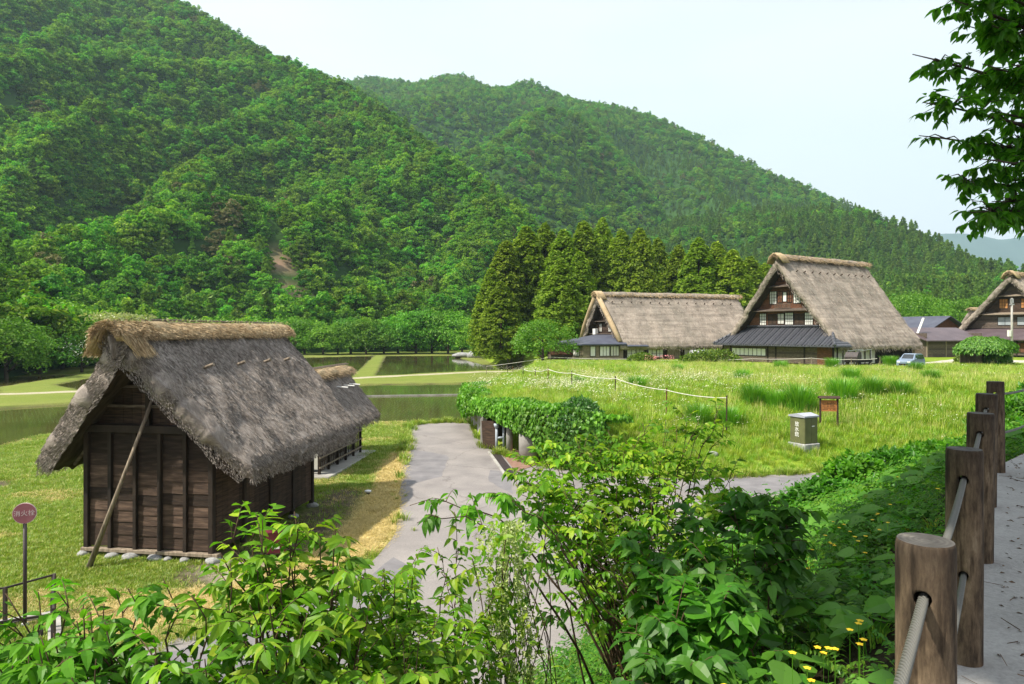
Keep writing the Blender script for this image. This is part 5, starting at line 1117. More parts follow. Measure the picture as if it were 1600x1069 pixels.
# big clumps of tall grass, each one a thing
cm = [raw_mesh('blades', *[q if j == 0 else [q] for j, q in enumerate(tuft(560+i, 900, 1.7, .50, .03, .35, .60))], False, [G_CLUMP]) for i in range(3)]
CL = [(1092, 640, .85, 'low clump left of the post standing near the middle of the meadow'), (1140, 640, .8, 'small clump left of the pair in the middle of the meadow'), (1178, 626, 1.0, 'left one of the pair of clumps above the metal box'), (1212, 628, .9, 'between the pair above the metal box'), (1250, 630, 1.25, 'large clump directly above the metal box'),
      (1316, 622, 1.2, 'large clump just above the brown notice board'), (1362, 618, 1.0, 'clump right of the one above the notice board'), (1408, 614, .9, 'clump near the right end of the row'), (1330, 600, .9, 'clump behind the row, above the notice board'), (1390, 575, .9, 'clump in front of the silver car'), (1300, 578, .9, 'clump at the far edge in front of the large farmhouse'),
      (1220, 582, .8, 'clump at the far edge before the large farmhouse gable'), (995, 610, .8, 'clump behind the white rope at the left'), (1430, 585, .8, 'clump at the far right below the silver car'), (905, 605, .6, 'small clump at the left behind the rope'), (1455, 600, .8, 'last clump by the dark bushes at the right'), (1060, 585, .7, 'clump at the far edge before the long farmhouse'), (1160, 600, .8, 'clump behind the gap in the middle row')]
for i, (u, v, s, lb) in enumerate(CL):
    q = on(u, v, 2.2 if v < 615 else 2.0); o = empty('grass_clump', (q.x, q.y, gh(q.x, q.y)-.05), rnd.uniform(0, 6)); o.scale = (s*1.05, s*1.05, s*1.0); put('blades', cm[i % 3], o)
    o2 = o; tag(o2, 'tall green grass, '+lb, 'grass clump', 'tall grass clumps in the meadow')
# stakes with a white rope
STK = [(1135, 618, 686), (1041, 606, 656), (961, 588, 640), (893, 580, 618), (856, 574, 607), (836, 577, 600), (817, 574, 597), (801, 573, 592), (793, 572, 590)]
sl = ['nearest stake, at the right end of the white rope', 'reddish stake, second from the right end of the rope', 'tall dark stake, third along the white rope', 'dark stake, fourth along the white rope', 'fifth along the white rope, above the ivy', 'sixth along the white rope', 'seventh along the white rope', 'eighth, small and far at the left end of the rope', 'farthest and leftmost, at the corner of the meadow']
SP = []
for i, (u, vt, vb) in enumerate(STK):
    Y = [33.0, 35.4, 38.2, 42.5, 46.5, 50.5, 55, 60, 66][i]; X = (u-800)/F0*Y; zb = gh(X, Y); zt = at(u, vt, Y).z; SP.append((X, Y, min(zt, zb+2.3)-.12))
    mb = MB(); mb.tube([(0, 0, -.2), (.02, 0, min(zt-zb, 2.3))], .034, 6); o = mb.build('stake', M['wood_dark'] if i % 3 != 1 else M['wood_red']); o.location = (X, Y, zb); tag(o, 'thin garden '+('stake, ' if 'stake' not in sl[i] else 'pole, ')+sl[i], 'stake', 'stakes in the meadow')
def sag(a, b, s, n=10): return [Vector(a).lerp(Vector(b), k/n)-Vector((0, 0, s*4*(k/n)*(1-k/n))) for k in range(n+1)]
pts = []
for a, b in zip(SP[:6], SP[1:7]): pts += sag(a, b, .10)[:-1]
mb = MB(); mb.tube(pts, .022, 6); tag(mb.build('white_rope', M['rope']), 'slack white rope strung along the stakes across the meadow', 'rope')
# second rope in front of the farmhouses on small poles
RP = [(760, 572, 96), (860, 571, 90), (985, 569, 84), (1060, 566, 80), (1176, 560, 76), (1268, 559, 72), (1330, 561, 71), (1375, 559, 71)]
pp = []
for i, (u, v, Y) in enumerate(RP):
    q = at(u, v, Y); zb = gh(q.x, q.y)-.05; zt = max(q.z, zb+.5); pp.append((q.x, q.y, zt-.05)); mb = MB(); mb.tube([(0, 0, 0), (0, 0, zt-zb+.08)], .035, 6); o = mb.build('fence_pole', M['wood_grey']); o.location = (q.x, q.y, zb)
    tag(o, 'short pale pole, far rope, '+['beyond the paddy corner', 'below the round bright tree', 'in front of the left end of the long farmhouse', 'before the grey tank', 'between the two farmhouses', 'before the gable of the large farmhouse', 'before the dark side wall of the large farmhouse', 'nearest the silver car'][i], 'pole', 'poles carrying the far rope')
pts = []
for a, b in zip(pp[:-1], pp[1:]): pts += sag(a, b, .08)[:-1]
mb = MB(); mb.tube(pts, .025, 5); tag(mb.build('far_rope', M['rope']), 'thin pale rope on short poles in front of the farmhouses', 'rope')

# ---------------- metal cabinet and notice board
def text_mesh(name, s, size, ext=.002, vertical=False):
    cu = bpy.data.curves.new(name, 'FONT'); cu.body = '\n'.join(s) if vertical else s; cu.size = size; cu.extrude = ext; cu.align_x = 'CENTER'; cu.align_y = 'CENTER'; cu.space_line = 1.0
    t = bpy.data.objects.new(name, cu); C.objects.link(t); bpy.context.view_layer.update()
    me = bpy.data.meshes.new_from_object(t.evaluated_get(bpy.context.evaluated_depsgraph_get())); bpy.data.objects.remove(t); return me
WHITE = surf('white_paint', (.7, .7, .7), (.8, .8, .8), 3, bump=0)
q = on(1262, 699, .62); bx = empty('metal_cabinet', (q.x-.1, q.y+.2, .40), R(26)); tag(bx, 'olive grey metal cabinet with white lettering on a stone base in the meadow', 'cabinet')
m_ol = surf('olive_grey_painted_metal', (.10, .105, .05), (.14, .145, .07), 3, rough=.4, bump=.03, spec=.5)
mb = MB(); mb.box((-.42, -.42, .42), (.42, .42, 1.62)); mb.build('body', m_ol, bx, bevel=.012)
mb = MB(); mb.extr([(-.47, -.47, 1.625), (-.47, .47, 1.625), (-.47, .47, 1.70), (-.47, 0, 1.80), (-.47, -.47, 1.70)], (.94, 0, 0)); mb.build('lid', surf('pale_lid', (.30, .31, .37), (.40, .42, .48), 3, rough=.35, bump=0), bx)
mb = MB(); mb.box((-.5, -.5, -.5), (.5, .5, .415)); mb.build('stone_base', M['stone'], bx, bevel=.03)
mb = MB(); mb.box((-.40, -.432, .46), (-.01, -.421, 1.58)); mb.box((.01, -.432, .46), (.40, -.421, 1.58)); d_ = mb.build('door', m_ol, bx)
mb = MB(); mb.box((.02, -.455, 1.2), (.18, -.433, 1.24)); mb.build('handle', WHITE, d_)
me = text_mesh('lettering', '放水銃', .24, .002, True); me.materials.append(WHITE); o = put('lettering', me, bx); o.matrix_local = Matrix.Translation((-.424, 0.02, 1.05)) @ Matrix.Rotation(R(-90), 4, 'Z') @ Matrix.Rotation(R(90), 4, 'X')
q = on(1292, 668, .9); nb = empty('notice_board', (q.x-.45, q.y-1.2, .85), R(-8)); tag(nb, 'brown wooden notice board with a little roof plank behind the metal cabinet', 'notice board')
for x in (-.42, .42): mb = MB(); mb.box((x-.04, -.04, -.3), (x+.04, .04, 1.75)); mb.build('post', M['wood_dark'], nb)
M['board'] = surf('orange_brown_board', (.34, .13, .04), (.5, .21, .07), 2, (1, 1, 6), bump=.1)
mb = MB(); mb.box((-.38, -.03, 1.05), (.38, .02, 1.62)); bd = mb.build('board', M['board'], nb)
mb = MB()
for r_ in range(6):
    for k in range(9):
        if rnd.random() < .85: x = -.32+k*.072; mb.box((x, -.036, 1.13+r_*.075), (x+rnd.uniform(.03, .055), -.0305, 1.13+r_*.075+.035))
mb.build('faded_text', M['wood_dark'], bd)
mb = MB(); mb.extr([(-.52, -.16, 1.70), (-.52, 0, 1.80), (-.52, .16, 1.70), (-.52, .16, 1.74), (-.52, 0, 1.84), (-.52, -.16, 1.74)], (1.04, 0, 0)); mb.build('roof_plank', M['wood_dark'], nb)

# ---------------- red round sign and fence at the left
q = on(39, 978); sg = empty('round_sign', (q.x, q.y, 0), R(20)); tag(sg, 'faded red round hydrant sign on a dark pole by the railing', 'sign')
mb = MB(); mb.tube([(0, 0, -.1), (0, 0, 2.15)], .035, 10); mb.build('pole', M['metal_dark'], sg, True)
mb = MB(); mb.tube([(0, -.045, 2.3), (0, -.03, 2.3)], .20, 40); dsc = mb.build('disc', surf('faded_red_paint', (.24, .075, .095), (.33, .13, .15), 4, rough=.5, bump=0), sg)
mb = MB(); mb.tube([(0, -.03, 2.3), (0, -.012, 2.3)], .212, 40); mb.build('rim', surf('faded_pink_rim', (.55, .42, .42), (.65, .55, .55), 4, bump=0), dsc)
me = text_mesh('lettering', '消火栓', .125, .001); me.materials.append(surf('faded_white', (.55, .45, .45), (.65, .55, .55), 3, bump=0)); o = put('lettering', me, dsc); o.matrix_local = Matrix.Translation((0, -.048, 2.3)) @ Matrix.Rotation(R(90), 4, 'X')
mb = MB(); mb.tube([(0, 0, -.02), (0, 0, .05)], .07, 10); mb.build('foot', WHITE, sg)
fe = empty('railing', (0, 0, 0)); tag(fe, 'low dark brown metal railing at the lower left corner beside the red sign', 'railing')
c0 = on(84, 960); FP = [Vector((-13.2, 12.4, 0)), on(8, 984), Vector((c0.x, c0.y, 0)), Vector((c0.x+.55, c0.y-.85, 0)), Vector((c0.x+1.2, c0.y-1.8, 0))]
for i, p_ in enumerate(FP): mb = MB(); mb.box((p_.x-.03, p_.y-.03, 0), (p_.x+.03, p_.y+.03, .86 if i < 3 else .8)); mb.build('post', M['metal_dark'], fe)
for z_ in (.84, .08):
    for a, b in zip(FP[:-1], FP[1:]): mb = MB(); mb.obox((a.x, a.y, z_), (b.x, b.y, z_), .035, .035); mb.build('rail', M['metal_dark'], fe)
mb = MB(); mb.obox((-13.2, 12.28, .03), (c0.x+.1, c0.y-.14, .03), .22, .14); mb.obox((c0.x+.1, c0.y-.14, .03), (c0.x+1.3, c0.y-1.9, .03), .22, .14); tag(mb.build('kerb', M['concrete']), kind='structure')
mb = MB()
a = Vector((-13, 11.6, 0)); b = Vector((c0.x+.9, c0.y-.9, 0))
mb.obox((a.x, a.y, .42), (b.x, b.y, .42), .04, .04); o = mb.build('rail', M['metal_dark'], fe)
for t in (.1, .5, .9): p_ = a.lerp(b, t); mb = MB(); mb.box((p_.x-.03, p_.y-.03, -.05), (p_.x+.03, p_.y+.03, .42)); mb.build('post', M['metal_dark'], fe)
# small red box beside the hut, white marker on the lawn
q = on(436, 872); rb = empty('red_hose_box', (q.x-.1, q.y+.1, 0), R(10)); rb.scale = (.8, .8, .72); tag(rb, 'small dark red box standing beside the shaded side of the hut, half hidden by leaves', 'box')
m_r = surf('dark_red_paint', (.09, .008, .02), (.14, .02, .035), 3, rough=.4, bump=0, spec=.5); mb = MB(); mb.box((-.3, -.18, .18), (.3, .18, .95)); mb.build('body', m_r, rb, bevel=.02)
mb = MB(); mb.extr([(-.34, -.22, .955), (-.34, .22, .955), (-.34, 0, 1.08)], (.68, 0, 0)); mb.build('lid', m_r, rb)
for x in (-.25, .25): mb = MB(); mb.box((x-.03, -.15, 0), (x+.03, .15, .18)); mb.build('leg', M['metal_dark'], rb)
mb = MB(); mb.box((-.12, -.19, .35), (.12, -.183, .5)); mb.build('plate', WHITE, rb)
q = on(575, 773); mk = empty('ground_marker', (q.x, q.y, 0)); tag(mk, 'small white capped marker standing in the shaded lawn near the road', 'marker'); mb = MB(); mb.tube([(0, 0, 0), (0, 0, .10)], .07, 12); mb.build('stem', M['metal_dark'], mk, True); mb = MB(); mb.tube([(0, 0, .10), (0, 0, .15), (0, 0, .165)], [.12, .12, .08], 16); mb.build('cap', WHITE, mk, True)

# ---------------- vehicles, hedges, utility pole by the farmhouses
def car(loc, rz):
    o = empty('silver_minivan', loc, rz); tag(o, 'silver minivan parked right of the large thatched farmhouse', 'car')
    L, Wd = 3.9, 1.62; paint = surf('silver_blue_car_paint', (.24, .31, .42), (.29, .36, .47), 1, rough=.25, bump=0, spec=.6, metal=.4); gl = surf('dark_car_glass', (.02, .025, .03), (.035, .04, .045), 1, rough=.08, bump=0, spec=.9)
    prof = [(0, .38), (0, .85), (.12, .98), (.85, 1.10), (1.45, 1.66), (1.9, 1.74), (3.3, 1.72), (3.72, 1.55), (3.9, .95), (3.88, .38)]
    mb = MB(); n = len(prof); V = []
    for yy, k in ((-1, .94), (-.97, 1), (.97, 1), (1, .94)):
        for x, z in prof: inn = .82 if z > 1.2 else 1; V.append((L/2+(x-L/2)*k, yy*Wd/2*inn, .38+(z-.38)*(k if abs(yy) == 1 else 1)))
    F = [tuple(range(n)), tuple(range(3*n, 4*n))[::-1]]
    for r_ in range(3): F += [(r_*n+i, (r_+1)*n+i, (r_+1)*n+(i+1) % n, r_*n+(i+1) % n) for i in range(n)]
    mb.add(V, F); mb.build('body', paint, o, bevel=.02)
    mb = MB(); mb.extr([(.93, -.62, 1.15), (.93, .62, 1.15), (1.47, .56, 1.65), (1.47, -.56, 1.65)], (-.02, 0, .012)); mb.build('windscreen', gl, o)
    mb = MB(); mb.extr([(3.78, -.6, 1.05), (3.78, .6, 1.05), (3.70, .55, 1.52), (3.70, -.55, 1.52)], (.09, 0, 0)); mb.build('rear_window', gl, o)
    for sy in (-1, 1):
        for x0, x1 in ((1.15, 2.05), (2.12, 2.95), (3.02, 3.6)):
            mb = MB(); mb.extr([(x0, sy*.79, 1.12), (x1, sy*.79, 1.12), (x1-.04, sy*.665, 1.58), (x0+(.38 if x0 < 1.5 else .03), sy*.665, 1.58)], (0, sy*.02, 0)); mb.build('side_window', gl, o)
        mb = MB(); mb.box((-.02, sy*.55-.16, .72), (.05, sy*.55+.16, .88)); mb.build('headlight', M['shoji'], o, bevel=.01)
        mb = MB(); mb.box((1.1, sy*.86-.07, 1.1), (1.2, sy*.86+.07, 1.24)); mb.build('mirror', paint, o, bevel=.01)
        for x in (.72, 3.15):
            mb = MB(); mb.tube([(x, sy*.70, .31), (x, sy*.82, .31)], .31, 20); w_ = mb.build('wheel', M['dark'], o); mb = MB(); mb.tube([(x, sy*.821, .31), (x, sy*.835, .31)], .19, 14); mb.build('rim', M['metal_grey'], w_)
    mb = MB(); mb.box((-.03, -.5, .45), (.01, .5, .62)); mb.build('grille', M['dark'], o)
    return o
q = on(1402, 578, 2.1); car_ = car((q.x+.3, q.y-.6, gh(q.x, q.y)), R(38)); car_.scale = (.88, .88, .88)
tk = empty('dark_flatbed_truck', (36.2, 73.0, gh(36.5, 73.4)), R(36)); tag(tk, 'dark small truck with pale roof rails under the eave of the large farmhouse', 'truck')
mb = MB(); mb.box((-.0, -.7, .5), (3.3, .7, .72)); mb.build('bed', M['dark'], tk)
mb = MB(); mb.extr([(.02, -.7, .73), (1.0, -.7, .73), (1.0, -.7, 1.6), (.35, -.7, 1.6), (.02, -.7, 1.1)], (0, 1.4, 0)); mb.build('cab', M['metal_dark'], tk, bevel=.02)
mb = MB(); mb.tube([(.3, -.5, 1.7), (3.6, -.5, 1.85)], .03, 6); mb.tube([(.3, .5, 1.7), (3.6, .5, 1.85)], .03, 6); mb.tube([(3.4, -.5, .7), (3.4, -.5, 1.84)], .03, 6); mb.tube([(3.4, .5, .7), (3.4, .5, 1.84)], .03, 6); mb.build('roof_rail', M['metal_grey'], tk)
for x in (.6, 2.8):
    for sy in (-1, 1): mb = MB(); mb.tube([(x, sy*.62, .27), (x, sy*.74, .27)], .27, 16); mb.build('wheel', M['dark'], tk)
up = empty('utility_pole', (at(1581, 530, 96).x, 96, 2.1)); tag(up, 'pale grey utility pole in front of the right farmhouse', 'pole')
mb = MB(); mb.tube([(0, 0, 0), (0, 0, 8.6)], [.17, .12], 12); mb.build('shaft', M['concrete'], up, True); mb = MB(); mb.box((-.28, -.12, 7.6), (.28, .12, 7.8)); mb.box((-.12, -.2, 7.9), (.12, .2, 8.5)); mb.build('fitting', M['metal_grey'], up); mb = MB(); mb.box((-.55, -.2, 3.2), (-.2, .15, 4.1)); mb.build('meter_box', M['shoji'], up)
G_HEDGE = leaf_mat('hedge_leaf', [(.07, .14, .012), (.12, .20, .02), (.20, .27, .03)], .1, .3, .03)
for u, v, Y, rx, rz_, lb in ((1112, 575, 78, 3.6, 1.5, 'yellow green clipped shrub in front of the gap between the farmhouses'), (1003, 578, 82, 1.6, 1.0, 'small yellow green shrub before the long farmhouse windows'), (1515, 572, 80, 1.6, 1.0, 'dark green shrub by the plank fence at the right')):
    q = at(u, v, Y); ball_shrub('hedge', (q.x, q.y, gh(q.x, q.y)), rx, 1.2, rz_, 2600, .26, G_HEDGE, lb, seed=int(u))
# pink flowers by the tank
q = at(1035, 576, 81); P = np.array([q.x, q.y, gh(q.x, q.y)])+np.stack([rng.uniform(-2.4, 1.4, 160), rng.uniform(-.4, .4, 160), rng.uniform(.3, .95, 160)], -1); V, F = cards(P, rng.normal(size=(160, 3))+np.array([0, -1, 1]), .06, .9)
tag(put('pink_flowers', raw_mesh('pink_flowers', V, [F], False, [surf('pink_petals', (.5, .12, .14), (.65, .3, .3), 3, bump=0)])), kind='stuff')
# mushroom-shaped trained tree at the right with plank fence under it
q = at(1540, 575, 72); pt = empty('umbrella_tree', (q.x, q.y, gh(q.x, q.y)-.1)); tag(pt, 'wide flat topped green tree trained like an umbrella before the right farmhouse', 'tree')
k = 9000; a = rng.uniform(0, 6.28, k); r_ = np.sqrt(rng.uniform(0, 1, k)); X = r_*np.cos(a)*3.0; Yy = r_*np.sin(a)*2.2; lump = .3*fbm(X*1.1, Yy*1.1, s=98); Zt = 3.35+lump-1.1*r_**2.2; Z = Zt-rng.uniform(0, 1, k)**2*.7
P = np.stack([X, Yy, Z], -1); N = np.stack([X*.25, Yy*.25, np.ones(k)], -1)+rng.normal(0, .4, (k, 3)); T = np.stack([X*.3, Yy*.3, -np.ones(k)*.9], -1)+rng.normal(0, .4, (k, 3)); V, F = leaf_quads(P, N, T, rng.uniform(.18, .34, k), .5)
put('crown', raw_mesh('crown', V, [F], False, [leaf_mat('umbrella_leaf', [(.05, .16, .012), (.09, .24, .02), (.16, .33, .03)], 0, .3, .04)]), pt)
mb = MB()
for k in range(6): a = k*1.05; mb.tube([(.15*math.cos(a), .15*math.sin(a), 0), (.25*math.cos(a+1), .25*math.sin(a+1), 1.3), (1.8*math.cos(a), 1.3*math.sin(a), 2.6)], [.1, .09, .04], 7)
mb.build('trunk', M['bark'], pt)
ball_shrub('leafy_shrub', (q.x+.9, q.y-.6, gh(q.x, q.y)), 1.3, 1.1, 1.9, 3000, .22, leaf_mat('vivid_leaf', [(.04, .13, .01), (.07, .2, .015)], 0), 'leafy green shrub growing under the umbrella shaped tree', seed=77)
pf = empty('plank_fence', (at(1500, 570, 74).x, 74, gh(at(1500, 570, 74).x, 74)), R(8)); tag(pf, 'short grey plank fence under the umbrella shaped tree', 'fence')
mb = MB()
for k in range(16): mb.box((k*.17, 0, 0), (k*.17+.155, .03, 1.45))
mb.build('planks', M['wood_grey'], pf)
for x in (0, 1.3, 2.7): mb = MB(); mb.box((x-.05, -.08, 0), (x+.05, -.01, 1.55)); mb.build('post', M['wood_grey'], pf)
sheet('path', wobble([(44, 76), (50, 73), (60, 77), (66, 86), (60, 92), (52, 84)], .3, 1.2, 12), 2.32, surf('pale_gravel_yard', (.38, .35, .31), (.52, .49, .44), 1, bump=.2))
# rocks at the far shore
for i, (u, v, Y, s, lb) in enumerate(((722, 553, 158, 2.4, 'broad flat grey rock at the far shore'), (748, 548, 156, 2.6, 'large pale upright rock at the far shore'), (765, 551, 150, 1.6, 'smaller pale rock right of the large one at the far shore'), (1113, 722, 30.5, .26, 'pale rock at the branch road edge in the meadow'))):
    q = at(u, v, Y); o = put('shore_rock' if i < 3 else 'meadow_rock', stn[i % 4]); o.location = (q.x, q.y, max(gh(q.x, q.y), 0)+s*.2); o.scale = (s, s*.7, s*.55 if i else s*.3); tag(o, lb, 'rock')

# ================================================================ POSTS AND CABLES ALONG THE WALKWAY
pw, n, l, p = nodes('weathered_log'); a = noise(n, l, 6, 8, (2.0, 2.0, .55), rough=.75); r_ = ramp(n, [(.32, (.02, .015, .010)), (.45, (.08, .056, .036)), (.57, (.155, .112, .072)), (.72, (.28, .22, .15))]); l.new(a.outputs['Fac'], r_.inputs['Fac'])
b = noise(n, l, 16, 5, (2, 2, .25)); rb_ = ramp(n, [(.38, (.2, .17, .15)), (.5, (1, 1, 1))]); l.new(b.outputs['Fac'], rb_.inputs['Fac'])
st = noise(n, l, 2.6, 3, (1, 1, .8)); rs_ = ramp(n, [(.56, (1, 1, 1)), (.68, (1.5, .72, .35))]); l.new(st.outputs['Fac'], rs_.inputs['Fac'])
c = mixc(n, l, r_.outputs['Color'], rb_.outputs['Color'], .75, 'MULTIPLY'); c = mixc(n, l, c, rs_.outputs['Color'], .8, 'MULTIPLY')
tcn = n.new('ShaderNodeTexCoord'); sx = n.new('ShaderNodeSeparateXYZ'); l.new(tcn.outputs['Object'], sx.inputs[0]); mr = n.new('ShaderNodeMapRange'); mr.inputs['From Min'].default_value = .72; mr.inputs['From Max'].default_value = .97; l.new(sx.outputs['Z'], mr.inputs['Value'])
c = mixc(n, l, c, mixc(n, l, c, (.38, .38, .40), 1., 'MULTIPLY'), mr.outputs[0]); l.new(c, p.inputs['Base Color']); p.inputs['Roughness'].default_value = .85; p.inputs['Specular IOR Level'].default_value = .25
bb = n.new('ShaderNodeBump'); bb.inputs['Strength'].default_value = .7; bb.inputs['Distance'].default_value = .006; l.new(b.outputs['Fac'], bb.inputs['Height']); l.new(bb.outputs[0], p.inputs['Normal'])
endg, n, l, p = nodes('log_end_grain'); tcn = n.new('ShaderNodeTexCoord'); wv = n.new('ShaderNodeTexWave'); wv.wave_type = 'RINGS'; wv.rings_direction = 'Z'; wv.inputs['Scale'].default_value = 22; wv.inputs['Distortion'].default_value = 3; l.new(tcn.outputs['Object'], wv.inputs['Vector']); x1 = noise(n, l, 14, 5)
r_ = ramp(n, [(.3, (.03, .028, .026)), (.6, (.085, .08, .075)), (.78, (.26, .24, .2))]); l.new(x1.outputs['Fac'], r_.inputs['Fac']); rr = ramp(n, [(0, (.7, .7, .7)), (1, (1.2, 1.2, 1.2))]); l.new(wv.outputs['Fac'], rr.inputs['Fac']); l.new(mixc(n, l, r_.outputs['Color'], rr.outputs['Color'], .7, 'MULTIPLY'), p.inputs['Base Color']); p.inputs['Roughness'].default_value = .9
def log_post(name, rad, seed, yaw):
    """log with two drilled holes; z 0 = walkway level; the holes run along local X"""
    bm = bmesh.new(); nseg = 48; zs = list(np.linspace(-.35, .975, 30))+[.988, .995]
    V = []
    for j, z in enumerate(zs):
        k = 1 if z < .98 else (.975 if z < .99 else .94)
        V.append([bm.verts.new(((rad*k*(1+.035*float(fbm([math.cos(2*math.pi*i/nseg)*1.5+seed], [math.sin(2*math.pi*i/nseg)*1.5], [z*1.2], s=seed)[0])))*math.cos(2*math.pi*i/nseg), (rad*k*(1+.035*float(fbm([math.cos(2*math.pi*i/nseg)*1.5+seed], [math.sin(2*math.pi*i/nseg)*1.5], [z*1.2], s=seed)[0])))*math.sin(2*math.pi*i/nseg), z)) for i in range(nseg)])
    for a, b in zip(V[:-1], V[1:]):
        for i in range(nseg): bm.faces.new((a[i], a[(i+1) % nseg], b[(i+1) % nseg], b[i])).smooth = True
    f = bm.faces.new(V[-1]); f.material_index = 1; bm.faces.new(V[0][::-1])
    me = bpy.data.meshes.new(name); bm.to_mesh(me); bm.free(); me.materials.append(pw); me.materials.append(endg)
    o = put(name, me); cut = MB()
    for z in (.86, .42): cut.tube([(-.3, 0, z), (.3, 0, z)], .021, 16)
    co = put('cutter', cut.mesh('cutter', M['dark'])); md = o.modifiers.new('b', 'BOOLEAN'); md.operation = 'DIFFERENCE'; md.object = co; md.solver = 'EXACT'
    bpy.context.view_layer.update(); me2 = bpy.data.meshes.new_from_object(o.evaluated_get(bpy.context.evaluated_depsgraph_get())); o.modifiers.clear(); o.data = me2; me2.name = name; bpy.data.objects.remove(co)
    return o
PST = [(1.09, 1.80), (2.12, 3.20), (3.15, 4.60), (4.19, 6.04), (5.32, 7.50), (6.82, 8.86)]
pl = ['nearest log post, with the cable leaving towards the viewer', 'second log post from the viewer, with an orange weathered patch', 'third log post from the viewer', 'fourth log post, partly behind the third', 'fifth log post, where the walkway turns to the right', 'sixth log post, just outside the right edge']
ALLP = [(.06, .38)]+PST
for i, (x, y) in enumerate(PST):
    a, b = Vector(ALLP[i]), Vector(ALLP[i+1]); yaw = math.atan2((b-a).y, (b-a).x)
    o = log_post('log_post', [.071, .0755, .08, .082, .083, .078][i], 11+i*3, yaw); o.location = (x, y, 4.455); o.rotation_euler = (R(rnd.uniform(-.6, .6)), R(rnd.uniform(-.6, .6)), yaw); tag(o, pl[i]+', at the walkway edge', 'post', 'log posts along the walkway')
cab, n, l, p = nodes('steel_cable'); p.inputs['Base Color'].default_value = (.13, .13, .12, 1); p.inputs['Metallic'].default_value = .2; p.inputs['Roughness'].default_value = .55
def cable(name, z, label, upto):
    mb = MB(); pts = []
    for a, b in zip(ALLP[:upto-1], ALLP[1:upto]): pts += sag((a[0], a[1], z), (b[0], b[1], z), .035, 40)[:-1]
    pts.append(Vector((ALLP[upto-1][0], ALLP[upto-1][1], z))); pts = np.array(pts)
    d = np.gradient(pts, axis=0); s = np.r_[0, np.cumsum(np.linalg.norm(np.diff(pts, axis=0), axis=1))]
    ss = np.arange(0, s[-1], .006 if True else .02); P = np.stack([np.interp(ss, s, pts[:, k]) for k in range(3)], -1); D = np.stack([np.interp(ss, s, d[:, k]) for k in range(3)], -1); D /= np.linalg.norm(D, axis=1, keepdims=True)
    U = np.cross(D, [0, 0, 1]); U /= np.linalg.norm(U, axis=1, keepdims=True); W_ = np.cross(U, D); rings = []
    for q in range(5):      # five strands twisted together
        ph = ss*2*math.pi/.075+q*2*math.pi/5; c = P+.0085*(U*np.cos(ph)[:, None]+W_*np.sin(ph)[:, None]); R_ = []
        for k in range(6): a = k*math.pi/3; R_.append(c+.0049*(U*math.cos(a)+W_*math.sin(a)))
        rings.append(np.stack(R_, 1))
    V = np.concatenate([r.reshape(-1, 3) for r in rings]); n_ = len(ss); F = []
    i = np.arange((n_-1)*6); a = (i//6)*6+i % 6; b = (i//6)*6+(i+1) % 6; q_ = np.stack([a, b, b+6, a+6], -1)
    F = np.concatenate([q_+r*n_*6 for r in range(5)]); tag(put(name, raw_mesh(name, V, [F], True, [cab])), label, 'cable')
cable('upper_cable', 4.455+.86, 'upper twisted steel cable threaded through the log posts', 7)
cable('lower_cable', 4.455+.42, 'lower twisted steel cable threaded through the log posts', 7)
# litter on the walkway: twigs and dry leaves
n_ = 420; t = rng.uniform(1, 10.5, n_); s_ = np.abs(rng.normal(0, .55, n_))+.02; X = .06+.59*t+.81*s_+.1; Y = .38+.80*t-.59*s_
P = np.stack([X, Y, np.full(n_, 4.466)], -1); N = np.zeros((n_, 3)); N[:, 2] = 1; V, F = cards(P, N+rng.normal(0, .3, (n_, 3)), .018, .45); 
V2, F2 = straws(P[:120]+.003, np.stack([rng.normal(size=120), rng.normal(size=120), rng.normal(0, .05, 120)], -1), rng.uniform(.05, .2, 120), .006)
tag(put('fallen_leaves', raw_mesh('fallen_leaves', np.concatenate([V, V2]), [np.concatenate([F, F2+len(V)])], False, [surf('dry_brown_litter', (.05, .03, .02), (.16, .10, .06), 9, bump=0, island=.4)])), kind='stuff')

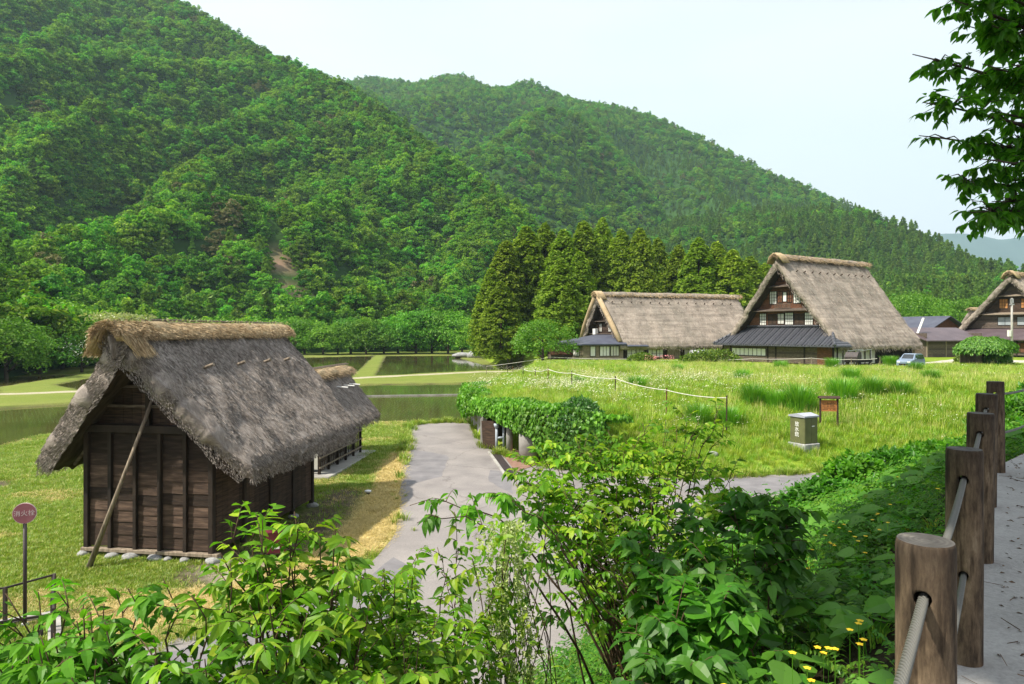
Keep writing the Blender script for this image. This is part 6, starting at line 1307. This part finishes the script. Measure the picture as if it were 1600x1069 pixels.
# ================================================================ FOREGROUND SHRUBS
def twiggy(name, label, stems, lm, leaf_len, lw=.48, seed=0, nleaf=(9, 16), twig=.55, droop=.35, group=None, tw_n=6, cat='shrub', mult=1, jit=.16):
    """stems: list of (base, tip, bow). Leaves alternate along arching side twigs."""
    r = random.Random(seed); rn = np.random.default_rng(seed); root = empty(name, tuple(stems[0][0])); tag(root, label, cat, group); org = Vector(stems[0][0])
    mb = MB(); LP, LN, LT, LL = [], [], [], []
    def leaves(pts, n, ln, start=.1):
        for k in range(n):
            t = start+(1-start)*(k+r.random()*.5)/n; f = t*(len(pts)-1); i = min(int(f), len(pts)-2); q = pts[i].lerp(pts[i+1], f-i); d = (pts[i+1]-pts[i]).normalized()
            side = d.cross(Vector((0, 0, 1))); side = side.normalized() if side.length > .05 else Vector((1, 0, 0)); sg = 1 if k % 2 else -1
            T = d*.55+side*sg*.85+Vector((0, 0, -r.uniform(.1, .6)*droop*2))+Vector([r.gauss(0, .18) for _ in range(3)])
            if k == n-1: T = d+Vector((0, 0, -.4))
            Nn = Vector((0, 0, 1))+Vector([r.gauss(0, .35) for _ in range(3)]); LP.append(q-org); LN.append(Nn); LT.append(T); LL.append(ln*r.uniform(.55, 1.15)*(.75+.35*math.sin(math.pi*min(t, .9))))
    more = []
    for base, tip, bow in stems:
        for _ in range(mult):
            more.append((Vector(base)+Vector((r.gauss(0, .15), r.gauss(0, .15), 0)), Vector(tip)+Vector((r.gauss(0, jit), r.gauss(0, jit), -abs(r.gauss(.05, .14)))), bow))
    for base, tip, bow in list(stems)+more:
        b, t_ = Vector(base), Vector(tip); L = (t_-b).length; mid = b.lerp(t_, .55)+Vector(bow); pts = []
        for k in range(13):
            u = k/12; q = b*(1-u)**2+mid*2*u*(1-u)+t_*u*u; q += Vector([r.gauss(0, .008*L) for _ in range(3)])*(0 < k < 12); pts.append(q)
        mb.tube([q-org for q in pts], [max(.0025, .0065*L**.7*(1-.82*k/12)) for k in range(13)], 6)
        leaves(pts[6:], int(nleaf[1]*.8), leaf_len)
        for j in range(tw_n):
            i = 3+int(9*(j+r.random())/tw_n); i = min(i, 11); q = pts[i]; d = (pts[i+1]-pts[i]).normalized(); a = r.uniform(0, 6.28)
            out = Vector((math.cos(a), math.sin(a), r.uniform(-.1, .5))); tl = twig*r.uniform(.5, 1.15)*(1.15-.55*i/12); e = q+(d*.5+out).normalized()*tl; tw = [q, q.lerp(e, .35)+Vector((0, 0, .06*tl)), q.lerp(e, .7)+Vector((0, 0, .05*tl)), e-Vector((0, 0, .06*tl))]
            mb.tube([w_-org for w_ in tw], [.0035, .0028, .002, .0012], 5); leaves(tw, r.randint(*nleaf), leaf_len, .12)
    mb.build('stems', M['twig'], root, True)
    k = len(LP); V, F = leaf_quads(np.array([tuple(v) for v in LP]), np.array([tuple(v) for v in LN]), np.array([tuple(v) for v in LT]), np.array(LL), lw, rn, .3, droop)
    put('leaves', raw_mesh('leaves', V, [F], False, [lm]), root); return root
L_SUN = leaf_mat('fresh_serrated_leaf', [(.07, .20, .010), (.125, .29, .014), (.21, .38, .022), (.34, .44, .035)], .05, .45, .02, .45, patch=1.6)
L_MID = leaf_mat('green_shrub_leaf', [(.05, .165, .010), (.085, .24, .014), (.15, .34, .022)], .05, .45, .02, .45, patch=1.6)
L_DARK = leaf_mat('deep_green_leaf', [(.032, .13, .009), (.055, .19, .013), (.10, .27, .02)], .05, .42, .025, .45, patch=1.6)
def bk(x, y): return Vector((x, y, gh(x, y)))
def st(u, v, Y, bx, by, bow=(0, 0, .3)): return (bk(bx, by), at(u, v, Y), bow)
A1 = [st(460, 800, 3.7, -1.5, 4.3, (-.0, 0, .5)), st(410, 812, 3.6, -1.4, 4.2, (.05, 0, .5)), st(360, 815, 3.7, -1.6, 4.4, (.2, 0, .6)), st(500, 830, 3.8, -1.2, 4.3, (0, 0, .5)), st(360, 880, 3.5, -1.6, 4.2, (0, 0, .5)), st(520, 880, 3.5, -1.1, 4.1, (0, 0, .4)), st(440, 900, 3.4, -1.3, 4.0, (0, 0, .4)), st(300, 930, 3.3, -1.7, 4.1, (0, 0, .5)), st(400, 980, 3.1, -1.4, 3.8, (0, 0, .3)), st(480, 960, 3.2, -1.2, 3.8, (0, 0, .3))]
twiggy('leafy_shrub', 'bright shrub with drooping pointed leaves in front of the right corner of the hut', A1, L_SUN, .098, .48, 1, (9, 14), .42, .45, 'shrubs on the slope at the bottom', 9, mult=2)
A2 = [st(90, 925, 3.5, -2.5, 4.0, (0, 0, .6)), st(130, 945, 3.3, -2.3, 4.0, (0, 0, .5)), st(200, 920, 3.4, -2.0, 4.0, (.1, 0, .5)), st(255, 905, 3.5, -1.9, 4.0, (0, 0, .4)), st(60, 1010, 3.0, -2.3, 3.6, (0, 0, .4)), st(150, 1030, 2.9, -2.0, 3.5, (0, 0, .4)), st(240, 1000, 3.0, -1.8, 3.6, (0, 0, .3)), st(20, 1040, 3.0, -2.6, 3.6, (0, 0, .4)), st(320, 1030, 2.9, -1.6, 3.5, (0, 0, .3)), st(10, 985, 3.6, -3.0, 4.0, (0, 0, .4))]
twiggy('leafy_shrub', 'shrub with long arching dark branch at the lower left corner before the railing', A2, L_MID, .10, .46, 2, (9, 14), .42, .4, 'shrubs on the slope at the bottom', 10, mult=3)
A3 = [st(600, 888, 4.2, -.9, 4.8, (0, 0, .4)), st(650, 878, 4.4, -.8, 5.0, (0, 0, .5)), st(560, 933, 3.9, -1.0, 4.6, (0, 0, .4)), st(700, 888, 4.6, -.7, 5.2, (0, 0, .4)), st(620, 968, 3.7, -.8, 4.4, (0, 0, .3)), st(680, 958, 4.0, -.6, 4.7, (0, 0, .3)), st(560, 1028, 3.3, -.9, 4.1, (0, 0, .3)), st(640, 1038, 3.3, -.7, 4.1, (0, 0, .3)), st(730, 988, 3.9, -.4, 4.6, (0, 0, .3)), st(500, 1068, 3.0, -1.1, 3.8, (0, 0, .3)), st(600, 1088, 3.0, -.8, 3.8, (0, 0, .2))]
twiggy('leafy_shrub', 'yellowish green shrub in front of the road, left of the tangled vine', A3, L_SUN, .088, .5, 3, (9, 15), .42, .4, 'shrubs on the slope at the bottom', 10, mult=3)
A4 = [st(950, 672, 7.4, 1.4, 7.2, (0, 0, .4)), st(1040, 655, 7.6, 1.6, 7.3, (-.1, 0, .3)), st(1085, 640, 7.6, 1.6, 7.3, (-.2, 0, .3)), st(870, 690, 7.2, 1.2, 7.1, (0, 0, .5)), st(920, 710, 7.0, 1.3, 6.9, (0, 0, .3)), st(980, 690, 7.2, 1.4, 7.1, (0, 0, .3)), st(850, 735, 6.8, 1.2, 6.8, (0, 0, .3)), st(1128, 628, 7.6, 1.6, 7.2, (-.2, 0, .4)), st(1000, 665, 7.4, 1.4, 7.2, (-.2, 0, .5)), st(900, 680, 7.2, 1.2, 7.0, (0, 0, .4)), st(800, 730, 6.8, 1.1, 6.8, (.1, 0, .5)), st(830, 700, 7.0, 1.1, 6.9, (.1, 0, .5)), st(950, 700, 6.8, 1.3, 6.8, (0, 0, .3)), st(1020, 720, 6.6, 1.4, 6.7, (0, 0, .3)),
      st(1120, 725, 6.6, 1.6, 6.6, (-.1, 0, .3)), st(880, 760, 6.2, 1.2, 6.4, (0, 0, .3)), st(815, 760, 6.4, 1.1, 6.6, (.1, 0, .4)), st(960, 790, 6.0, 1.3, 6.3, (0, 0, .3)), st(1050, 800, 6.0, 1.5, 6.2, (0, 0, .3)), st(1130, 770, 6.4, 1.8, 6.4, (0, 0, .3))]
twiggy('tall_shrub', 'large open shrub with long spreading branches rising in front of the meadow', A4, L_SUN, .10, .55, 4, (8, 13), .50, .35, 'shrubs on the slope at the bottom', 10, mult=2)
A5 = [st(640, 790, 5.2, 1.0, 5.6, (-.05, 0, 1.1)), st(760, 778, 5.3, 1.0, 5.6, (.1, 0, .8))]
twiggy('arching_shrub', 'single arching branch of drooping leaves reaching left over the road', A5, L_MID, .10, .5, 5, (5, 8), .26, .6, 'shrubs on the slope at the bottom', 12, mult=1)
mb = MB(); 
A6 = [(at(711, 1000, 4.9), at(710, 800, 4.9), (.02, 0, .0))]
twiggy('slim_sapling', 'slim upright sapling with a bare lower stem in front of the road', A6, L_SUN, .085, .5, 6, (3, 5), .16, .5, None, 9, 'sapling')
A7 = [st(1230, 790, 5.0, 2.0, 5.0, (0, 0, .3)), st(1150, 775, 5.2, 1.7, 5.1, (0, 0, .4)), st(1080, 800, 5.0, 1.5, 4.9, (0, 0, .3)), st(1010, 830, 4.8, 1.4, 4.7, (0, 0, .3)), st(1180, 850, 4.6, 1.7, 4.6, (0, 0, .2)), st(1100, 870, 4.4, 1.5, 4.4, (0, 0, .2)), st(1030, 900, 4.3, 1.3, 4.3, (0, 0, .2)), st(1010, 880, 4.5, 1.3, 4.5, (0, 0, .3)), st(1200, 810, 4.9, 1.9, 4.8, (0, 0, .3)), st(1120, 930, 4.1, 1.4, 4.1, (0, 0, .2)), st(1010, 960, 4.0, 1.2, 4.1, (0, 0, .2)), st(1050, 960, 3.9, 1.2, 4.0, (0, 0, .2)), st(1030, 1030, 3.6, 1.1, 3.7, (0, 0, .2)), st(1090, 1040, 3.5, 1.1, 3.6, (0, 0, .2))]
twiggy('dark_shrub', 'dense dark green shrub with broad leaves left of the nearest log posts', A7, L_DARK, .125, .58, 7, (7, 11), .34, .35, 'shrubs on the slope at the bottom', 8, jit=.1)
# tangled flowering vine hanging on dead twigs, middle bottom
vn = empty('tangled_vine', tuple(bk(0, 4.6))); tag(vn, 'tall tangle of pale stringy vine with tiny seeds in front of the road', 'vine'); o0 = vn.location; mb = MB()
for k in range(26):
    b = bk(rnd.uniform(-.4, .5), rnd.uniform(4.4, 5.2)); t_ = at(rnd.uniform(730, 860), rnd.uniform(830, 1000), rnd.uniform(4.2, 4.9)); m_ = b.lerp(t_, .5)+Vector((rnd.gauss(0, .2), rnd.gauss(0, .15), .2)); mb.tube([(b*(1-u)**2+m_*2*u*(1-u)+t_*u*u)-o0 for u in np.linspace(0, 1, 9)], .0035, 5)
mb.build('stems', M['twig'], vn)
k = 7000; uu = rng.normal(790, 17, k)+15*np.sin(rng.uniform(0, 9, k)); vv = rng.uniform(815, 1069, k); uu += (vv-900)*.05; YY = rng.normal(4.5, .14, k); P = np.stack([(uu-800)/F0*YY, YY, CZ+(HOR-vv)/F0*YY], -1)-np.array(o0)
strand = (fbm(uu/7, vv/90, s=120) > -.05); P = P[strand]; k = len(P); V, F = cards(P, rng.normal(size=(k, 3)), .013, .55); put('seed_strands', raw_mesh('seed_strands', V, [F], False, [leaf_mat('pale_seed_green', [(.22, .32, .07), (.34, .42, .12), (.46, .50, .2)], 0, .3)]), vn)
k = 480; uu = rng.normal(788, 32, k); vv = rng.uniform(810, 1069, k); YY = rng.normal(4.5, .2, k); P = np.stack([(uu-800)/F0*YY, YY, CZ+(HOR-vv)/F0*YY], -1)-np.array(o0); V, F = leaf_quads(P, rng.normal(size=(k, 3))*.5+np.array([0, 0, 1.]), rng.normal(size=(k, 3))+np.array([0, 0, -.6]), rng.uniform(.04, .085, k), .5); put('leaves', raw_mesh('leaves', V, [F], False, [L_SUN]), vn)
# bare twigs reaching over the road
bt = empty('bare_twigs', tuple(bk(1.1, 5.6))); tag(bt, 'thin bare dark twigs bending over the road under the large open shrub', 'twigs'); mb = MB(); o0 = bt.location
for k in range(13):
    b = bk(rnd.uniform(.9, 1.5), rnd.uniform(5.2, 6.0)); t_ = at(rnd.uniform(800, 960), rnd.uniform(800, 950), rnd.uniform(5.0, 6.2)); m_ = b.lerp(t_, .6)+Vector((.1, 0, .25)); mb.tube([(b*(1-u)**2+m_*2*u*(1-u)+t_*u*u)-o0 for u in np.linspace(0, 1, 10)], list(np.linspace(.006, .0015, 10)), 5)
mb.build('stems', M['twig'], bt)

# ================================================================ UNDERGROWTH OF THE BANK (a mass)
def sprig(seed, n, L, H, W_=.55, kind='alt'):
    r = np.random.default_rng(seed); P, N, T, LL = [], [], [], []
    ns = r.integers(3, 6)
    for s in range(ns):
        a = r.uniform(0, 6.28); lean = r.uniform(.15, .6); top = np.array([math.cos(a)*lean*H, math.sin(a)*lean*H, H*r.uniform(.6, 1.1)])
        for k in range(n):
            t = .25+.75*k/(n-1); b = a+(1.3 if k % 2 else -1.3)+r.normal(0, .3); P.append(top*t); T.append([math.cos(b), math.sin(b), r.uniform(-.5, .15)]); N.append([r.normal(0, .3), r.normal(0, .3), 1]); LL.append(L*r.uniform(.6, 1.15))
    return leaf_quads(np.array(P), np.array(N), np.array(T), np.array(LL), W_, r)
def round_leaves(seed):      # low plants with large heart shaped leaves on stalks
    r = np.random.default_rng(seed); k = 6; a = r.uniform(0, 6.28, k); P = np.stack([.16*np.cos(a), .16*np.sin(a), r.uniform(.14, .34, k)], -1); N = np.stack([.4*np.cos(a), .4*np.sin(a), np.ones(k)], -1)+r.normal(0, .15, (k, 3)); T = np.stack([np.cos(a), np.sin(a), -.15+0*a], -1)
    V, F = leaf_quads(P-T*.06, N, T, r.uniform(.15, .24, k), .95, r, .15, .2); S, G = straws(np.zeros((k, 3)), P, np.linalg.norm(P, axis=1), .007, r); return np.concatenate([V, S]), [F, G+len(V)]
def fern(seed):
    r = np.random.default_rng(seed); P, N, T, LL = [], [], [], []
    for s in range(6):
        a = s*1.05+r.uniform(-.3, .3); L = r.uniform(.28, .45)
        for k in range(9):
            t = (k+1)/9; c = np.array([math.cos(a)*L*t, math.sin(a)*L*t, .22*math.sin(t*2.2)+.05])
            for sg in (-1, 1): b = a+sg*1.25; P.append(c); T.append([math.cos(b), math.sin(b), -.15]); N.append([0, 0, 1]); LL.append(.085*(1.1-t*.75))
    return leaf_quads(np.array(P), np.array(N)+r.normal(0, .1, (len(P), 3)), np.array(T), np.array(LL), .45, r)
U1 = leaf_mat('undergrowth_leaf', [(.045, .15, .009), (.08, .225, .014), (.15, .32, .022)], .3, .4, .03, .4, hue=.02)
U2 = leaf_mat('large_round_leaf', [(.055, .18, .018), (.085, .24, .024), (.12, .29, .032)], .2, .4, .03, .4)
up_ = [proto(f'u{i}', *sprig(600+i, 7, .085, .34), U1) for i in range(3)]+[proto(f'u{3+i}', *sprig(610+i, 8, .06, .42, .4), U1) for i in range(2)]+[proto(f'u{5+i}', *round_leaves(620+i), U2) for i in range(2)]+[proto(f'u{7+i}', *fern(630+i), U1) for i in range(2)]+[proto('u9', *tuft(640, 26, .34, .8, .012, .7, .08), G_MEAD)]
BANKP = [(-9, -9), (-3.0, -3.9), (.0, .45), (5.2, 7.55), (6.7, 8.9), (12.4, 13.7), (26, 20), (50, 28), (52, 40), (36, 37), (27, 36.5), (23.5, 33), (20.3, 31.5), (16.5, 29.0), (12.2, 24.6), (7.8, 21.6), (5.5, 18.2), (2.2, 13.4), (-2.6, 7), (-7, 2)]
n_ = 60000; x = rng.uniform(-9, 40, n_); y = rng.uniform(-4, 40, n_); d, pr_, sd_ = seg_d(x, y, WALK)
ok = (poly_sd(x, y, BANKP) > .05) & (y > .9) & (np.abs(x) < .8*y+1.2) & (((sd_ > 0) & (d > .12)) | ((x > 9) & (d < 8))) & (rng.uniform(size=n_) < np.clip((11/np.maximum(y, 3)), .18, 1)); x, y = x[ok], y[ok]
z = base_h(x, y); near = fbm(x/1.0, y/1.0, s=130); d, _, _ = seg_d(x, y, WALK)
pk = rng.choice([0, 1, 2, 3, 4, 7, 8], len(x)); big = (near > .10) & (d < 3.6) & (rng.uniform(size=len(x)) < .5) & (y < 14); pk = np.where(big, rng.integers(5, 7, len(x)), pk); pk = np.where(rng.uniform(size=len(x)) < .07, 9, pk)
s = rng.uniform(.7, 1.3, len(x))*np.clip(y/9, 1, 2.6)*np.where(big, .95, 1)*np.clip(.45+d*.5, .45, 1); print('undergrowth', len(x))
scatter('bank_undergrowth', np.stack([x, y, z-.03], -1), up_, s, rng.uniform(0, 6.28, len(x)), pk)
# yellow flowers
yf = []
for (u, v, Y, k, sp) in ((1310, 1010, 3.1, 6, .18), (1370, 990, 3.3, 4, .14), (1240, 800, 6.2, 9, .5), (1290, 790, 6.6, 10, .5), (1330, 840, 5.4, 8, .4), (1390, 800, 6.4, 6, .4), (1280, 1005, 3.2, 4, .2), (1340, 770, 8, 10, .9)):
    c = at(u, v, Y)
    for _ in range(k): xx_, yy_ = c.x+rnd.gauss(0, sp), c.y+rnd.gauss(0, sp*.6); yf.append((xx_, yy_, gh(xx_, yy_)+rnd.uniform(.3, .5)))
yf = np.array(yf); k = len(yf); P = rows(yf, 5); a = np.tile(np.arange(5)*1.2566, k); T = np.stack([np.cos(a), np.sin(a), .15+0*a], -1); V, F = leaf_quads(P, np.tile([0, 0, 1.], (5*k, 1)), T, .019, .9, rng, .1, .1)
S, G = straws(yf, np.tile([0, 0, -1.], (k, 1)), .4, .004); me = raw_mesh('yellow_flowers', np.concatenate([V, S]), [np.concatenate([F, G+len(V)])], False, [surf('yellow_petals', (.75, .5, .02), (.85, .62, .03), 3, bump=0), L_MID], np.r_[np.zeros(len(F)), np.ones(len(G))]); tag(put('yellow_flowers', me), kind='stuff')
# dark bushes on the far right bank
for i, (x, y, rx, rz_, lb) in enumerate(((15.5, 26.5, 1.6, .9, 'low dark bush at the end of the branch road'), (19.0, 30.0, 1.9, 1.1, 'dark bush below the notice board at the meadow edge'), (22.2, 31.0, 2.0, 1.4, 'dark bush right of the meadow edge, lower left of the far posts'), (25.5, 34.5, 2.4, 1.9, 'tall dark bush behind the farthest log posts'), (30, 37, 2.8, 2.2, 'broad dark bush beyond the posts towards the umbrella tree'), (13.5, 18.5, 1.3, 1.2, 'leafy bush just beyond the corner of the walkway'), (17.5, 21.5, 1.6, 1.2, 'leafy bush at the right edge beyond the walkway'), (35, 42, 3, 2.0, 'farthest dark bush at the right, below the plank fence'), (9.6, 21.0, 1.3, 1.3, 'leafy bush on the bank hiding the near side of the branch road'), (12.0, 23.6, 1.5, 1.5, 'middle bush of the bank in front of the branch road'), (14.4, 25.6, 1.5, 1.4, 'last bush of the bank before the branch road disappears'))):
    ball_shrub('bank_bush', (x, y, gh(x, y)-.1), rx, rx*.8, rz_, 4200, .16+.003*y, L_DARK if i % 2 == 0 else L_MID, lb, 'bushes on the far right bank', seed=700+i, up=.1)

# ================================================================ OVERHANGING TREE AT THE UPPER RIGHT
ot = empty('overhanging_tree', (11.2, 10.6, gh(11.2, 10.6))); tag(ot, 'big dark leaved tree whose branches hang in from the upper right corner', 'tree'); o0 = Vector(ot.location)
mb = MB(); mb.tube([(0, 0, -.3), (-.1, 0, 2.5), (.05, .1, 5), (-.1, 0, 8), (0, 0, 12)], [.42, .34, .28, .2, .08], 14)
LP, LN, LT, LL = [], [], [], []; rr_ = random.Random(5)
TIPS = [(1436, 105, 9.2), (1452, 180, 9.0), (1446, 232, 9.4), (1480, 300, 9.2), (1470, 10, 9.6), (1525, 352, 9.0), (1500, 140, 9.8), (1510, 240, 9.6), (1540, 190, 9.4), (1560, 60, 9.2), (1520, 60, 9.8), (1580, 300, 9.4), (1590, 120, 9.0), (1575, 235, 9.9), (1500, 20, 9.2), (1640, 200, 9.2), (1640, 330, 9.2), (1640, 60, 9.6), (1480, -60, 9.4), (1560, -60, 9.2), (1700, 120, 9.6), (1700, 260, 9.4), (1780, 100, 9.6), (1850, 200, 10), (1540, 268, 8.8), (1560, 335, 9.2), (1545, 120, 9.0), (1600, 20, 9.6), (1530, -10, 9.0)]
for (u, v, Y) in TIPS:
    t_ = at(u-10, v-20, Y)-o0; z0 = t_.z*.62+1.0; b = Vector((0, 0, max(2.6, z0-.6))); m_ = b.lerp(t_, .5)+Vector((0, 0, .55)); pts = [b*(1-w_)**2+m_*2*w_*(1-w_)+t_*w_*w_ for w_ in np.linspace(0, 1, 14)]
    mb.tube(pts, list(np.linspace(.075, .006, 14)), 7)
    for j in range(34):
        i = rr_.randint(4, 12); q = pts[i]; L = .68*rr_.uniform(.4, 1.1)*(1.7-1.25*i/12); dr = Vector((rr_.gauss(0, 1), rr_.gauss(0, 1), rr_.gauss(-.15, .3))).normalized()+(pts[i+1]-pts[i]).normalized()*.7; e = q+dr.normalized()*L; m2 = q.lerp(e, .5)+Vector((0, 0, .06)); mb.tube([q, m2, e], [.012, .008, .003], 5)
        for k in range(13):      # whorls of long leaves
            s = .3+.7*k/8; c = q.lerp(e, s); a = rr_.uniform(0, 6.28); LP.append(c); LT.append(Vector((math.cos(a), math.sin(a), rr_.uniform(-.9, .0)))+dr*.4); LN.append(Vector((rr_.gauss(0, .3), rr_.gauss(0, .3), 1))); LL.append(rr_.uniform(.11, .20))
mb.build('trunk', M['bark'], ot, True); V, F = leaf_quads(np.array([tuple(v) for v in LP]), np.array([tuple(v) for v in LN]), np.array([tuple(v) for v in LT]), np.array(LL), .46, rng, .3, .3)
put('leaves', raw_mesh('leaves', V, [F], False, [leaf_mat('dark_tree_leaf', [(.04, .15, .010), (.075, .23, .014), (.13, .32, .02)], 0, .6, .03, .4)]), ot)
# tree added out of view, its crown shaped to shade the walkway
V, F = crown('broad', 901, 4.2, 2, 190, 70, .25); V = V+0; V[:, 2] += 9.2; V[:, :2] = V[:, :1]*np.array([[.59, .81]])*5.6+V[:, 1:2]*np.array([[-.81, .59]])*3.5+np.array([3.9, 6.2]); sh = empty('added_shade_tree', (-3.6, -3.6, gh(-3.6, -3.6))); tag(sh, 'unseen leafy tree added behind the viewpoint to shade the walkway and the near bank', 'tree'); put('crown', raw_mesh('crown', V, [F], False, [G_MID]), sh)
mb = MB(); mb.tube([(0, 0, -.2), (.2, .5, 2.5), (.9, 1.9, 5.5), (2.0, 4.0, 8.4), (2.9, 5.8, 11)], [.28, .24, .2, .14, .06], 12)
for k in range(9): a = k*.7; mb.tube([(1.6, 3.2, 7.4), (2.2+1.6*math.cos(a), 4.6+1.6*math.sin(a), 9.4), (2.9+3.6*math.cos(a), 6+3.6*math.sin(a), 10.6+.4*math.sin(k*3))], [.08, .05, .015], 6)
mb.build('trunk', M['bark'], sh, True)

# ================================================================ AIR
mb = MB(); mb.box((-1600, -400, -40), (4700, 5400, 1500)); hz = mb.build('haze', [])
hz.data.materials.clear(); m = bpy.data.materials.new('thin_haze'); m.use_nodes = True; n, l = m.node_tree.nodes, m.node_tree.links; n.clear()
o_ = n.new('ShaderNodeOutputMaterial'); pv = n.new('ShaderNodeVolumePrincipled'); pv.inputs['Color'].default_value = (.62, .88, 1.0, 1); pv.inputs['Density'].default_value = .00015; pv.inputs['Anisotropy'].default_value = .2
l.new(pv.outputs[0], o_.inputs['Volume']); hz.data.materials.append(m); tag(hz, kind='stuff')
